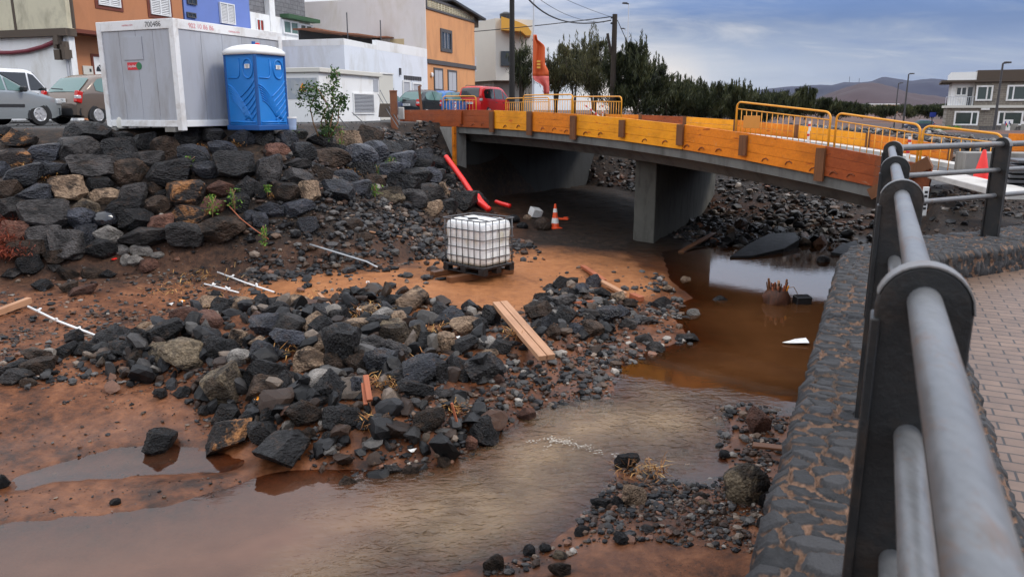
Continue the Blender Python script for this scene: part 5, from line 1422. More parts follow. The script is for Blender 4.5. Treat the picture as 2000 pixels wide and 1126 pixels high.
    lat.build('lattice', M['cream'], fr)
    MB().box((s3 / 2, 0.6, (zpb + top) / 2), (s3 - 0.4, 0.05, top - zpb)).build('lattice_backing', M['brown_roof'], fr)
    w = fp.rect(861, 61, 881, 99)
    fo = frame_bm(w[0] - 0.1, w[1] + 0.1, w[2] - 0.1, w[3] + 0.1, 0.22, -0.06, 0.02).build('window', M['grey_trim'], h)
    MB().box(((w[0] + w[1]) / 2, 0, (w[2] + w[3]) / 2), (w[1] - w[0], 0.03, w[3] - w[2])).build('pane', M['glass'], fo)
    for k in (0.33, 0.62): wallbox(fo, 'mullion', w[0] + (w[1] - w[0]) * k - .03, w[0] + (w[1] - w[0]) * k + .03, -0.05, -0.02, w[2] + .1, w[3] - .1, M['shutter_grey'])
    for r_ in ((848, 136, 864, 178), (875, 140, 891, 181)):
        w = fp.rect(*r_); fo = frame_bm(w[0] - 0.08, w[1] + 0.08, w[2], w[3] + 0.1, 0.14, -0.05, 0.02).build('shuttered_window', M['grey_trim'], h)
        for a_, b_ in ((w[0], (w[0] + w[1]) / 2 - .02), ((w[0] + w[1]) / 2 + .02, w[1])): wallbox(fo, 'shutter_leaf', a_, b_, -0.03, 0.01, w[2], w[3], M['shutter_grey'], 0.01)
    q = fp.at(842, 146); MB().lathe([(0.02, 0), (0.14, 0.02), (0.14, 0.1), (0.05, 0.12)], 12, (q[0], -0.02, q[1]), Matrix.Rotation(R(90), 4, 'X')).build('wall_lamp', M['plastic_white'], h)
    # overhanging dark roof and box on the far corner
    rf = MB(); z0 = top + 0.1
    rf.add([(s3 * 0.45, -0.35, top + 0.35), (s3 + 1.2, -0.5, top - 0.30), (s3 + 1.2, 4, top - 0.30), (s3 * 0.45, 4, top + 0.35),
            (s3 * 0.45, -0.35, top + 0.2), (s3 + 1.2, -0.5, top - 0.45), (s3 + 1.2, 4, top - 0.45), (s3 * 0.45, 4, top + 0.2)],
           [(0, 1, 2, 3), (7, 6, 5, 4), (0, 4, 5, 1), (1, 5, 6, 2), (2, 6, 7, 3), (3, 7, 4, 0)]).build('roof', M['trim_black'], h)
    wallbox(h, 'roof_box', s3 + 0.02, s3 + 0.9, 0, 1.2, zpb - 0.25, top - 0.35, M['brown_roof'])
    wallbox(h, 'balcony', s3 + 0.01, s3 + 0.35, 0.0, 1.4, zb - 0.35, zb + 0.75, M['shutter_grey'])
    # worn patch of exposed render on the side wall
    # --- low white building in front of the side wall
    c = At(671, 76, 41.7)
    fl = Facade(c[0], c[1])
    hh = fl.at(671, 75)[1]
    s4 = fl.at(835, 150)[0]
    h = thing('house', 'low white flat roofed building beside the peach house, behind the louvred hut', 'house', tuple(fl.o), fl.rz)
    z1 = fl.at(733, 88)[1]; sm = fl.at(735, 90)[0]
    wallbox(h, 'wall', 0.0, s4, 0.0, 9, -0.3, z1 - 0.25, M['white_blue'])
    MB().add([(0, 0, z1 - .25), (sm, 0, z1 - .25), (sm, 0, z1), (0, 0, hh), (0, .25, z1 - .25), (sm, .25, z1 - .25), (sm, .25, z1), (0, .25, hh)],
             [(0, 1, 2, 3), (7, 6, 5, 4), (3, 2, 6, 7), (1, 5, 6, 2), (0, 3, 7, 4)]).build('parapet', M['white'], h)
    wallbox(h, 'parapet', sm, s4, -0.004, 0.25, z1 - 0.26, z1 + 0.28, M['white'])
    wallbox(h, 'parapet', -0.004, 0.25, 0.25, 9, z1 - 0.26, hh, M['white'])
    for k in (0, 1):
        r_ = ((787, 160, 799, 185), (806, 164, 821, 187))[k]
        a = fl.rect(*r_); fo = frame_bm(a[0] - .1, a[1] + .1, a[2], a[3] + .08, 0.1, -0.07, 0.02).build('door', M['white'], h)
        wallbox(fo, 'door_leaf', a[0], a[1], -0.03, 0.0, a[2], a[3], M['shutter_grey'])
    a = fl.rect(788, 149, 822, 157); vg = MB()
    for k in range(10): vg.box((a[0] + (a[1] - a[0]) * (k + .5) / 10, -0.04, (a[2] + a[3]) / 2), ((a[1] - a[0]) / 10 * .6, 0.06, a[3] - a[2]))
    vg.build('air_brick', M['grey_trim'], h)
    a = fl.at(780, 140); MB().box((a[0], -0.06, a[1]), (0.12, 0.1, 0.4)).build('wall_bracket', M['grey_trim'], h)
    # rusted sheet roof propped behind the parapet
    fr_ = Facade(fl.o[0] + fl.inn[0] * 2.5, fl.o[1] + fl.inn[1] * 2.5)
    rr = thing('roof_shelter', 'sagging rusty sheet roof with dark space below, behind the white parapet', 'shelter', tuple(fr_.o), fr_.rz)
    line = [fr_.at(px, py) for px, py in ((612, 55), (640, 60), (668, 64), (696, 66), (724, 70), (736, 72), (752, 71), (781, 76))]
    mb = MB()
    for (ua_, za_), (ub_, zb_) in zip(line[:-1], line[1:]): mb.beam((ua_, 0.6, za_ - .02), (ub_ + .05, 0.6, zb_ - 0.02), 1.4, 0.07)
    mb.build('sheet', M['rust'], rr)
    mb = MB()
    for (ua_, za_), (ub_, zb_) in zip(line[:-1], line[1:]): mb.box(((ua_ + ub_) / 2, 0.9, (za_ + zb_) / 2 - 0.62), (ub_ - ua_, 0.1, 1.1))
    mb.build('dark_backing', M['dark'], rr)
    for px, py in ((671, 25), (737, 40)):
        u, zt_ = fr_.at(px, py); MB().tube([(u, -0.2, 2.5), (u, -0.2, zt_)], 0.035, 6).build('rod', M['steel_dark'], rr)
    q = fp.rect(803, 75, 818, 90)
    yq = 2.0; MB().box((-0.108, yq, (q[2] + q[3]) / 2), (0.012, 1.0, 0.75)).box((-0.109, yq + .4, (q[2] + q[3]) / 2 - .2), (0.012, .5, 0.8)).build('worn_patch', M['beige_worn'], h_peach)
    # --- far white building with a yellow roof slab
    fw = Facade(*At(928, 100, 66)[:2], SAZ + R(66))
    fw2c = At(968, 100, 65)
    c0 = At(930, 100, 70); 
    h = thing('building', 'white rendered building with yellow roof canopy behind the black pole', 'building', (fw2c[0], fw2c[1], Z_ST), 0)
    def lz(py, Y): return At(968, py, Y)[2] - Z_ST
    zt = lz(36, 65); zl = lz(157, 65)
    wr = At(1042, 100, 66)[0] - fw2c[0]; wl = At(926, 100, 65)[0] - fw2c[0]
    MB().add([(wl - 1, 4.5, zl), (0, 0, zl), (wr, 1.2, zl), (wr, 12, zl), (wl - 1, 12, zl), (wl - 1, 4.5, zt), (0, 0, zt), (wr, 1.2, zt), (wr, 12, zt), (wl - 1, 12, zt)],
             [(0, 1, 6, 5), (1, 2, 7, 6), (2, 3, 8, 7), (3, 4, 9, 8), (4, 0, 5, 9), (5, 6, 7, 8, 9), (4, 3, 2, 1, 0)]).build('upper_wall', M['beige'], h)
    MB().add([(wl - 1, 5.4, -0.3), (-0.2, 1.0, -0.3), (wr, 2.1, -0.3), (wr, 11, -0.3), (wl - 1, 11, -0.3), (wl - 1, 5.4, zl), (-0.2, 1.0, zl), (wr, 2.1, zl), (wr, 11, zl), (wl - 1, 11, zl)],
             [(0, 1, 6, 5), (1, 2, 7, 6), (2, 3, 8, 7), (3, 4, 9, 8), (4, 0, 5, 9)]).build('wall', M['concrete'], h)
    p = At(989, 115, 65.4); MB().box((p[0] - fw2c[0], 0.3, p[2] - Z_ST), (0.95, 0.5, 1.15), R(6)).build('window', M['glass'], h)
    p = At(996, 118, 65.4)
    y0 = At(981, 50, 65); 
    prof = [(At(px, py, 64.6)[0] - fw2c[0], At(px, py, 64.6)[2] - Z_ST) for px, py in ((979, 33), (1012, 43), (1030, 51), (1038, 63), (1036, 70), (1028, 70), (1018, 62), (979, 59))]
    MB().prism(prof, 0, 2.4, Matrix(((1, 0, 0, 0), (0, 0, 1, -0.6), (0, 1, 0, 0), (0, 0, 0, 1)))).build('roof_canopy', M['yellow'], h)
    p = At(988, 27, 66); MB().lathe([(0.3, 0), (0.5, 0.15), (0.52, 0.5), (0.2, 0.66)], 12, (p[0] - fw2c[0], 1.6, zt)).build('water_drum', M['trim_black'], h)
    # --- the transformer hut
    c = At(622, 140, 30.0)
    fh = Facade(c[0], c[1], SAZ, 3.45)
    s5 = fh.at(741, 180)[0]; zt = fh.at(622, 141)[1]
    h = thing('hut', 'small whitewashed utility hut with flat roof and louvred vent beside the shrub', 'hut', tuple(fh.o), fh.rz)
    wallbox(h, 'wall', 0, s5, 0, 3.2, -0.4, zt, M['white'])
    wallbox(h, 'roof', -0.12, s5 + 0.12, -0.13, 3.3, zt, zt + 0.17, M['beige'], 0.02)
    v = fh.rect(689, 182, 730, 223)
    vo = frame_bm(v[0], v[1], v[2], v[3], 0.06, -0.05, 0.02).build('louvre_vent', M['white'], h)
    sl = MB()
    for k in range(13):
        z = v[2] + 0.07 + (v[3] - v[2] - 0.14) * (k + .5) / 13
        sl.box(((v[0] + v[1]) / 2, -0.02, z), (v[1] - v[0] - 0.1, 0.05, 0.012), M=Matrix.Rotation(R(35), 4, 'X'))
    sl.build('slats', M['shutter_grey'], vo)
    wallbox(vo, 'backing', v[0] + .05, v[1] - .05, -0.005, 0.01, v[2] + .05, v[3] - .05, M['grey_trim'])
    # grey painted patch and warning triangle on the gable end
    MB().box((-0.006, 0.75, zt * 0.66), (0.012, 1.3, zt * 0.45)).build('paint_patch', paint('grey_patch', (0.33, 0.36, 0.40), 0.85, 0.1, 2, dirt=(0.6, 0.58, 0.5), dirt_amt=0.8, dscale=2), h)
    wallbox(h, 'paint_patch', s5 - 0.55, s5 - 0.1, -0.012, 0.0, zt - 0.62, zt - 0.12, M['panel_grey'])
    tri = [(0.72 - 0.17, zt * 0.60), (0.72 + 0.17, zt * 0.60), (0.72, zt * 0.60 + 0.32)]
    MY = Matrix(((0, 0, -1, -0.014), (-1, 0, 0, 1.44), (0, 1, 0, 0), (0, 0, 0, 1)))
    ws = MB().prism(tri, 0, 0.012, MY).build('warning_sign', M['sign_orange'], h)
    bolt = [(0.70, zt * .60 + .20), (0.755, zt * .60 + .20), (0.735, zt * .60 + .145), (0.765, zt * .60 + .145), (0.70, zt * .60 + .05), (0.718, zt * .60 + .12), (0.69, zt * .60 + .12)]
    MB().prism(bolt, 0.012, 0.018, MY).build('bolt_symbol', M['ink'], ws)
    # grey-white shed right of the hut
    fs = Facade(*At(742, 180, 36.5)[:2], SAZ)
    a = fs.rect(742, 145, 768, 200)
    h = thing('shed', 'narrow pale box shed between the louvred hut and the low white building', 'shed', tuple(fs.o), fs.rz)
    wallbox(h, 'wall', 0, a[1], 0, 1.5, -0.3, a[3], M['beige'])
    wallbox(h, 'roof', -0.04, a[1] + 0.04, -0.05, 1.55, a[3], a[3] + 0.06, M['white'])
    wallbox(h, 'opening', a[1] - 0.02, a[1] + 0.45, 0.2, 0.3, 0.6, a[3] - 0.6, M['dark'])
houses()

# ------------------------------------------------------------------ container cabin and toilet
def container():
    c = At(357, 253, 18.3)
    e1 = np.array((-0.92, 0.39)); e1 /= np.linalg.norm(e1)         # along the short end
    rz = math.atan2(e1[1], e1[0]) - math.pi                         # local -x runs along the end wall
    W, Lg, Ht = 2.44, 3.75, 2.50
    r_ = thing('container', 'grey panelled site container cabin with white frame beside the blue toilet', 'container', (c[0], c[1], Z_ST - 0.02), rz)
    # local: corner at origin, end wall along -x, long wall along +y
    b = 0.15
    for x in (-b / 2, -W + b / 2):
        for y in (b / 2, Lg - b / 2): MB().box((x, y, Ht / 2), (b, b, Ht)).build('corner_post', M['panel_white'], r_, bevel=0.012)
    for z, hh in ((Ht - 0.11, 0.22), (0.16, 0.15)):
        for y in (0.06, Lg - 0.06): MB().box((-W / 2, y, z), (W - 2 * b, 0.11, hh)).build('frame_beam', M['panel_white'], r_, bevel=0.01)
        for x in (-0.06, -W + 0.06): MB().box((x, Lg / 2, z), (0.11, Lg - 2 * b, hh)).build('frame_beam', M['panel_white'], r_, bevel=0.01)
    MB().box((-W / 2, Lg / 2, Ht - 0.03), (W - 0.1, Lg - 0.1, 0.05)).build('roof', M['panel_white'], r_)
    mb = MB(); n = 4
    for k in range(n):
        x0 = -b - (W - 2 * b) * k / n; mb.box((x0 - (W - 2 * b) / n / 2, 0.055, Ht / 2), ((W - 2 * b) / n - 0.006, 0.05, Ht - 0.45))
    mb.build('end_panel', M['panel_grey'], r_, bevel=0.006)
    mb = MB(); n = 5
    for k in range(n):
        y0 = b + (Lg - 2 * b) * k / n; mb.box((-0.055, y0 + (Lg - 2 * b) / n / 2, Ht / 2), (0.05, (Lg - 2 * b) / n - 0.006, Ht - 0.45))
    mb.build('side_panel', M['panel_grey'], r_, bevel=0.006)
    MB().box((-W / 2, Lg / 2, Ht / 2), (W - 0.18, Lg - 0.18, Ht - 0.3)).build('core', M['dark'], r_)
    MB().box((-W * 0.5 - 0.12, 0.022, Ht - 0.62), (0.62, 0.018, 0.52)).build('hatch_cover', M['panel_grey'], r_, bevel=0.004)
    st = MB().box((-W * 0.5 - 0.17, 0.026, Ht - 1.02), (0.36, 0.006, 0.17)).build('sticker', M['red'], r_)
    MB().lathe([(0.085, 0), (0.085, 0.007)], 20, (-W * 0.5 + 0.02, 0.029, Ht - 1.02), Matrix.Rotation(R(90), 4, 'X')).build('sticker_disc', M['green'], st)
    RX = Matrix.Rotation(R(90), 4, 'X')
    text('lettering', 'alquibal', 0.085, M['sign_white'], st, Matrix.Translation((-W * .5 - 0.2, 0.021, Ht - 1.02)) @ RX)
    text('lettering', '700486', 0.165, M['ink'], r_, Matrix.Translation((-0.62, 0.003, Ht - 0.115)) @ RX)
    text('lettering', 'casetas.com', 0.072, M['pink'], r_, Matrix.Translation((-1.42, 0.003, Ht - 0.10)) @ RX)
    RS = Matrix.Rotation(R(90), 4, 'Z') @ RX
    text('lettering', '902 10 86 86', 0.15, M['pink'], r_, Matrix.Translation((-0.003, 0.86, Ht - 0.12)) @ RS)
    text('lettering', 'casetas.com', 0.08, M['pink'], r_, Matrix.Translation((-0.003, 1.95, Ht - 0.13)) @ RS)
    for x, y in ((-0.35, 0.1), (-W + 0.2, 0.1), (-0.1, Lg - 0.2)): MB().box((x, y, 0.02), (0.3, 0.3, 0.10)).build('foot_block', M['concrete'], r_)
    # pale plastic jug by the left corner
    p = At(240, 249, 19.2)
    j = MB().lathe([(0.10, 0), (0.13, 0.03), (0.13, 0.2), (0.09, 0.28), (0.035, 0.32), (0.035, 0.36)], 14, (0, 0, 0)).build('jug', M['beige'], None, True)
    j.location = (p[0], p[1], Z_ST); tag(j, 'pale plastic jug on the ground by the container corner', 'jug')
container()

def toilet():
    c0 = At(507, 251.5, 18.75)
    rz = math.atan2(c0[1], c0[0]) - math.pi / 2 + R(45)
    S = 1.13; Ht = 2.08
    v = np.array((c0[0], c0[1])); v /= np.linalg.norm(v)
    c = np.array((c0[0], c0[1])) + v * S * 0.7071
    c = c + 0
    r_ = thing('portable_toilet', 'blue portable toilet with white domed roof beside the container', 'toilet', (c[0], c[1], Z_ST - 0.03), rz)
    r_.scale = (0.93, 0.93, 0.88)
    h = S / 2
    MB().box((0, 0, 0.07), (S + 0.02, S + 0.02, 0.14)).build('skid', M['toilet_dark'], r_, bevel=0.02)
    MB().box((0, 0, 0.10 + (Ht - 0.1) / 2), (S - 0.06, S - 0.06, Ht - 0.1)).build('wall', M['toilet_blue'], r_, bevel=0.05)
    # corner and edge mouldings
    cp = MB()
    for sx in (-1, 1):
        for sy in (-1, 1): cp.tube([(sx * (h - 0.05), sy * (h - 0.05), 0.12), (sx * (h - 0.05), sy * (h - 0.05), Ht)], 0.045, 10)
    cp.build('corner_moulding', M['toilet_dark'], r_, True)
    # faces turned to the camera are local -y and -x... both carry the moulded reeds
    def face(kind):
        if kind == 0: return lambda u, z, d=0.0: (u, -(S - 0.06) / 2 - d, z)
        return lambda u, z, d=0.0: (-(S - 0.06) / 2 - d, -u, z)
    for k in (0, 1):
        P = face(k); mb = MB()
        def rib(pts, r0=0.020): mb.tube([P(u, z, 0.004) for u, z in pts], r0, 8)
        for i in range(7):          # left fan, sweeping up to the left
            a = i / 6; rib([(-0.46 + 0.82 * t * (1 - 0.25 * a) + 0.10 * a, 1.22 - 0.13 * a * 3.2 - 1.0 * (t ** 1.55) * (1 - 0.30 * a)) for t in np.linspace(0, 1 - 0.25 * a, 10)], 0.021 - 0.003 * a)
        for i in range(6):          # right fan
            a = i / 5; rib([(0.46 - 0.52 * t, 1.34 - 0.17 * i - 0.46 * (t ** 0.75)) for t in np.linspace(0, 0.95 - 0.25 * a, 9)], 0.021)
        rib([(-0.44, 0.22), (0.44, 0.22)], 0.03); rib([(-0.46, 0.16), (0.46, 0.16)], 0.02)
        rib([(-0.42, 1.40), (-0.10, 1.40), (-0.03, 1.47), (-0.02, 1.62), (-0.02, 1.9)], 0.02)
        mb.build('moulded_ribs', M['toilet_blue'], r_, 'all')
        oval = MB(); tt = np.linspace(0, 2 * math.pi, 29)
        oval.tube([P(0.27 + 0.17 * math.cos(t), 1.64 + 0.25 * math.sin(t), 0.0) for t in tt], 0.028, 8, cap=False)
        oval.build('vent_panel', M['toilet_blue'], r_, 'all')
        p0 = P(0.27, 1.70, 0.012)
        lb = MB().box(p0, (0.17, 0.012, 0.11) if k == 0 else (0.012, 0.17, 0.11)).build('label_plate', M['sign_white'], r_)
        mb = MB()
        for j in range(3):
            q = P(0.27, 1.73 - 0.03 * j, 0.020); mb.box(q, (0.11 - 0.02 * j, 0.004, 0.010) if k == 0 else (0.004, 0.11 - 0.02 * j, 0.010))
        mb.build('label_print', M['grey_trim'], lb)
    # roof: white dome with a turned down skirt
    rings = []
    for z, s_, pw_ in ((Ht - 0.07, h + 0.035, 9), (Ht + 0.03, h + 0.04, 8), (Ht + 0.10, h - 0.02, 6), (Ht + 0.16, h - 0.12, 5), (Ht + 0.20, h - 0.26, 4), (Ht + 0.215, 0.12, 3)):
        ring = []
        for t in np.linspace(0, 2 * math.pi, 33):
            cx, sy = math.cos(t), math.sin(t); q = (abs(cx) ** pw_ + abs(sy) ** pw_) ** (-1 / pw_)
            ring.append((s_ * q * cx, s_ * q * sy, z))
        rings.append(ring)
    g = MB().grid(np.array(rings)); nn_ = 33; g.f.append(tuple((len(rings) - 1) * nn_ + k for k in range(nn_ - 1)))
    rf = g.build('roof', M['plastic_white'], r_, 55)
    s_ = rf.modifiers.new('solid', 'SOLIDIFY'); s_.thickness = 0.02
    MB().tube([(0.30, 0.30, Ht), (0.30, 0.30, Ht + 0.34)], 0.05, 10).build('vent_pipe', M['toilet_dark'], r_)
    MB().lathe([(0.06, 0), (0.06, 0.05), (0.02, 0.07)], 12, (0.12, -0.02, Ht + 0.21)).build('roof_cap', M['red'], r_)
    # small blue white bucket beside it
    p = At(572, 252, 19.2)
    b = thing('bucket', 'small pale blue plastic bucket standing right of the blue toilet', 'bucket', (p[0], p[1], Z_ST - 0.02))
    MB().lathe([(0.08, 0), (0.085, 0.02), (0.105, 0.3), (0.095, 0.3), (0.09, 0.05)], 16).build('body', flat('pale_blue_plastic', (0.34, 0.44, 0.62), 0.4), b, True)
    MB().lathe([(0.112, 0.27), (0.112, 0.31), (0.1, 0.31)], 16).build('rim', M['plastic_white'], b, True)
toilet()

# ------------------------------------------------------------------ vehicles
def lerp_prof(prof, x):
    xs = [p[0] for p in prof]; zs = [p[1] for p in prof]; return float(np.interp(x, xs, zs))
def make_car(name, label, spec, loc, heading, group='cars parked along the street'):
    """heading: azimuth the car points to. local x forward, y left, z up, origin on the road under the middle"""
    L_, W, Ht = spec['size']; belt = spec['belt']; top = spec['top']; hw = W / 2
    r_ = thing(name, label, spec.get('cat', 'car'), loc, R(90) - heading, group)
    body = M[spec['paint']]
    zb = 0.20
    def halfw(x, z):
        e = abs(x) / (L_ / 2); pl = 1 - 0.16 * max(0, (e - 0.62) / 0.38) ** 2
        zt = lerp_prof(top, x); bl = lerp_prof(belt, x)
        if z <= bl: k = 1 - 0.05 * max(0, (0.5 - z) / 0.3) - 0.015 * max(0, z - 0.7)
        else: k = 1 - spec.get('tumble', 0.20) * (z - bl) / max(0.3, Ht - bl)
        return hw * pl * k
    xs = np.concatenate((np.linspace(-L_ / 2, L_ / 2, 44),))
    rings = []
    for x in xs:
        zt = lerp_prof(top, x); bl = min(lerp_prof(belt, x), zt - 0.02)
        lv = [zb, zb + 0.10, 0.50, bl - 0.03, bl]
        if zt > bl + 0.12: lv += [bl + (zt - bl) * 0.5, zt - 0.09]
        else: lv += [bl + (zt - bl) * 0.4, bl + (zt - bl) * 0.7]
        e = abs(x) / (L_ / 2); lift = 0.10 * max(0, (e - 0.85) / 0.15)
        side = [(halfw(x, z), z + (lift if z < 0.4 else 0)) for z in lv]
        wt = halfw(x, zt)
        side += [(wt * 0.93, zt - 0.035), (wt * 0.72, zt), (wt * 0.35, zt + 0.012)]
        ring = [(x, -y, z) for y, z in side] + [(x, y, z) for y, z in side[::-1]]
        rings.append(ring)
    g = MB().grid(np.array(rings)); n = len(rings[0])
    for k in range(len(rings) - 1): g.f.append((k * n, (k + 1) * n, (k + 1) * n + n - 1, k * n + n - 1))
    g.f.append(tuple(range(n))); g.f.append(tuple((len(rings) - 1) * n + k for k in range(n - 1, -1, -1)))
    bo = g.build('body', body, r_, 50)
    wheels = spec['wheels']; wr = spec.get('wr', 0.31)
    def side_patch(pts, off, m=5):
        """a patch on the flank: list of (x, z0, z1) columns"""
        out = []
        for sgn in (-1, 1):
            P = np.array([[(x, sgn * (halfw(x, z0 + (z1 - z0) * k / m) + off), z0 + (z1 - z0) * k / m) for k in range(m + 1)] for x, z0, z1 in pts])
            out.append(P)
        return out
    for sgn in (0, 1):
        for win in spec['windows']:
            P = side_patch(win, 0.012)[sgn]
            MB().grid(P).build('side_window', M[spec.get('glass', 'carglass')], r_, 'all')
    # windscreen and rear window: strips following the top profile
    for nm, (xa, xb) in (('windscreen', spec['screen']), ('rear_window', spec['rear'])):
        P = []
        for x in np.linspace(xa, xb, 9):
            zt = lerp_prof(top, x); w = halfw(x, zt) * (0.84 if nm == 'rear_window' else 0.86)
            P.append([(x, y, zt + 0.022 - 0.02 * abs(y / max(w, .1)) ** 3) for y in np.linspace(-w, w, 9)])
        P = np.array(P); dx = 0.02 if nm == 'windscreen' else -0.02; P[..., 0] += dx
        MB().grid(P).build(nm, M[spec.get('rglass', spec.get('glass', 'carglass'))], r_, 'all')
    # arches, wheels
    for x in wheels:
        for sgn in (-1, 1):
            yo = sgn * (halfw(x, 0.4) - 0.045)
            arc = [(x + (wr + 0.05) * math.cos(t), (wr + 0.05) * math.sin(t) + wr * 0.92) for t in np.linspace(R(-18), R(198), 18)]
            MA = Matrix(((1, 0, 0, 0), (0, 0, sgn, yo), (0, 1, 0, 0), (0, 0, 0, 1)))
            MB().prism(arc, -0.02, 0.050, MA).build('wheel_arch', M['trim_black'], r_)
            wl = MB().lathe([(wr * 0.62, -0.10), (wr * 0.96, -0.10), (wr, -0.06), (wr, 0.05), (wr * 0.95, 0.085), (wr * 0.68, 0.09), (wr * 0.64, 0.06)], 24, (x, yo - sgn * 0.03, wr), Matrix.Rotation(R(-90 * sgn), 4, 'X')).build('wheel', M['rubber'], r_, 35)
            hub = MB(); cy = yo + sgn * 0.040
            hub.lathe([(wr * 0.60, 0), (wr * 0.64, 0.012), (wr * 0.60, 0.022), (wr * 0.52, 0.012)], 24, (x, cy, wr), Matrix.Rotation(R(-90 * sgn), 4, 'X'))
            for k in range(spec.get('spokes', 6)):
                a = 2 * math.pi * k / spec.get('spokes', 6)
                hub.beam((x + 0.04 * math.cos(a), cy + sgn * 0.016, wr + 0.04 * math.sin(a)), (x + wr * .58 * math.cos(a), cy + sgn * 0.016, wr + wr * .58 * math.sin(a)), wr * 0.24, 0.02, up=(0, 1, 0))
            hub.build('rim', M['alloy'], wl)
    # bumpers, strip, lamps, plate, handles, mirrors
    for sx, nm in ((-1, 'rear_bumper'), (1, 'front_bumper')):
        P = []
        for t in np.linspace(-1, 1, 13):
            y = t * hw * 0.90; x = sx * (L_ / 2 + 0.035 - 0.13 * abs(t) ** 3)
            P.append([(x - sx * 0.10, y, 0.50), (x, y, 0.49), (x + sx * 0.01, y, 0.38), (x, y, 0.28), (x - sx * 0.1, y, 0.27)])
        MB().grid(np.array(P)).build(nm, M[spec.get('bumper', 'trim_black')], r_, 35)
    for y in (-1, 1):
        zl = spec.get('tail_z', 0.80); xe = -L_ / 2 + 0.01
        th = spec.get('tail_h', 0.34)
        tl = MB().box((xe + 0.09, y * (halfw(xe + 0.12, zl) - 0.055), zl), (0.20, 0.15, th), M=Matrix.Rotation(R(-spec.get('tail_lean', 10)), 4, 'Y')).build('tail_lamp', M['lamp_red'], r_, bevel=0.03)
        MB().box((xe + 0.05, y * (halfw(xe + 0.12, zl) - 0.035), zl), (0.16, 0.13, th * 0.28)).build('reversing_lamp', M['lamp_clear'], tl, bevel=0.02)
        MB().box((L_ / 2 - 0.14, y * (hw * 0.74), spec.get('head_z', 0.68)), (0.24, 0.34, 0.15), y * R(-18)).build('headlamp', M['lamp_clear'], r_, bevel=0.04)
        mx = spec['screen'][0] - 0.12 if spec['screen'][0] > spec['screen'][1] else spec['screen'][1] - 0.12
        mx = max(spec['screen']) - 0.22
        MB().box((mx, y * (hw + 0.09), lerp_prof(belt, mx) + 0.09), (0.12, 0.20, 0.15)).build('mirror', M[spec.get('mirror', 'trim_black')], r_, bevel=0.035)
        for hx in spec.get('handles', (0.0,)):
            MB().box((hx, y * (halfw(hx, lerp_prof(belt, hx) - 0.12) + 0.012), lerp_prof(belt, hx) - 0.12), (0.18, 0.03, 0.04)).build('handle', M['trim_black'], r_, bevel=0.01)
        if spec.get('strip'):
            x0, x1 = wheels[0] + 0.45, wheels[1] - 0.45
            for a, b in ((x0, (x0 + x1) / 2 - .02), ((x0 + x1) / 2 + .02, x1)):
                P = np.array([[(x, y * (halfw(x, z) + 0.014), z) for z in (0.52, 0.54, 0.57, 0.60)] for x in np.linspace(a, b, 5)]); MB().grid(P).build('rubbing_strip', M['trim_black'], r_, 'all')
    pz = spec.get('plate_z', 0.66)
    pl = MB().box((-L_ / 2 - spec.get('plate_out', 0.035), 0, pz), (0.02, 0.52, 0.115)).build('number_plate', M['sign_white'], r_)
    MB().box((-L_ / 2 - spec.get('plate_out', 0.035) - 0.012, 0.235, pz), (0.004, 0.05, 0.11)).build('plate_band', M['sign_blue'], pl)
    MT = Matrix.Translation((-L_ / 2 - spec.get('plate_out', 0.035) - 0.012, -0.02, pz)) @ Matrix.Rotation(R(-90), 4, 'Z') @ Matrix.Rotation(R(90), 4, 'X')
    text('plate_text', spec.get('plate', '1278 BTC'), 0.085, M['ink'], pl, MT)
    if spec.get('lower'):          # second body colour along the sills
        z0, z1 = spec['lower'][1]
        for y in (-1, 1):
            P = np.array([[(x, y * (halfw(x, z) + 0.008), z) for z in np.linspace(z0, z1, 4)] for x in np.linspace(-L_ / 2 + 0.1, L_ / 2 - 0.15, 16)]); MB().grid(P).build('lower_panel', M[spec['lower'][0]], r_, 'all')
    if spec.get('roofpaint'):
        P = np.array([[(x, y * halfw(x, lerp_prof(top, x)) * 0.95, lerp_prof(top, x) + 0.03 - 0.05 * abs(y) ** 4) for y in np.linspace(-1, 1, 9)] for x in np.linspace(*spec['roof_x'], 10)])
        MB().grid(P).build('roof', M[spec['roofpaint']], r_, 'all')
    if spec.get('rails'):
        for y in (-1, 1):
            MB().tube([(x, y * hw * 0.70, Ht + z) for x, z in ((spec['rails'][0], 0.0), (spec['rails'][0] + .15, 0.06), (spec['rails'][1] - .15, 0.06), (spec['rails'][1], 0.0))], 0.02, 8).build('roof_rail', M['lamp_grey'], r_)
    if spec.get('wiper'):
        x = spec['rear'][0] if spec['rear'][0] < spec['rear'][1] else spec['rear'][1]
        zt = lerp_prof(top, x + 0.03)
        MB().beam((x - 0.03, -0.05, zt + 0.06), (x - 0.01, 0.42, zt + 0.09), 0.02, 0.03).build('wiper', M['trim_black'], r_)
    return r_

HATCH = dict(size=(3.72, 1.66, 1.54), paint='car_bronze', belt=[(-1.86, 0.86), (-1.4, 0.95), (0.9, 0.90), (1.86, 0.70)], tumble=0.24,
    top=[(-1.86, 0.62), (-1.83, 0.88), (-1.70, 0.96), (-1.22, 1.38), (-0.95, 1.49), (-0.2, 1.54), (0.25, 1.50), (0.95, 0.98), (1.3, 0.90), (1.72, 0.74), (1.86, 0.55)],
    wheels=(-1.22, 1.20), wr=0.29, rear=(-1.70, -1.20), screen=(0.92, 0.32), wiper=True,
    windows=[[(-1.22, 1.02, 1.22), (-1.05, 0.98, 1.36), (-0.75, 0.97, 1.42), (-0.42, 0.97, 1.44)], [(-0.36, 0.97, 1.44), (0.1, 0.96, 1.44), (0.45, 0.96, 1.26), (0.78, 0.95, 1.02)]],
    handles=(-0.55, 0.45), tail_z=0.82, tail_h=0.36, tail_lean=-16, plate_z=0.72, plate_out=0.0, plate='1578 BTV', spokes=8)
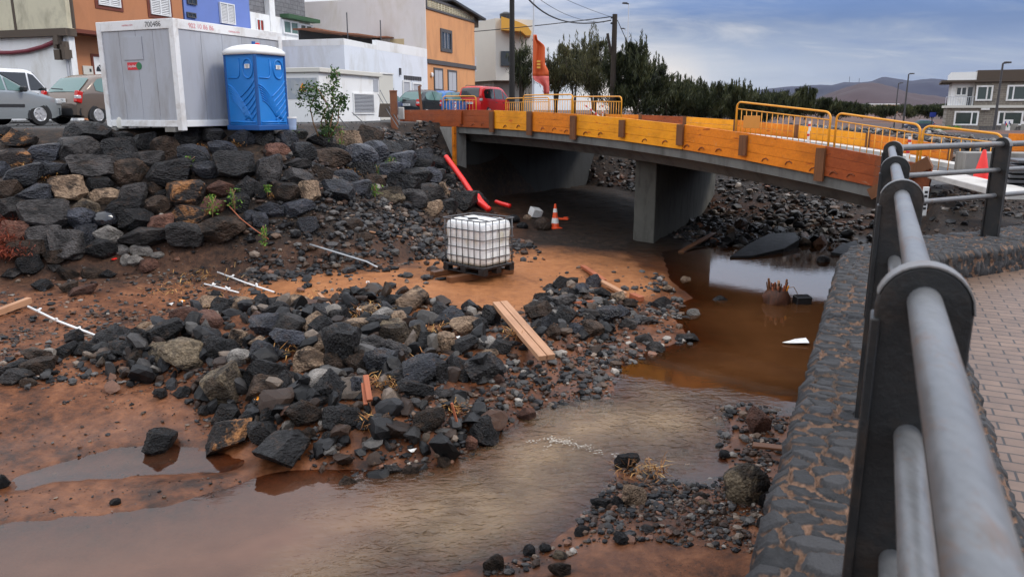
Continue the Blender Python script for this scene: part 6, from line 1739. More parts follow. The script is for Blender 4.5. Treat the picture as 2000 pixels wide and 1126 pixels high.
MPV = dict(size=(4.30, 1.80, 1.62), paint='car_silver', belt=[(-2.15, 0.95), (-1.6, 1.0), (1.0, 0.92), (2.15, 0.68)], tumble=0.26,
    top=[(-2.15, 0.65), (-2.12, 1.0), (-1.98, 1.12), (-1.65, 1.48), (-1.2, 1.60), (-0.2, 1.62), (0.25, 1.56), (1.10, 1.04), (1.35, 0.97), (1.95, 0.78), (2.15, 0.55)],
    wheels=(-1.33, 1.34), wr=0.315, rear=(-2.02, -1.62), screen=(1.08, 0.30), strip=True,
    windows=[[(-1.8, 1.1, 1.2), (-1.5, 1.04, 1.42), (-1.0, 1.02, 1.50), (-0.62, 1.01, 1.52)], [(-0.56, 1.01, 1.52), (-0.1, 1.0, 1.53), (0.16, 0.99, 1.50), (0.40, 0.98, 1.36)], [(0.46, 0.98, 1.34), (0.75, 0.97, 1.16), (1.0, 0.96, 1.0)]],
    handles=(-0.75, 0.1), bumper='car_silver', spokes=5, plate='4402 BPK')
OFFROAD = dict(size=(4.7, 1.82, 1.86), paint='car_white', cat='van', belt=[(-2.35, 1.06), (1.3, 1.06), (2.35, 0.95)], tumble=0.12,
    top=[(-2.35, 0.7), (-2.33, 1.55), (-2.2, 1.82), (-1.8, 1.86), (0.55, 1.86), (0.75, 1.80), (1.22, 1.14), (1.4, 1.10), (2.25, 1.02), (2.35, 0.7)],
    wheels=(-1.4, 1.45), wr=0.36, rear=(-2.345, -2.24), screen=(1.18, 0.78), glass='carglass_dark',
    windows=[[(-2.1, 1.13, 1.70), (-1.4, 1.13, 1.72)], [(-1.32, 1.13, 1.72), (-0.5, 1.13, 1.73)], [(-0.42, 1.13, 1.73), (0.48, 1.13, 1.73)], [(0.54, 1.13, 1.72), (0.72, 1.13, 1.66), (1.08, 1.13, 1.18)]],
    lower=('car_navy', (0.32, 0.78)), handles=(-0.3, 0.2), plate='8829 CKH')
BLACKH = dict(HATCH, paint='car_black', size=(4.0, 1.70, 1.46), plate='6141 DLS')
SMALL = dict(HATCH, paint='car_blue', plate='2207 FJX')
SEDAN = dict(MPV, paint='car_slate', size=(4.2, 1.72, 1.46), top=[(x, z * 0.905 if z > 0.9 else z) for x, z in MPV['top']], belt=[(x, z * 0.92) for x, z in MPV['belt']],
    windows=[[(x, a * .92, b * .905) for x, a, b in w] for w in MPV['windows']], strip=False, plate='3310 BDF')
VAN = dict(size=(4.4, 1.82, 1.84), paint='car_red', cat='van', belt=[(-2.2, 1.02), (1.2, 1.0), (2.2, 0.82)], tumble=0.16,
    top=[(-2.2, 0.75), (-2.17, 1.15), (-2.06, 1.62), (-1.9, 1.79), (-1.4, 1.84), (0.2, 1.82), (0.5, 1.74), (1.25, 1.12), (1.5, 1.04), (2.05, 0.9), (2.2, 0.6)],
    wheels=(-1.38, 1.36), wr=0.33, rear=(-2.16, -1.96), screen=(1.22, 0.58), glass='carglass_dark', rails=(-1.6, 0.2),
    windows=[[(-1.85, 1.16, 1.5), (-1.7, 1.12, 1.64), (-1.0, 1.10, 1.68), (-0.75, 1.10, 1.68)], [(-0.66, 1.10, 1.68), (0.0, 1.08, 1.67), (0.3, 1.08, 1.62)], [(0.38, 1.08, 1.60), (0.75, 1.06, 1.34), (1.05, 1.05, 1.12)]],
    handles=(-0.5, 0.4), bumper='car_red', tail_z=1.05, tail_h=0.5, plate_z=0.85, plate_out=0.03, plate='7745 GHN')
def car_at(px, py, Y, off, spec, name, label, hd):
    """put the car so that the point `off` metres along it from its middle, on its camera side, stands at the pixel"""
    p = At(px, py, Y); d = np.array((math.sin(hd), math.cos(hd))); s_ = np.array((math.cos(hd), -math.sin(hd)))
    c = p[:2] - d * off - s_ * (spec['size'][1] / 2)
    return make_car(name, label, spec, (c[0], c[1], Z_ST + 0.012), hd)
car_at(82, 244, 22.8, 1.34, MPV, 'parked_car', 'silver people carrier cut off by the left picture edge', R(22))
car_at(196, 244, 24.2, -1.22, HATCH, 'parked_car', 'small bronze hatchback seen from behind, left of the container', R(20))
car_at(88, 238, 28.6, 0.9, OFFROAD, 'parked_van', 'white and navy van parked behind the silver people carrier', R(30))
car_at(797, 218, 43.5, 1.3, SEDAN, 'parked_car', 'slate blue car whose nose shows left of the bridge panels', R(28))
car_at(833, 222, 43.0, -1.3, BLACKH, 'parked_car', 'black hatchback seen from behind, below the peach house', R(26))
car_at(905, 226, 48.5, -0.2, dict(BLACKH, plate='5520 CRT'), 'parked_car', 'dark green black car mostly hidden between black hatchback and red van', R(26))
car_at(902, 225, 46.5, 0.6, SMALL, 'parked_car', 'bright blue small car just left of the red van', R(24))
car_at(948, 226, 47.0, -1.9, VAN, 'parked_van', 'red van with dark windows behind the bridge barriers', R(28))
FARCAR = dict(SEDAN, paint='car_slate', plate='9013 FVL')
p = At(1795, 252, 120)
make_car('parked_car', 'grey saloon far off behind the barriers, left of the stone building', FARCAR, (p[0], p[1], p[2] - 0.1), R(-60), None)

# ------------------------------------------------------------------ site barriers
def barrier(label, p0, p1, group, plate=False, tape=None, h=1.08):
    p0, p1 = np.array(p0, float), np.array(p1, float); d = p1 - p0; ln = math.hypot(d[0], d[1]); sl = d[2] / ln
    r_ = thing('crowd_barrier', label, 'barrier', tuple((p0 + p1) / 2), math.atan2(d[1], d[0]), group)
    hl = ln / 2; b = 0.14
    def P(x, z): return (x, 0, z + sl * x)
    path = [P(-hl, 0.08)]
    path += [P(-hl, h - b)] + [P(-hl + b - b * math.cos(t), h - b + b * math.sin(t)) for t in np.linspace(0.2, math.pi / 2, 6)]
    path += [P(hl - b + b * math.sin(t), h - b + b * math.cos(t)) for t in np.linspace(0, math.pi / 2 - 0.2, 6)] + [P(hl, h - b), P(hl, 0.08)]
    MB().tube(path, 0.024, 8).build('frame', M['barrier'], r_, 'all')
    MB().tube([P(-hl, 0.18), P(hl, 0.18)], 0.017, 8).build('lower_rail', M['barrier'], r_, 'all')
    MB().tube([P(-hl, h - 0.17), P(hl, h - 0.17)], 0.015, 8).build('upper_rail', M['barrier'], r_, 'all')
    n = max(6, int(ln / 0.155))
    for k in range(1, n):
        x = -hl + ln * k / n; MB().tube([P(x, 0.18), P(x, h - 0.17)], 0.0095, 6).build('bar', M['barrier'], r_, 'all')
    for x in (-hl + 0.12, hl - 0.12):
        MB().tube([(x, -0.26, 0.0 + sl * x), (x, -0.2, 0.06 + sl * x), (x, 0.2, 0.06 + sl * x), (x, 0.26, 0.0 + sl * x)], 0.017, 8).build('foot', M['barrier'], r_, 'all')
    if plate: MB().box((plate * hl, -0.02, h - 0.44 + sl * plate * hl), (0.52, 0.012, 0.30)).build('sign_plate', M['barrier_plate'], r_, bevel=0.01)
    if tape is not None:
        mb = MB(); x = tape
        for k in range(5):
            mb.box((x + 0.012 * math.sin(k * 2), -0.035, h - 0.30 - 0.11 * k + sl * x), (0.06, 0.008, 0.11), M=Matrix.Rotation(R(8 * math.sin(k * 3)), 4, 'Y'))
        mb.build('tape_strip', M['reflect_white'], r_)
        mb = MB()
        for k in (0, 2, 4): mb.box((x + 0.012 * math.sin(k * 2), -0.041, h - 0.33 - 0.11 * k + sl * x), (0.064, 0.006, 0.05))
        mb.build('tape_mark', M['red'], r_)
    return r_
BG = 'orange crowd barriers on the bridge deck'
def bq(px, q):
    """on the deck at distance q from the near edge, in photo column px (column taken at the horizon)"""
    u = (px - 1000) / F / (CP + (330 / F) * SP)
    o = B0 + aw * q; s_ = (u * o[1] - o[0]) / (BD[0] - u * BD[1]); return br(s_, q, 0.17)
barrier('long orange barrier on the deck above the pier, its end plate nearest the bridge middle', bq(1438, 1.5), bq(1622, 1.35), BG, plate=-0.62, tape=0.86)
barrier('orange barrier with a plain orange plate, left of the railing corner', bq(1634, 1.5), bq(1800, 1.4), BG, plate=0.0)
barrier('orange barrier directly behind the railing, with tape on its left end', bq(1806, 1.35), (9.35, 14.9, br_z(-0.4) + 0.05), BG, tape=-0.9)
barrier('orange barrier with red and white tape at the far bridge end, right of its pair', bq(1116, 4.6), bq(1213, 4.2), BG, tape=0.55)
barrier('orange barrier in front of the flag, with a small plate', bq(1022, 3.2), bq(1118, 3.0), BG, plate=0.0)
barrier('orange barrier just right of the black pole, half behind another', bq(988, 5.0), bq(1072, 4.9), BG)
p = At(866, 224, 37); q = At(930, 224, 36.5)
barrier('small pale orange barrier in front of the red van', (p[0], p[1], Z_ST), (q[0], q[1], Z_ST), BG, tape=-0.2)
# a drooping red and white tape between two of them
pts = [np.array(bq(1143, 4.3)) + (0, 0, 0.75), np.array(bq(1165, 3.9)) + (0, 0, 0.45), np.array(bq(1192, 3.2)) + (0, 0, 0.12)]
mb = MB()
for k in range(10):
    a = pts[0] + (pts[2] - pts[0]) * k / 10; b = pts[0] + (pts[2] - pts[0]) * (k + 1) / 10
    mb.beam(a, b, 0.008, 0.055)
o = mb.build('barrier_tape', M['reflect_white']); base_here(o, pts[1]); tag(o, 'loose red and white tape hanging from the far barrier to the deck', 'tape')
mb = MB()
for k in range(0, 10, 2):
    a = pts[0] + (pts[2] - pts[0]) * (k + .1) / 10; b = pts[0] + (pts[2] - pts[0]) * (k + .9) / 10
    mb.beam(a, b, 0.012, 0.057)
mk = mb.build('tape_mark', M['red'], None); mk.data.transform(Matrix.Translation(-Vector(pts[1]))); mk.parent = o

# ------------------------------------------------------------------ water tank on its pallet and timbers
def tank():
    c = G(944, 528, 0.55); l_ = G(839, 509, 0.55)
    d = (l_ - c)[:2]; d /= np.linalg.norm(d)            # long face, to the left
    inn = np.array((d[1], -d[0])); inn = inn if inn[1] > 0 else -inn
    Lx, Ly = 1.20, 1.0
    ctr = c[:2] + d * Lx / 2 + inn * Ly / 2
    zg = Hz(*ctr)
    rz = math.atan2(-d[1], -d[0])                          # local +x points to the near right corner
    bt = 0.15
    r_ = thing('water_tank', 'white plastic bulk water tank in a wire cage standing on two timbers', 'tank', (ctr[0], ctr[1], zg + bt), rz)
    # local -y faces the camera
    mb = MB()
    for x in (-0.52, 0, 0.52):
        for y in (-0.42, 0, 0.42): mb.box((x, y, 0.06), (0.15, 0.15, 0.12))
    mb.box((0, 0, 0.135), (Lx, Ly, 0.03))
    for y in (-0.42, 0.42): mb.box((0, y, 0.012), (Lx, 0.12, 0.024))
    mb.build('pallet', M['black'], r_, bevel=0.006)
    # bottle: rounded box with a lid that sinks towards the middle
    nz = 18; rings = []
    for k in range(nz + 1):
        t = k / nz; z = 0.155 + 0.97 * t
        ins = 0.0
        if t < 0.10: ins = 0.085 * (1 - math.sqrt(max(0, 1 - (1 - t / 0.10) ** 2)))
        if t > 0.90: ins = 0.11 * (1 - math.sqrt(max(0, 1 - ((t - 0.90) / 0.10) ** 2)))
        ring = []
        for a in np.linspace(0, 2 * math.pi, 49)[:-1]:
            pw_ = 8; q = (abs(math.cos(a)) ** pw_ + abs(math.sin(a)) ** pw_) ** (-1 / pw_)
            bul = 0.012 * math.sin(3.2 * math.pi * t)
            ring.append(((Lx / 2 - 0.035 - ins + bul) * q * math.cos(a), (Ly / 2 - 0.035 - ins + bul) * q * math.sin(a), z))
        rings.append(ring + ring[:1])
    for sc_, dz in ((0.8, 0.012), (0.5, -0.008), (0.2, 0.0)): rings.append([(x * sc_, y * sc_, 1.125 + dz) for x, y, z in rings[nz]])
    g = MB().grid(np.array(rings)); g.f.append(tuple((len(rings) - 1) * 49 + k for k in range(48)))
    g.build('bottle', M['tank'], r_, 'all')
    MB().lathe([(0.115, 0), (0.115, 0.03), (0.09, 0.045)], 20, (0.05, -0.22, 1.12)).build('screw_cap', M['black'], r_, True)
    hx, hy = Lx / 2 + 0.004, Ly / 2 + 0.004
    rc = 0.07
    def loop(z):
        pts = []
        for cx, cy, a0 in ((hx - rc, hy - rc, 0), (-hx + rc, hy - rc, 90), (-hx + rc, -hy + rc, 180), (hx - rc, -hy + rc, 270)):
            for a in np.linspace(a0, a0 + 90, 6): pts.append((cx + rc * math.cos(R(a)), cy + rc * math.sin(R(a)), z))
        return pts + pts[:1]
    for z in (0.17, 0.36, 0.555, 0.745, 0.935, 1.14): MB().tube(loop(z), 0.0105 if z < 1.1 else 0.014, 8, cap=False).build('cage_ring', M['steel_dark'], r_, 'all')
    for k in range(7):
        x = -hx + 0.09 + (2 * hx - 0.18) * k / 6
        for y in (-hy, hy): MB().tube([(x, y, 0.15), (x, y, 1.14)], 0.0105, 8).build('cage_upright', M['steel_dark'], r_, 'all')
    for k in range(5):
        y = -hy + 0.09 + (2 * hy - 0.18) * k / 4
        for x in (-hx, hx): MB().tube([(x, y, 0.15), (x, y, 1.14)], 0.0105, 8).build('cage_upright', M['steel_dark'], r_, 'all')
    for y in (-0.22, 0.2): MB().tube([(-hx, y + 0.12, 1.14), (0, y, 1.15), (hx, y - 0.08, 1.14)], 0.012, 8).build('cage_tie', M['steel_dark'], r_, 'all')
    # discharge valve on the left end
    MB().lathe([(0.05, 0), (0.065, 0.02), (0.065, 0.10), (0.08, 0.10), (0.08, 0.14)], 16, (-hx + 0.02, -0.36, 0.20), Matrix.Rotation(R(-90), 4, 'Y')).build('outlet_valve', M['black'], r_, True)
    # the two bearers
    gR = np.array((math.cos(rz), math.sin(rz))); gU = np.array((-gR[1], gR[0]))
    for x, dy, ln, lab in ((0.16, -0.10, 1.75, 'thick square brown timber under the right half of the white tank'), (-0.50, -0.02, 1.6, 'dark brown timber under the left half of the white tank')):
        cc = ctr + gR * x + gU * dy
        t = MB().box((0, 0, bt / 2 - 0.005), (ln, 0.17, bt)).build('timber', M['timber_dark'], None, bevel=0.008)
        t.location = (cc[0], cc[1], zg); t.rotation_euler = (0, 0, rz + R(82)); tag(t, lab, 'timber', 'timbers under the water tank')
tank()

# ------------------------------------------------------------------ loose timbers, rods and pipes on the river bed
def on_ground(px, py, up=0.0): return hit(px, py, up)
def board(label, a, b, w, h, mt='timber', ua=0.05, ub=0.05, cat='timber', name='timber', split=False, group='timbers lying in the river bed'):
    p, q = on_ground(*a, ua), on_ground(*b, ub); d = q - p; ln = np.linalg.norm(d)
    M4 = Vector(d).to_track_quat('X', 'Z').to_matrix().to_4x4()
    mb = MB()
    if split:
        mb.box((0, w * 0.26, 0), (ln, w * 0.46, h), bev=0.004); mb.box((0.01, -w * 0.26, 0.004), (ln, w * 0.46, h * 0.94), bev=0.004)
    else: mb.box((0, 0, 0), (ln, w, h), bev=0.005)
    o = mb.build(name, M[mt]); o.matrix_world = Matrix.Translation((p + q) / 2) @ M4
    o['label'] = label; o['category'] = cat; o['group'] = group
    return o
board('long pale split plank leaning on the rubble heap below the tank', (976, 592), (1068, 698), 0.26, 0.08, 'timber', 0.30, 0.36, split=True)
board('reddish plank resting on stones between the tank and the brown pool', (1138, 520), (1180, 548), 0.11, 0.07, 'timber_red', 0.08, 0.10)
board('cracked reddish plank, lower piece of the pair by the pool', (1172, 548), (1220, 574), 0.12, 0.06, 'timber', 0.12, 0.10)
board('short orange-brown batten lying flat amid rubble by the plank', (1120, 592), (1164, 588), 0.06, 0.05, 'timber_red', 0.06, 0.06)
board('small square timber offcut at the pool edge below the split board', (1234, 576), (1253, 584), 0.14, 0.10, 'timber_red', 0.06, 0.06)
board('square sawn beam end coming in at the left picture edge', (-60, 630), (58, 586), 0.11, 0.11, 'timber', 0.09, 0.12)
board('thin tan stick on the dark gravel left of the tank', (722, 452), (797, 464), 0.05, 0.035, 'timber', 0.06, 0.04)
board('short pale lath leaning out of the back of the rubble heap', (622, 572), (648, 600), 0.07, 0.03, 'timber', 0.30, 0.05)
board('upright split red board standing in the front of the heap', (714, 733), (722, 782), 0.07, 0.05, 'timber_red', 0.36, 0.16)
board('second thin red board standing beside the split red one', (709, 748), (714, 790), 0.05, 0.04, 'timber_red', 0.30, 0.12)
board('orange stick leaning over the heap near the stream', (882, 786), (893, 826), 0.03, 0.03, 'timber_red', 0.32, 0.12)
board('broken brown board end beside the canal wall near the reddish rock', (1470, 868), (1545, 876), 0.12, 0.03, 'timber_dark', 0.12, 0.12)
board('dark flat plank half sunk at the water by the pier', (1330, 492), (1395, 455), 0.16, 0.05, 'timber_dark', 0.10, 0.14)
def rod(label, pts, r0=0.018, mt='sign_white', knots=0, group='thin rods left on the site'):
    P = [np.array(p) for p in pts]
    r_ = thing('rod', label, 'rod', tuple(P[len(P) // 2]), 0, group)
    MB().tube(P, r0, 8).build('shaft', M[mt], r_, 'all', world=True)
    ra = random.Random(len(label))
    for k in range(knots):
        t = (k + 0.6) / (knots + 0.3); i = int(t * (len(P) - 1)); c = P[i] + (P[min(i + 1, len(P) - 1)] - P[i]) * (t * (len(P) - 1) - i)
        mb = MB()
        for j in range(3):
            e = np.array((ra.uniform(-.06, .06), ra.uniform(-.04, .04), ra.uniform(0.01, .06)))
            mb.tube([c, c + e * 0.6 + (0, 0, .015), c + e], 0.016, 6, rs=[0.024, 0.02, 0.012])
        mb.build('plastic_knot', M['paper'], r_, 'all', world=True)
rod('white rod with plastic knots beside the beam end at the left', [on_ground(55, 598, .12), on_ground(112, 626, .09), on_ground(188, 655, .05)], 0.019, knots=3)
rod('white rod with a knot, upper of two behind the heap', [on_ground(425, 531, .08), on_ground(480, 552, .06), on_ground(535, 570, .05)], 0.017, knots=2)
rod('short white rod with knots, lower of two behind the heap', [on_ground(399, 554, .08), on_ground(432, 562, .06), on_ground(466, 571, .05)], 0.016, knots=2)
rod('long bent steel rod lying across the pebbles above the sandy flat', [on_ground(605, 477, .18), on_ground(660, 494, .19), on_ground(716, 511, .17), on_ground(737, 522, .10)], 0.024, 'metal')
def bank(px, py, Y): return At(px, py, Y)
for lab, a, b in (('thin steel bar leaning down the bank in front of the hut, leftmost', (627, 186, 26), (670, 256, 23.5)), ('thin steel bar leaning down the bank, second from the left', (633, 192, 26), (680, 250, 24)),
                  ('thin bar running from the louvred vent down the bank', (688, 220, 29), (757, 278, 23.5)), ('thin bar leaning from the hut corner, left of two', (738, 184, 32), (778, 250, 26.5)), ('thin bar leaning from the hut corner, right of two', (742, 176, 32), (781, 244, 27))):
    p, q = At(*a), At(*b); rod(lab, [p, (p + q) / 2 + (0, 0, -0.03), q], 0.016, 'steel_dark')
# corrugated red pipe down the bank
def pipe(label, pts, r0):
    C = [Vector(p) for p in pts]; dense = []
    for i in range(len(C) - 1):
        n = max(2, int((C[i + 1] - C[i]).length / 0.035))
        for k in range(n): dense.append(C[i].lerp(C[i + 1], k / n))
    dense.append(C[-1])
    rs = [r0 * (1.0 if (i // 1) % 2 else 0.88) for i in range(len(dense))]
    o = MB().tube(dense, r0, 14, rs=rs).build('corrugated_pipe', M['red_plastic'], None, 'all'); base_here(o, dense[len(dense) // 2]); tag(o, label, 'pipe', 'red corrugated pipes')
a = [At(871, 306, 25.6), At(886, 326, 25.0), At(905, 352, 24.2), At(922, 378, 23.4), At(938, 397, 22.6), At(954, 408, 22.0)]
pipe('long bright red corrugated pipe running down the bank beside the abutment', a, 0.088)
pipe('short red pipe stub alongside the lower end of the long red pipe', [At(931, 376, 23.3), At(939, 390, 22.9), At(950, 402, 22.3)], 0.06)
pipe('flat red pipe end lying right of the long red pipe', [At(969, 394, 23.8), At(980, 398, 23.4), At(995, 402, 23.0)], 0.07)
# traffic cone
p = on_ground(1084, 446)
c = thing('traffic_cone', 'orange and white traffic cone standing in the shade of the bridge', 'cone', tuple(p))
MB().box((0, 0, 0.02), (0.34, 0.34, 0.04), 0.4).build('base', M['cone_orange'], c, bevel=0.01)
hs = [0.04, 0.17, 0.33, 0.50, 0.62, 0.76]; rr = lambda z: 0.135 - 0.105 * (z - 0.04) / 0.72
for i in range(5):
    z0, z1 = hs[i], hs[i + 1]
    e = 0.002 if i in (1, 3) else 0
    MB().lathe([(rr(z0) + e, z0), (rr(z1) + e, z1)], 20).build('band', M['reflect_white'] if i in (1, 3) else M['cone_orange'], c, 30)
# rubbish by the cone
p = on_ground(1046, 424)
o = MB().box((0, 0, 0.16), (0.36, 0.30, 0.26), M=Matrix.Rotation(R(18), 4, 'X') @ Matrix.Rotation(R(12), 4, 'Y')).build('carton', M['paper'], None, bevel=0.01); o.location = tuple(p); o.rotation_euler = (0, 0, 0.5); tag(o, 'crumpled white carton on debris left of the traffic cone', 'carton')
p = on_ground(1096, 430); o = MB().box((0, 0, 0.05), (0.5, 0.16, 0.05), bev=0.01).box((0.15, 0.02, 0.09), (0.15, 0.14, 0.04), bev=0.01).build('broken_barrier_board', M['cone_orange'], None); o.location = tuple(p); o.rotation_euler = (0.05, 0, -0.3); tag(o, 'fallen red and white board just right of the traffic cone', 'board')
p = on_ground(1060, 448)
def blob(name, label, cat, p, s_, mt, seed, flatb=0.0, group=None, rz=0.0):
    v, f = ICO4; n_ = v * (1 + 0.10 * n3(v, 0.7, seed)[:, None] + 0.05 * n3(v, 0.22, seed + 3)[:, None]); n_ = n_ * np.array(s_)
    n_[:, 2] = np.maximum(n_[:, 2], -s_[2] * 0.5)
    me = bpy.data.meshes.new(name); fast_mesh(me, n_, f); me.materials.append(M[mt] if isinstance(mt, str) else mt); me.shade_smooth()
    o = bpy.data.objects.new(name, me); COL.objects.link(o); o.location = (p[0], p[1], p[2] + s_[2] * 0.45); o.rotation_euler = (0, 0, rz); tag(o, label, cat, group); return o
blob('boulder', 'smooth round brown-black boulder left of the traffic cone', 'boulder', p, (0.27, 0.25, 0.27), ROCK['n'], 61)
for px, py, w_, t_, lab in ((1020, 445, .18, 'd', 'black stone left of the round boulder by the cone'), (1002, 432, .22, 'd', 'dark stone between the red pipe end and the cone'), (1030, 428, .15, 't', 'tan broken block beside the white carton'), (985, 440, .2, 'b', 'dark stone behind the right top of the white tank')):
    blob('rock', lab, 'rock', on_ground(px, py), (w_, w_ * .8, w_ * .7), ROCK[t_], int(px))
# black bin bag among the boulders
p = hit(212, 430); blob('rubbish_bag', 'shiny black tied rubbish bag wedged among the boulders', 'bag', p - np.array((0, .18, 0.05)), (0.26, 0.2, 0.19), flat('bag_plastic', (0.015, 0.016, 0.02), 0.16, 0, 0.8), 77)
# stump stranded in the pool
def stump():
    p = G(1516, 590, 0.0)
    r_ = thing('tree_stump', 'splintered palm stump standing in the brown pool', 'stump', (p[0], p[1], -0.1))
    prof = [(0.20, 0.0), (0.27, 0.1), (0.26, 0.22), (0.21, 0.33), (0.16, 0.38)]
    rs = MB(); ra = random.Random(8)
    for k, (r0, z) in enumerate(prof): pass
    m_ = MB().lathe(prof, 22); v = []
    for x, y, z in m_.v:
        f_ = 1 + ra.uniform(-.12, .12); v.append((x * f_, y * f_, z + ra.uniform(-.015, .015)))
    m_.v = v; m_.build('trunk', M['stump'], r_, True)
    for k in range(26):
        a = ra.uniform(0, 6.28); r0 = ra.uniform(.05, .20); h_ = ra.uniform(.08, .16)
        MB().beam((r0 * math.cos(a), r0 * math.sin(a), 0.30), (r0 * 1.2 * math.cos(a), r0 * 1.2 * math.sin(a), 0.36 + h_), 0.035, 0.018, bev=0.004).build('splinter', M['timber_red'] if k % 3 == 1 else (M['sign_orange'] if k % 9 == 0 else M['stump']), r_)
    for x in (-0.17, 0.16):
        MB().beam((x, 0, 0.3), (x * 1.12, 0.0, 0.60 if x < 0 else 0.58), 0.04, 0.035, bev=0.005).build('stake', M['timber_dark'], r_)
    MB().beam((0.0, -0.03, 0.3), (0.01, -0.03, 0.56), 0.09, 0.03, bev=0.01).build('pale_splinter', M['timber'], r_)
    MB().tube([(0.2, 0, 0.4), (0.33, 0, 0.42), (0.42, 0.05, 0.3), (0.46, 0.05, 0.18)], 0.008, 6).build('root', M['twig'], r_, 'all')
stump()
p = G(1566, 592, 0.0)
o = MB().box((0, 0, 0.05), (0.32, 0.22, 0.22), bev=0.015).build('crate', M['black'], None); o.location = (p[0], p[1], 0); o.rotation_euler = (0.08, 0, 0.1); tag(o, 'black box half sunk in the pool right of the stump', 'box')
p = G(1608, 510, 0.0)
blob('rock', 'black rock alone in the pool near the canal wall', 'rock', (p[0], p[1], -.05), (0.17, 0.15, 0.14), ROCK['d'], 91)
# broken tarmac slabs tipped into the pool beyond the pier
def slab(label, poly, z0, z1, th):
    pts = [G(px, py, 0.02) for px, py in poly]; c = np.mean(pts, 0)
    mb = MB(); n = len(pts); lo, hi = min(p_[1] for p_ in pts), max(p_[1] for p_ in pts)
    top = [(p_[0] - c[0], p_[1] - c[1], z0 + (z1 - z0) * (p_[1] - lo) / (hi - lo)) for p_ in pts]
    vs = top + [(x, y, z - th) for x, y, z in top]
    ar = sum(top[i][0] * top[(i + 1) % n][1] - top[(i + 1) % n][0] * top[i][1] for i in range(n))
    f = [tuple(range(n)), tuple(range(2 * n - 1, n - 1, -1))] + [(i, n + i, n + (i + 1) % n, (i + 1) % n) for i in range(n)]
    if ar < 0: f = [x[::-1] for x in f]
    o = mb.add(vs, f).build('asphalt_slab', M['asphalt_wet'], None, bevel=0.02); o.location = (c[0], c[1], 0); tag(o, label, 'slab', 'broken tarmac slabs in the pool'); return o
M['asphalt_wet'] = paint('wet_tarmac', (0.012, 0.012, 0.013), 0.55, 0.4, 6, 0.6, spec=0.3)
slab('long pointed black tarmac slab lying in the pool beyond the pier', ((1425, 503), (1470, 502), (1530, 492), (1560, 480), (1552, 470), (1500, 472), (1460, 486)), 0.05, 0.28, 0.2)
slab('small black tarmac slab against the canal wall at the pool head', ((1622, 496), (1650, 499), (1676, 492), (1672, 480), (1640, 486)), 0.05, 0.2, 0.2)
# white litter
def litter(label, p, pts, rz, up=0.03):
    n = len(pts); vs = [(x, y, up + z) for x, y, z in pts]; vs += [(x, y, up + z - 0.006) for x, y, z in pts]
    f = [tuple(range(n)), tuple(range(2 * n - 1, n - 1, -1))] + [(i, n + i, n + (i + 1) % n, (i + 1) % n) for i in range(n)]
    o = MB().add(vs, f).build('paper_scrap', M['paper']); o.location = tuple(p); o.rotation_euler = (0, 0, rz); tag(o, label, 'litter', 'scraps of white litter'); return o
p = G(1553, 671, 0.0)
litter('large folded white paper floating on the brown pool', p, [(-0.22, -0.02, 0), (-0.12, -0.07, 0.005), (0.2, -0.09, 0.02), (0.21, 0.02, 0.03), (0.2, 0.10, 0.05), (0.02, 0.09, 0.03), (-0.08, 0.05, 0.01)], -0.06)
ra = random.Random(4)
for px, py, w_, lab in ((805, 887, .09, 'white torn scrap on the stones below the heap'), (790, 855, .09, 'square cream card on the mud below the heap'), (1342, 917, .06, 'round white lid in the shallows left of the canal wall'), (718, 556, .07, 'white scrap on the sand left of the tank'), (820, 696, .07, 'white scrap on the heap below the tank, right of two'),
                        (703, 616, .10, 'white rag on the back of the heap'), (335, 605, .08, 'white plastic knot of litter above the left end of the heap'), (356, 600, .05, 'small white scrap beside orange litter left of the heap'), (1640, 570, .05, 'small white scrap by the wall'), (895, 672, .06, 'small crumpled white scrap near the straw'), (808, 690, .05, 'tiny white scrap, left of two on the heap below the tank')):
    p = hit(px, py); litter(lab, p, [(w_ * .6 * math.cos(a) * ra.uniform(.6, 1.2), w_ * .6 * math.sin(a) * ra.uniform(.5, 1.1), ra.uniform(0, .05)) for a in np.linspace(0, 6.28, 8)[:-1]], ra.uniform(0, 3), 0.09 if 560 < py < 790 and px < 1000 else 0.04)
for px, py, mt, lab in ((505, 792, 'sign_orange', 'orange plastic scrap on the black rocks, upper of two'), (490, 821, 'sign_orange', 'orange plastic scrap on the black rocks, lower of two'), (224, 510, 'red_plastic', 'red bottle top on pebbles below the bank'), (1628, 428, 'sign_orange', 'yellow scrap on the far stony bank'), (93, 508, 'sign_orange', 'orange scrap among pebbles at the left'), (356, 592, 'sign_orange', 'orange scrap above the left end of the heap')):
    p = hit(px, py); o = MB().box((0, 0, 0.10 if py > 700 else .05), (0.12, 0.06, 0.03), ra.uniform(0, 3), bev=0.008).build('plastic_scrap', M[mt]); o.location = tuple(p); tag(o, lab, 'litter', 'scraps of coloured litter')
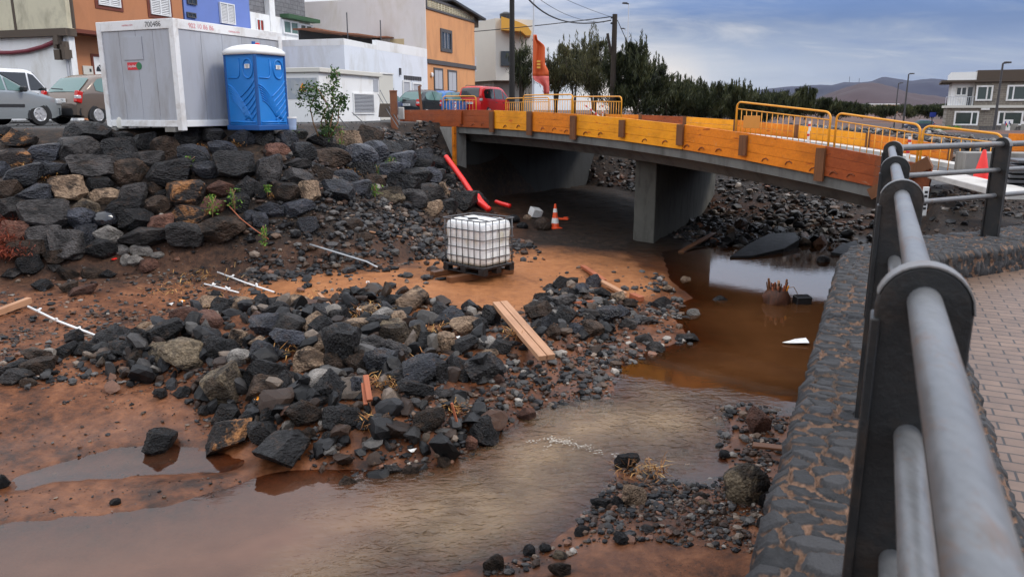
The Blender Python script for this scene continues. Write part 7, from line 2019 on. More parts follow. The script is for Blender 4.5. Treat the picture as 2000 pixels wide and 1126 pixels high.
# straw and root debris caught on the heap
def fibres(name, label, spots, mt, n, ln, kind_label, seed):
    r = np.random.default_rng(seed); vs, fs, lf = [], [], []
    for (px, py, wpx) in spots:
        p = hit(px, py); k = np.linalg.norm(p - (0, 0, CZ)) / F
        for _ in range(n):
            c = p + np.array((r.normal(0, wpx * k * .5), r.normal(0, wpx * k * .5), abs(r.normal(0, .05)) + .05))
            c[2] = max(c[2], Hz(c[0], c[1]) + 0.03)
            d = r.normal(0, 1, 3) * (1, 1, .45); d = d / np.linalg.norm(d) * ln * r.uniform(.4, 1.2); w = np.cross(d, (0, 0, 1)); w = w / (np.linalg.norm(w) + 1e-6) * r.uniform(.003, .008)
            b = len(vs); m_ = c + d * .5 + (0, 0, r.uniform(-.02, .04))
            vs += [c - w, c + w, m_ + w, m_ - w, c + d]; fs += [(b, b + 1, b + 2, b + 3), (b + 3, b + 2, b + 4)]; lf += [r.random()] * 5
    me = bpy.data.meshes.new(name); me.from_pydata([tuple(v) for v in vs], [], fs); me.materials.append(M[mt])
    a = me.attributes.new('leaf', 'FLOAT', 'POINT'); a.data.foreach_set('value', np.array(lf, np.float32))
    o = bpy.data.objects.new(name, me); COL.objects.link(o); o['label'] = label; o['category'] = kind_label; o['kind'] = 'stuff'; return o
fibres('straw_debris', 'orange straw and root fibres caught on the rubble heap', ((870, 650, 50), (845, 655, 30), (720, 612, 30), (700, 620, 20), (400, 545, 60), (370, 560, 60), (340, 575, 50), (560, 690, 40), (740, 755, 30), (770, 762, 30), (830, 715, 30), (730, 838, 24), (1245, 935, 40), (1280, 930, 30), (620, 580, 40), (440, 600, 40), (1500, 560, 12), (890, 810, 20), (1010, 660, 24)), 'straw', 60, 0.17, 'debris', 5)
fibres('dry_brush', 'dry red twiggy brush at the foot of the bank, left picture edge', ((5, 470, 30), (20, 490, 40), (35, 500, 30), (0, 500, 40), (10, 450, 24)), 'red_brush', 420, 0.20, 'brush', 6)
fibres('straw_debris', 'orange moss and dry grass in gaps of the stone bank', ((30, 275, 30), (60, 330, 24), (95, 355, 20), (685, 342, 14), (710, 350, 10), (465, 290, 14), (530, 390, 12), (860, 365, 8), (180, 295, 12), (400, 295, 14)), 'straw', 60, 0.10, 'moss', 9)

# ------------------------------------------------------------------ plants
def leaf_mesh(name, C, Dn, size, asp, mt, rng_, parent=None, tone=None):
    """one narrow pointed leaf or needle spray per centre C, along direction Dn"""
    n = len(C); up = rng_.normal(0, 1, (n, 3)); W = np.cross(Dn, up); W /= np.linalg.norm(W, axis=1)[:, None] + 1e-9
    s = size * rng_.uniform(0.55, 1.35, (n, 1)); w = W * s * asp
    a = C - Dn * s * 0.5; b = C + w * 0.5; c = C + Dn * s * 0.5; d = C - w * 0.5
    V = np.stack((a, b, c, d), 1).reshape(-1, 3); f = np.arange(n * 4).reshape(n, 4)
    me = bpy.data.meshes.new(name); o = bpy.data.objects.new(name, me); COL.objects.link(o)
    fast_mesh(me, V, f)
    t = rng_.random(n) if tone is None else tone
    at = me.attributes.new('leaf', 'FLOAT', 'POINT'); at.data.foreach_set('value', np.repeat(t, 4).astype(np.float32))
    me.materials.append(M[mt]); o.parent = parent
    return o
def tree(name, label, loc, h, w, seed, mt='leaf_dark', n=5000, trunk_h=0.25, group=None, cat='tree', leaf=0.30, lean=0.0, gap=0.5, twigs=22, bark='bark'):
    """feathery shrub tree: limbs rise and fan out, sprays of needles hang along every limb in separate clumps"""
    r = np.random.default_rng(seed)
    root = thing(name, label, cat, tuple(loc), 0, group)
    trs = []; C = []; D = []; T = []
    nst = 3 + seed % 3
    base = []
    for i in range(nst):
        a = 2 * math.pi * (i + r.random()) / nst; sp = w * 0.5 * r.uniform(0.2, 0.75)
        top = np.array((math.cos(a) * sp + lean, math.sin(a) * sp, h * r.uniform(0.66, 0.9)))
        p0 = np.array((r.normal(0, 0.06), r.normal(0, 0.06), -0.3)); p1 = np.array((top[0] * .25, top[1] * .25, h * max(trunk_h, .1))); p2 = (p1 + top) / 2 + r.normal(0, .06, 3) * w
        pts = [p0, p1, p2, top]; r0 = 0.024 * h ** 0.8 * r.uniform(.6, 1.0)
        trs.append(MB().tube(pts, r0, 7, rs=[r0, r0 * .8, r0 * .45, r0 * .1])); base.append(pts)
    # plumes: thin upswept branchlets, each wrapped in its own loose spray of needles
    for k in range(twigs):
        pts = base[k % nst]; t = r.uniform(0.0, 1.0)
        q = pts[1] * (1 - t) ** 2 + pts[2] * 2 * t * (1 - t) + pts[3] * t * t
        a = r.uniform(0, 2 * math.pi); out = np.array((math.cos(a), math.sin(a), r.uniform(0.3, 1.7))); out /= np.linalg.norm(out)
        ln = r.uniform(0.18, 0.42) * (w * .55 + h * .45) * (1.1 - 0.45 * t)
        e = q + out * ln; e[2] = min(e[2], h * r.uniform(.93, 1.06)); m_ = (q + e) / 2 - (0, 0, 0.05 * ln)
        trs[k % nst].tube([q, m_, e], 0.02, 5, rs=[0.02, 0.012, 0.003])
        cnt = int(n / twigs * r.uniform(.45, 1.55)); u = r.random(cnt) ** 0.8
        cc = q + (e - q) * u[:, None] + r.normal(0, 1, (cnt, 3)) * np.array((1, 1, .9)) * (0.08 + 0.115 * ln) * (1.2 - .75 * u[:, None])
        cc[:, 2] = np.maximum(cc[:, 2], r.uniform(-.2, .25, cnt))
        C.append(cc); dn = out[None] * 0.8 + r.normal(0, .45, (cnt, 3)) + (0, 0, 0.9); dn /= np.linalg.norm(dn, axis=1)[:, None]; D.append(dn)
        T.append(np.clip(r.uniform(0.0, 0.85) + r.normal(0, .18, cnt), 0, 1))
    # thin leading shoots that stand out of the top
    for k in range(12 + twigs // 6):
        a = r.uniform(0, 2 * math.pi); rad = w * .42 * math.sqrt(r.random()); x, y = rad * math.cos(a), rad * math.sin(a)
        z0 = h * (0.80 - 0.5 * (rad / (w * .5)) ** 2 * r.uniform(.3, 1)); z1 = z0 + h * r.uniform(.16, .34); cnt = max(8, int(n / 160))
        u = r.random(cnt); s_ = 0.02 + 0.05 * h * .2 * (1 - u)
        C.append(np.stack((x + r.normal(0, 1, cnt) * s_, y + r.normal(0, 1, cnt) * s_, z0 + (z1 - z0) * u), -1)); dn = r.normal(0, .3, (cnt, 3)) + (0, 0, 1); D.append(dn / np.linalg.norm(dn, axis=1)[:, None]); T.append(np.clip(r.uniform(.2, .9, cnt), 0, 1))
    for tr in trs: tr.build('trunk', M[bark], root, 'all')
    C = np.concatenate(C); D = np.concatenate(D); T = np.concatenate(T)
    leaf_mesh('crown', C, D, leaf * .8, 0.16, mt, r, root, T)
    return root
TG = 'feathery trees behind the bridge'
def tree_px(px, ytop, ybase, Y, wpx, seed, label, mt='leaf_dark', n=4200, **kw):
    n = int(n * 1.9); kw.setdefault('twigs', 46)
    p = At(px, ybase, Y); t = At(px, ytop, Y); k = Y / F
    return tree('feathery_tree', label, p, t[2] - p[2], wpx * k, seed, mt, n, group=TG, **kw)
tree_px(1018, 80, 232, 47, 70, 1, 'thin dark tree between the black pole and the orange flag', 'leaf_dark', 2300, leaf=.28, trunk_h=.4)
tree_px(1085, 84, 232, 48, 80, 2, 'brownish tree right of the orange flag', 'leaf_olive', 3000, leaf=.30, trunk_h=.35)
tree_px(1120, 78, 234, 50, 76, 3, 'olive tree with sky showing below its crown', 'leaf_olive', 3200, leaf=.30, trunk_h=.38)
tree_px(1160, 60, 234, 46, 84, 4, 'tallest olive tree just left of the wooden utility pole', 'leaf_olive', 4200, leaf=.30, trunk_h=.3)
tree_px(1208, 82, 238, 43, 92, 5, 'dense dark tree around the wooden utility pole', 'leaf_dark', 6000, leaf=.30, trunk_h=.15)
tree_px(1240, 76, 240, 42, 80, 6, 'dense dark tree right of the wooden utility pole', 'leaf_dark', 6000, leaf=.30, trunk_h=.12)
tree_px(1272, 112, 242, 44, 80, 7, 'dark green shrub tree at the right slope of the tree group', 'leaf_dark', 5000, leaf=.28, trunk_h=.1)
HB = 'bushes of the dark hedge'
hz = [(1305, 150, 46, 110), (1340, 158, 50, 100), (1370, 160, 48, 100), (1400, 166, 52, 106), (1434, 162, 50, 96), (1464, 174, 54, 100), (1494, 182, 56, 100)]
for i, (px, yt, Y, wpx) in enumerate(hz):
    p = At(px, 240, Y); t = At(px, yt, Y)
    nm = ['first hedge bush right of the tall dark trees', 'second bush of the hedge right of the trees', 'third bush of the hedge right of the trees', 'middle bush of the long dark hedge', 'spiky tall bush in the dark hedge', 'sixth bush of the hedge, before its low right end', 'low last bush at the right end of the hedge'][i]
    tree('hedge_bush', nm, p, t[2] - p[2], wpx * Y / F, 20 + i, 'leaf_dark', 11000, trunk_h=.04, group=HB, cat='bush', leaf=.30, twigs=70)
hz2 = [(1520, 183, 70, 100), (1550, 189, 76, 90), (1572, 173, 74, 44), (1602, 195, 80, 100), (1640, 203, 88, 100), (1685, 207, 98, 100), (1728, 208, 108, 100), (1772, 209, 112, 110), (1812, 209, 116, 100), (1838, 205, 118, 80)]
for i, (px, yt, Y, wpx) in enumerate(hz2):
    p = At(px, 228, Y); t = At(px, yt, Y)
    nm = ['dark far bush right of the hedge end', 'dark far bush left of the pointed conifer', 'pointed dark conifer standing above the far bushes', 'dark far bush right of the pointed conifer', 'far bush below the brown hill, leftmost', 'far bush below the hill, left of the street lamps', 'far bush behind the two street lamps', 'far bush right of the two street lamps', 'far bush left of the stone building', 'far bush touching the stone building edge'][i]
    tree('far_bush', nm, p, t[2] - p[2], wpx * Y / F, 40 + i, 'leaf_dark', 5200, trunk_h=.04, group='far bushes at the foot of the hills', cat='bush', leaf=.6, twigs=44)
for i, (px, yt, yb, Y, wpx, lab) in enumerate(((1850, 250, 276, 60, 90, 'yellow green shrub in front of the stone building, left of two'), (1893, 260, 280, 58, 60, 'yellow green shrub in front of the stone building, right of two'))):
    p = At(px, yb, Y); t = At(px, yt, Y); tree('garden_shrub', lab, p, t[2] - p[2], wpx * Y / F, 60 + i, 'leaf_bright', 2200, trunk_h=.05, group='shrubs by the stone building', cat='shrub', leaf=.3, twigs=26)
# leafy shrub on the bank
def bank_shrub():
    root = None
    b = hit(640, 268)
    b = At(636, 262, 21.5)
    root = thing('leafy_shrub', 'straggly green shrub with bare stems on top of the bank before the hut', 'shrub', tuple(b))
    k = 21.5 / F
    r = np.random.default_rng(3); C = []; D = []
    def w(px, py, dy=0.0): q = At(px, py, 21.5 + dy); return q - b
    stems = [[(622, 266), (612, 240), (606, 212), (614, 190)], [(630, 266), (628, 235), (640, 205), (622, 175), (604, 168)], [(640, 268), (648, 232), (652, 205), (648, 175), (660, 150), (656, 138)], [(644, 268), (660, 240), (662, 212), (670, 192)], [(636, 266), (640, 248), (634, 230)]]
    for i, st in enumerate(stems):
        P = [w(px, py, 0.15 * math.sin(i * 2 + j)) for j, (px, py) in enumerate(st)]
        m_ = MB().tube(P, 0.018, 7, rs=[0.022 - 0.003 * j for j in range(len(P))]); m_.build('stem', M['twig'], root, 'all')
    clumps = [(600, 172, 16, 60), (592, 182, 12, 40), (616, 178, 18, 90), (632, 180, 15, 70), (610, 200, 20, 110), (620, 214, 14, 60), (656, 143, 11, 60), (650, 152, 10, 50), (658, 165, 8, 30), (646, 172, 12, 40), (652, 186, 14, 60), (664, 196, 13, 60), (672, 190, 9, 40), (668, 206, 10, 40), (652, 212, 16, 90), (640, 222, 14, 60), (640, 236, 14, 80), (648, 252, 14, 80), (636, 256, 12, 60), (584, 190, 5, 14), (586, 205, 5, 10)]
    for px, py, s_, n in clumps:
        c = w(px, py, r.normal(0, .12)); n = int(n * 1.3)
        C.append(c + r.normal(0, s_ * k * .5, (n, 3))); dn = r.normal(0, 1, (n, 3)) + (0, 0, .3); D.append(dn / np.linalg.norm(dn, axis=1)[:, None])
    leaf_mesh('foliage', np.concatenate(C), np.concatenate(D), 0.095, 0.5, 'leaf_green', r, root)
bank_shrub()
def weed(label, px, py, hpx, wpx, seed, mt='leaf_bright', zoff=0.0):
    p = hit(px, py); k = np.linalg.norm(p - (0, 0, CZ)) / F; p = p + np.array((0, -0.28, 0.10 + zoff)); r = np.random.default_rng(seed)
    root = thing('weed', label, 'weed', tuple(p), 0, 'weeds on the bank')
    n = 70; h = hpx * k; w = wpx * k
    z = r.random(n); C = np.stack((r.normal(0, w * .26, n), r.normal(0, w * .2, n), z * h), -1); dn = r.normal(0, .8, (n, 3)) + (0, 0, .6)
    tr = MB()
    for i in range(4): tr.tube([(0, 0, -0.12), (r.normal(0, w * .1), 0, h * .5), (r.normal(0, w * .25), 0, h * .95)], .006, 5)
    tr.build('stem', M['twig'], root, 'all'); leaf_mesh('foliage', C, dn / np.linalg.norm(dn, axis=1)[:, None], 0.075, .42, mt, r, root)
for i, (px, py, hp, wp, lab, mt) in enumerate(((575, 272, 22, 30, 'small weed below the right corner of the blue toilet', 'leaf_green'), (672, 300, 46, 14, 'thin hanging weed below the leafy shrub', 'leaf_bright'), (766, 340, 26, 20, 'light green weed high on the right part of the bank', 'leaf_bright'), (740, 350, 22, 12, 'small weed left of the light green weed', 'leaf_green'),
      (737, 388, 22, 20, 'weed low on the bank above the pebbles', 'leaf_bright'), (425, 425, 36, 22, 'yellowing weed among boulders below the container side', 'leaf_bright'), (468, 412, 36, 26, 'green weed with orange stem below the blue toilet', 'leaf_bright'), (525, 482, 36, 14, 'upright weed on the pebbles at the foot of the bank', 'leaf_bright'), (380, 332, 18, 12, 'tiny green weed in the upper left of the bank', 'leaf_bright'), (530, 380, 12, 12, 'tiny weed on the bank below the toilet', 'leaf_bright'))):
    weed(lab, px, py, hp, wp, 80 + i, mt)
p = [hit(455, 405) + np.array((0, -.3, .1)), hit(480, 432) + np.array((0, -.3, .1)), hit(503, 452) + np.array((0, -.2, .08)), hit(528, 470) + np.array((0, -.1, .05))]
o = MB().tube(p, 0.012, 6).build('branch', M['straw'] if False else M['timber_red'], None, 'all'); base_here(o, p[1]); tag(o, 'long dry orange branch trailing down the bank', 'branch')

# ------------------------------------------------------------------ poles, wires, lamps
def pole(name, label, px, ytop, ybase, Y, r0, mt, cat='pole', group=None):
    a = At(px, ybase, Y); t = At(px, ytop, Y); r_ = thing(name, label, cat, (a[0], a[1], a[2] - .4), 0, group)
    h = t[2] - a[2] + .4
    MB().lathe([(r0 * 1.15, 0), (r0, h * .5), (r0 * .85, h)], 14).build('post', M[mt], r_, True)
    return r_, h, a
pole('utility_pole', 'tall black tarred pole in front of the white building with the yellow canopy', 1000, -60, 232, 40, 0.135, 'pole_black')
r_, h, a = pole('utility_pole', 'weathered wooden utility pole with cut branch among dark trees', 1195, 28, 240, 42, 0.15, 'pole_wood')
MB().tube([(-0.12, 0, h - 2.0), (-0.3, 0, h - 1.25), (-0.36, 0, h - 0.95)], 0.07, 8).build('stub', M['pole_wood'], r_, True)
for z in (0.12, 0.4): MB().lathe([(0.05, 0), (0.06, 0.04), (0.03, 0.1)], 10, (-0.17, -0.05, h - z - .1)).build('insulator', M['trim_black'], r_, True)
MB().tube([(0.14, 0, h - 0.3), (0.9, 0.3, h - 1.7), (1.6, 0.5, 1.5)], 0.018, 6).build('stay_wire', M['cable'], r_)
def wire(label, pts, r0=0.022):
    P = [Vector(At(px, py, Y)) for px, py, Y in pts]; out = []
    n = 14
    A, Bm, Cc = P
    for k in range(n + 1):
        t = k / n; out.append(A * (1 - t) ** 2 + (Bm * 2 - (A + Cc) * .5) * 2 * t * (1 - t) + Cc * t * t)
    o = MB().tube(out, r0, 6).build('overhead_wire', M['cable'], None, 'all'); base_here(o, out[n]); tag(o, label, 'wire', 'overhead wires'); return o
wire('heaviest sagging overhead wire between the top edge and the wooden pole', [(1028, -6, 30), (1105, 42, 37), (1193, 40, 42)], 0.03)
wire('upper thin overhead wire running down to the wooden pole top', [(1095, -6, 32), (1140, 14, 38), (1192, 33, 42)], 0.010)
wire('middle thin overhead wire that passes behind the heavy one', [(1050, -4, 30), (1120, 34, 38), (1180, 44, 42)], 0.010)
wire('long straight cable from the peach house to the wooden pole', [(926, 62, 54), (1060, 49, 48), (1193, 33, 42)], 0.025)
def street_lamp(label, px, ytop, ybase, Y, arm, group, mt='lamp_grey', r0=0.07):
    a = At(px, ybase, Y); t = At(px, ytop, Y); h = t[2] - a[2]; k = Y / F
    r_ = thing('street_lamp', label, 'street lamp', tuple(a), 0, group)
    MB().lathe([(r0 * 1.3, -0.5), (r0, h * .5), (r0 * .75, h)], 10).build('post', M[mt], r_, True)
    MB().beam((0, 0, h), (arm * k, 0, h + 0.08), 0.10, 0.10).build('arm', M['lamp_grey'], r_)
    MB().box((arm * k * .62, 0, h + 0.07), (abs(arm) * k * 0.75, 0.34, 0.13), bev=.03).build('lamp_head', M['lamp_grey'], r_)
street_lamp('tall pale street lamp behind the trees, its head turned left', 1221, 8, 230, 75, -12, 'thin street lamps behind the trees', 'lamp_pale', .05)
street_lamp('short pale street lamp behind the trees, lower of two', 1216, 57, 230, 110, -9, 'thin street lamps behind the trees', 'lamp_pale', .05)
street_lamp('grey street lamp below the hill peak, right of two', 1763, 145, 250, 95, 10, 'street lamps before the hills', 'lamp_grey', .10)
street_lamp('grey street lamp below the hill peak, left and shorter of two', 1746, 163, 246, 125, 8, 'street lamps before the hills', 'lamp_grey', .10)
street_lamp('dark street lamp standing before the stone building', 1938, 124, 275, 58, 14, 'street lamps before the hills', 'lamp_grey', .085)
# flag pole
a = At(1041, 235, 44); t = At(1041, -40, 44); r_ = thing('flag_pole', 'slim white flag pole with an orange flag hanging limp', 'flag pole', tuple(a)); h = t[2] - a[2]
MB().lathe([(0.06, -0.3), (0.045, h)], 10).build('post', M['lamp_pale'], r_, True)
prof = [(1042, 68), (1048, 68), (1049, 76), (1064, 90), (1064, 126), (1066, 136), (1071, 138), (1073, 180), (1062, 184), (1061, 166), (1050, 162), (1040, 152), (1041, 120), (1042, 95)]
us = []
def edge(side, y):
    L_ = {0: [(68, 1042), (152, 1040), (160, 1046), (166, 1060), (184, 1062)], 1: [(68, 1048), (78, 1050), (90, 1064), (126, 1064), (138, 1071), (184, 1073)]}[side]
    return np.interp(y, [q[0] for q in L_], [q[1] for q in L_])
P = []
for y in np.linspace(68, 184, 24):
    row = []
    for s_ in np.linspace(0, 1, 12):
        px = edge(0, y) + (edge(1, y) - edge(0, y)) * s_; q = At(px, y, 43.9) - a; q[1] += 0.10 * math.sin(s_ * 9 + y * .03); row.append(q)
    P.append(row)
fo = MB().grid(np.array(P[:17])).build('flag', M['flag'], r_, 'all'); s_ = fo.modifiers.new('solid', 'SOLIDIFY'); s_.thickness = 0.02
f2 = MB().grid(np.array(P[16:])).build('flag_tail', M['flag_red'], fo, 'all'); s_ = f2.modifiers.new('solid', 'SOLIDIFY'); s_.thickness = 0.02
mb = MB()
for k, y in enumerate((120, 126, 132)):
    q = At(1052, y, 43.7) - a; mb.box(q, (0.20, 0.03, 0.10), 0.0)
mb.build('flag_emblem', M['yellow'], fo)
# rusted posts at the left bridge end
for px, yt, yb, Y, w_, lab in ((770, 178, 234, 28.5, .24, 'thick rusty steel post right of the louvred hut'), (822, 168, 216, 33, .10, 'thin rusty leaning stake at the left bridge end')):
    a = At(px, yb, Y); t = At(px, yt, Y); r_ = thing('rusty_post', lab, 'post', tuple(a), 0.3)
    hh = t[2] - a[2]; MB().box((0, 0, hh / 2 - .2), (w_, w_ * .8, hh + .4), M=Matrix.Rotation(R(-4 if px > 800 else 0), 4, 'Y'), bev=.01).build('shaft', M['rust'], r_)
    MB().box((0, 0, hh + .0), (w_ * 1.1, w_ * .9, .05), bev=.01).build('cap', M['rust'], r_)
a = At(757, 229, 29.5); o = MB().add([(-.35, 0, 0), (.3, -.1, 0), (.3, .5, 0), (-.35, .5, 0), (-.3, .1, .5), (.25, .05, .5), (.25, .4, .5), (-.3, .4, .5)], [(3, 2, 1, 0), (4, 5, 6, 7), (0, 1, 5, 4), (1, 2, 6, 5), (2, 3, 7, 6), (3, 0, 4, 7)]).build('rusty_box', M['brown_roof'], None, bevel=.02); o.location = tuple(a); tag(o, 'squat brown rusty box between hut and rusty post', 'box')
a = At(784, 232, 30); o = MB().box((0, 0, .2), (.22, .2, .46), bev=.02).build('concrete_stub', M['kerb'], None); o.location = tuple(a); tag(o, 'white concrete stub at the left end of the formwork', 'block')

# ------------------------------------------------------------------ stone building at the right, and the far hills
def right_building():
    Y = 82.0; a = At(1846, 240, Y); o_ = np.array((a[0], a[1])); az = R(90 + 27)
    fx = Facade(o_[0], o_[1], az, At(1846, 268, Y)[2])
    # facade runs away from the corner to the right, its inside is behind
    fx.inn = np.array((-math.cos(az), math.sin(az))); 
    if fx.inn[1] < 0: fx.inn = -fx.inn
    h = thing('building', 'two storey stone clad building with dark brown roof band and white corner balcony', 'building', tuple(fx.o), math.atan2(fx.d[1], fx.d[0]))
    zf = fx.at(1860, 206)[1]; zr = fx.at(1860, 157)[1]; zt = fx.at(1880, 141)[1]; ub = fx.at(1902, 200)[0]; uR = 16.0; z0 = -1.5
    wallbox(h, 'wall', 0.0, uR, 0.0, 9, z0, zf - 0.25, M['stone_clad'])
    wallbox(h, 'upper_wall', ub, uR, 0.02, 9, zf, zr - 0.2, M['stone_clad'])
    wallbox(h, 'balcony_wall', 0.25, ub - 0.02, 0.6, 9, zf, zr - 0.2, M['white'])
    wallbox(h, 'floor_slab', -0.25, uR, -0.25, 9.1, zf - 0.25, zf, M['beige'])
    wallbox(h, 'canopy', -0.8, uR, -0.35, 9, zr - 0.2, zr, M['brown_roof'])
    wallbox(h, 'parapet', 0.0, ub - 0.02, 0.0, 9, zr, zt, M['plastic_white'])
    wallbox(h, 'roof_band', ub, uR, -0.1, 9, zr, zt + 0.15, M['brown_roof'])
    def win(x0, y0, x1, y1, mullu):
        u0, u1, za, zb = fx.rect(x0, y0, x1, y1); f = frame_bm(u0, u1, za, zb, 0.16, -0.12, 0.03)
        f.box((u0 + (u1 - u0) * mullu, -0.05, (za + zb) / 2), (0.13, 0.1, zb - za - .3)); fo = f.build('window', M['white'], h)
        MB().box(((u0 + u1) / 2, 0, (za + zb) / 2), (u1 - u0 - .2, 0.06, zb - za - .2)).build('pane', M['glass_green'], fo)
    win(1906, 167, 1939, 197, 0.66); win(1966, 166, 2010, 197, 0.30); win(1863, 217, 1911, 245, 0.72); win(1948, 217, 1998, 245, 0.26)
    u0, u1, za, zb = fx.rect(1867, 169, 1890, 187); fo = frame_bm(u0, u1, za, zb, 0.12, 0.5, 0.62); fo.box(((u0 + u1) / 2, .55, (za + zb) / 2), (.12, .08, zb - za)); fo = fo.build('window', M['white'], h)
    MB().box(((u0 + u1) / 2, .6, (za + zb) / 2), (u1 - u0, .05, zb - za)).build('pane', M['glass'], fo)
    u0, u1, za, zb = fx.rect(1890, 170, 1899, 206); wallbox(h, 'balcony_door', u0, u1, 0.55, 0.62, zf, zb, M['glass'])
    mb = MB()
    for k in range(12):
        u = -0.2 + (ub + 0.1) * k / 11; mb.tube([(u, -0.15, zf), (u, -0.15, zf + 0.85)], 0.02, 5)
    mb.tube([(-0.2, -0.15, zf + .85), (ub, -0.15, zf + .85)], 0.03, 6); mb.build('balustrade', M['lamp_pale'], h)
    u, z = fx.at(1908, 214); wallbox(h, 'wall_light', u + .35, u + 1.1, -0.3, 0, z - 0.05, z + 0.15, M['white'])
    return fx
fx = right_building()
def yard_fence():
    a = At(1910, 262, 66); b = At(2010, 262, 62); d = (b - a)[:2]; ln = np.linalg.norm(d)
    r_ = thing('yard_fence', 'low dark yard fence with gate posts before the stone building', 'fence', (a[0], a[1], a[2] - 1.3), math.atan2(d[1], d[0]))
    MB().box((ln / 2, 0, 0.55), (ln, 0.2, 1.1)).build('base_wall', M['concrete_dark'], r_)
    n = 34
    for k in range(n): MB().box((ln * (k + .5) / n, 0, 1.5), (0.05, 0.05, 0.9)).build('bar', M['steel_dark'], r_)
    MB().box((ln / 2, 0, 1.93), (ln, 0.06, 0.06)).build('rail', M['steel_dark'], r_)
    for k in (0.52, 0.70, 0.90): MB().box((ln * k, 0, 1.1), (0.4, 0.4, 2.2), bev=.03).build('gate_post', M['concrete'], r_)
    s_ = MB().box((ln * .60, -0.15, 2.05), (0.75, 0.04, 0.95)).build('notice_board', M['sign_white'], r_)
    for k in range(5):
        MB().box((ln * .60 - .22 + .11 * k, -0.18, 2.28 - 0.13 * (k % 3)), (0.09, 0.01, 0.22)).build('notice_print', [M['sign_blue'], M['red'], M['green'], M['sign_blue'], M['ink']][k], s_)
    MB().box((ln * .95, -0.15, 2.15), (0.7, 0.04, 0.5)).build('notice_board', M['sign_white'], r_)
yard_fence()
a = At(1820, 236, 85); r_ = thing('road_sign', 'blue square road sign left of the stone building', 'sign', (a[0], a[1], a[2] - 2.0))
MB().lathe([(.05, 0), (.05, 2.6)], 8).build('post', M['lamp_grey'], r_, True); MB().box((0, -.06, 2.65), (.62, .04, .5), -.2).build('panel', M['sign_blue'], r_)
def hill(name, label_pts, Y, depth, mt, seed, zb=-12):
    """a ridge whose skyline rises over the listed photo columns; a solid hill with front and back slopes"""
    cols = np.linspace(label_pts[0][0], label_pts[-1][0], 90); ys = np.interp(cols, [p[0] for p in label_pts], [p[1] for p in label_pts])
    rows = []
    for t in np.linspace(-1, 1, 41):
        row = []
        for c, y in zip(cols, ys):
            p = At(c, y, Y); hgt = p[2]
            prof_ = math.cos(abs(t) ** 1.2 * math.pi / 2)
            yy = Y + t * depth; x = p[0] * (yy / Y if t < 0 else 1 + .25 * t)
            z = zb + (hgt - zb) * prof_
            row.append((x, yy, z))
        rows.append(row)
    P = np.array(rows); nz_ = fnoise(P[..., 0], P[..., 1] * .6, Y * .05, seed, 5)
    t = np.abs(np.linspace(-1, 1, 41))[:, None]
    P[..., 2] += nz_ * (P[..., 2].max() - zb) * .16 * np.minimum(1, t * 3)
    o = MB().grid(P).build(name, M[mt], None, 'all'); struct(o); return o
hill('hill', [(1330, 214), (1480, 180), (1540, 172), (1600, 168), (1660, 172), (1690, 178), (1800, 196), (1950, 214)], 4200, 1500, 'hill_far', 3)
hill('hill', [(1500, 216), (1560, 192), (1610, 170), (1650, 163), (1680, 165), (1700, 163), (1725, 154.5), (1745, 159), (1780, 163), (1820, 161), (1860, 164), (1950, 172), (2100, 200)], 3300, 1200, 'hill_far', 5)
hill('hill', [(1560, 218), (1600, 200), (1640, 178), (1680, 167), (1710, 167), (1740, 174), (1780, 184), (1830, 190), (1900, 200), (2000, 214)], 1900, 800, 'hill_near', 7)
# far houses in front of the hills and two masts on the ridge
for px, y0, y1, wpx, mt, lab in ((1672, 206, 212, 14, 'sign_blue', 'tiny far blue building among dark bushes'), (1712, 205, 212, 24, 'cream', 'tiny far cream building, left of two below the hill'), (1745, 205, 212, 16, 'peach', 'tiny far peach building, right of two below the hill')):
    a = At(px, y1 + 3, 230); k = 230 / F; r_ = thing('far_house', lab, 'house', tuple(a)); hh = (y1 + 3 - y0) * k
    wallbox(r_, 'wall', -wpx * k / 2, wpx * k / 2, 0, 6, -1, hh, M[mt]); wallbox(r_, 'roof', -wpx * k / 2 - .2, wpx * k / 2 + .2, -.2, 6.2, hh, hh + .3, M['white'])
for px, yt in ((1658, 150), (1677, 153)):
    a = At(px, 168, 3300); t = At(px, yt, 3300); r_ = thing('radio_mast', 'thin radio mast on the ridge, ' + ('left and taller of two' if px < 1670 else 'right and shorter of two'), 'mast', (a[0], a[1], a[2] - 20), 0, 'radio masts on the ridge')
    MB().tube([(0, 0, 0), (0, 0, t[2] - a[2] + 20)], .9, 6).build('mast', M['lamp_grey'], r_)
# right end of the bridge: pale slab, concrete block, grating stack, red cone, end board
def low_box(name, label, cat, px, py, z, dims, mt, az, bev=.01, tilt=0.0):
    p = G(px, py, z); o = MB().box((0, 0, dims[2] / 2), dims, bev=bev).build(name, M[mt]); o.location = (p[0], p[1], z); o.rotation_euler = (tilt, 0, az); tag(o, label, cat); return o
qa, qb = G(1822, 338, 2.64), G(2010, 384, 2.64); qm = (qa + qb) / 2
o = MB().box((0, 0, 0), (float(np.linalg.norm(qb - qa)), 0.55, 0.10), bev=.01).build('concrete_slab', M['kerb']); o.location = tuple(qm); o.rotation_euler = (0, 0, math.atan2(qb[1] - qa[1], qb[0] - qa[0])); tag(o, 'white footway slab lying behind the railing at the right', 'slab')
low_box('concrete_block', 'grey concrete block behind the railing, right of the red cone', 'block', 1945, 342, 2.62, (1.3, 0.5, 0.42), 'concrete', R(-10))
g_ = G(1992, 366, 2.62); r_ = thing('grating_stack', 'stack of dark steel gratings at the right picture edge behind the railing', 'grating', tuple(g_), R(-18))
for k in range(6): MB().box((0.5, 0, 0.04 + 0.075 * k), (1.6 - .05 * k, 0.7, 0.045), .02 * (k % 2), bev=.005).build('grating', M['steel_dark'], r_)
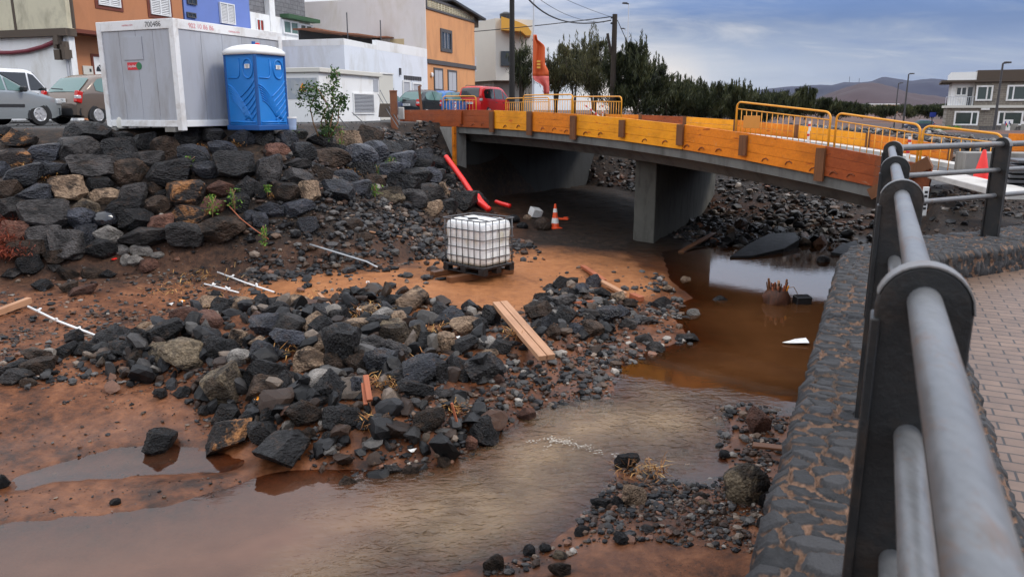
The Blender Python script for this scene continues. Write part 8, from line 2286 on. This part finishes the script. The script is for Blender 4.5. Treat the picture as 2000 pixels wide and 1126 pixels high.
g_ = G(1915, 352, 2.62); c = thing('traffic_cone', 'plain red cone standing behind the second railing post', 'cone', tuple(g_))
MB().lathe([(0.17, 0), (0.17, 0.03), (0.13, 0.04), (0.03, 0.5), (0.02, .52)], 18).build('body', M['red_plastic'], c, 30)
p0 = np.array(br(bridge_s(1724), 0)); p1 = np.array(br(-0.45, 0)); nn = np.array((-BD[1], BD[0])); nn = nn if nn[1] < 0 else -nn
r_ = thing('formwork_panel', 'brown end board of the formwork just behind the railing corner', 'formwork panel', tuple(p1), 0, 'formwork panels along the near bridge edge')
o3 = np.array((*(nn * .05), 0)); mb = MB()
for k in range(3): mb.beam(p0 + o3 + (0, 0, PLH * (k + .5) / 3), p1 + o3 + (0, 0, PLH * (k + .5) / 3), .05, PLH / 3 - .01)
mb.build('board', M['ply_brown'], r_, world=True)
MB().beam(p0 + o3 * 2.6 + (0, 0, -.15), p1 + o3 * 2.6 + (0, 0, PLH + .08), .22, .06, up=(nn[0], nn[1], 0)).build('brace', M['brace'], r_, world=True)
for s0, s1, mt, lab in ((-3.2, -0.2, 'ply_orange', 'orange formwork panel right of the second railing post'), (-6.2, -3.25, 'ply_orange', 'last orange formwork panel at the right picture edge')):
    a = np.array(B0 + BD * s0 + aw * BW); b = np.array(B0 + BD * s1 + aw * BW); z = 2.56
    r_ = thing('formwork_panel', lab, 'formwork panel', (*((a + b) / 2), z), 0, 'formwork panels along the far bridge edge'); mb = MB()
    for k in range(3): mb.beam((*a, z + .66 * (k + .5) / 3), (*b, z + .66 * (k + .5) / 3), .05, .21)
    mb.build('board', M[mt], r_, world=True); MB().beam((*(a - aw * .07), z), (*(a - aw * .07), z + .62), .12, .06).build('brace', M['brace'], r_, world=True)
p = G(1803, 418, 2.05); r_ = thing('marker_post', 'short white marker post with dark print behind the railing corner', 'post', tuple(p))
MB().box((0, 0, .22), (.10, .03, .5), bev=.005).build('panel', M['sign_white'], r_)
for k in range(5): MB().box((0, -.018, .10 + .07 * k), (.05, .004, .04)).build('print', M['ink'], r_)
# ------------------------------------------------------------------ foam where the stream drops over stones
def foam():
    r = np.random.default_rng(3); vs, fs = [], []
    for (x0, y0, x1, y1, n) in ((1028, 866, 1080, 864, 30), (1072, 863, 1112, 869, 110), (1108, 867, 1142, 876, 80), (1140, 873, 1176, 887, 40), (1196, 888, 1208, 892, 22), (1060, 880, 1085, 866, 20)):
        for _ in range(n):
            t = r.random(); p = G(x0 + (x1 - x0) * t + r.normal(0, 2), y0 + (y1 - y0) * t + r.normal(0, 2.6), float(zw_at(8.2)) + .02); s_ = r.uniform(.002, .008); m_ = 7; b = len(vs)
            p[2] = float(zw_at(p[1])) + .018
            vs.append((p[0], p[1], p[2] + s_ * .2)); 
            for k in range(m_): a = 6.283 * k / m_; q = r.uniform(.6, 1.3); vs.append((p[0] + s_ * 1.6 * q * math.cos(a), p[1] + s_ * q * math.sin(a), p[2]))
            fs += [(b, b + 1 + k, b + 1 + (k + 1) % m_) for k in range(m_)]
    me = bpy.data.meshes.new('foam'); me.from_pydata(vs, [], fs); me.materials.append(M['foam']); me.shade_smooth()
    o = bpy.data.objects.new('foam', me); COL.objects.link(o); o['kind'] = 'stuff'; o['label'] = 'thin line of white foam where the stream breaks'; o['category'] = 'foam'
foam()

# ------------------------------------------------------------------ the air: adds a little to the haze blue painted on the far hills
def haze():
    m = bpy.data.materials.new('air'); m.use_nodes = True; t = m.node_tree; t.nodes.clear()
    o_ = N(t, 'ShaderNodeOutputMaterial'); v = N(t, 'ShaderNodeVolumePrincipled'); v.inputs['Density'].default_value = 0.000016; v.inputs['Color'].default_value = (0.62, 0.74, 1.0, 1)
    L(t, v.outputs[0], o_.inputs['Volume'])
    o = MB().box((0, 2900, 235), (10800, 6900, 500)).build('haze', m); o['kind'] = 'stuff'; o['label'] = 'thin blue haze in front of the far hills'; o['category'] = 'haze'
haze()
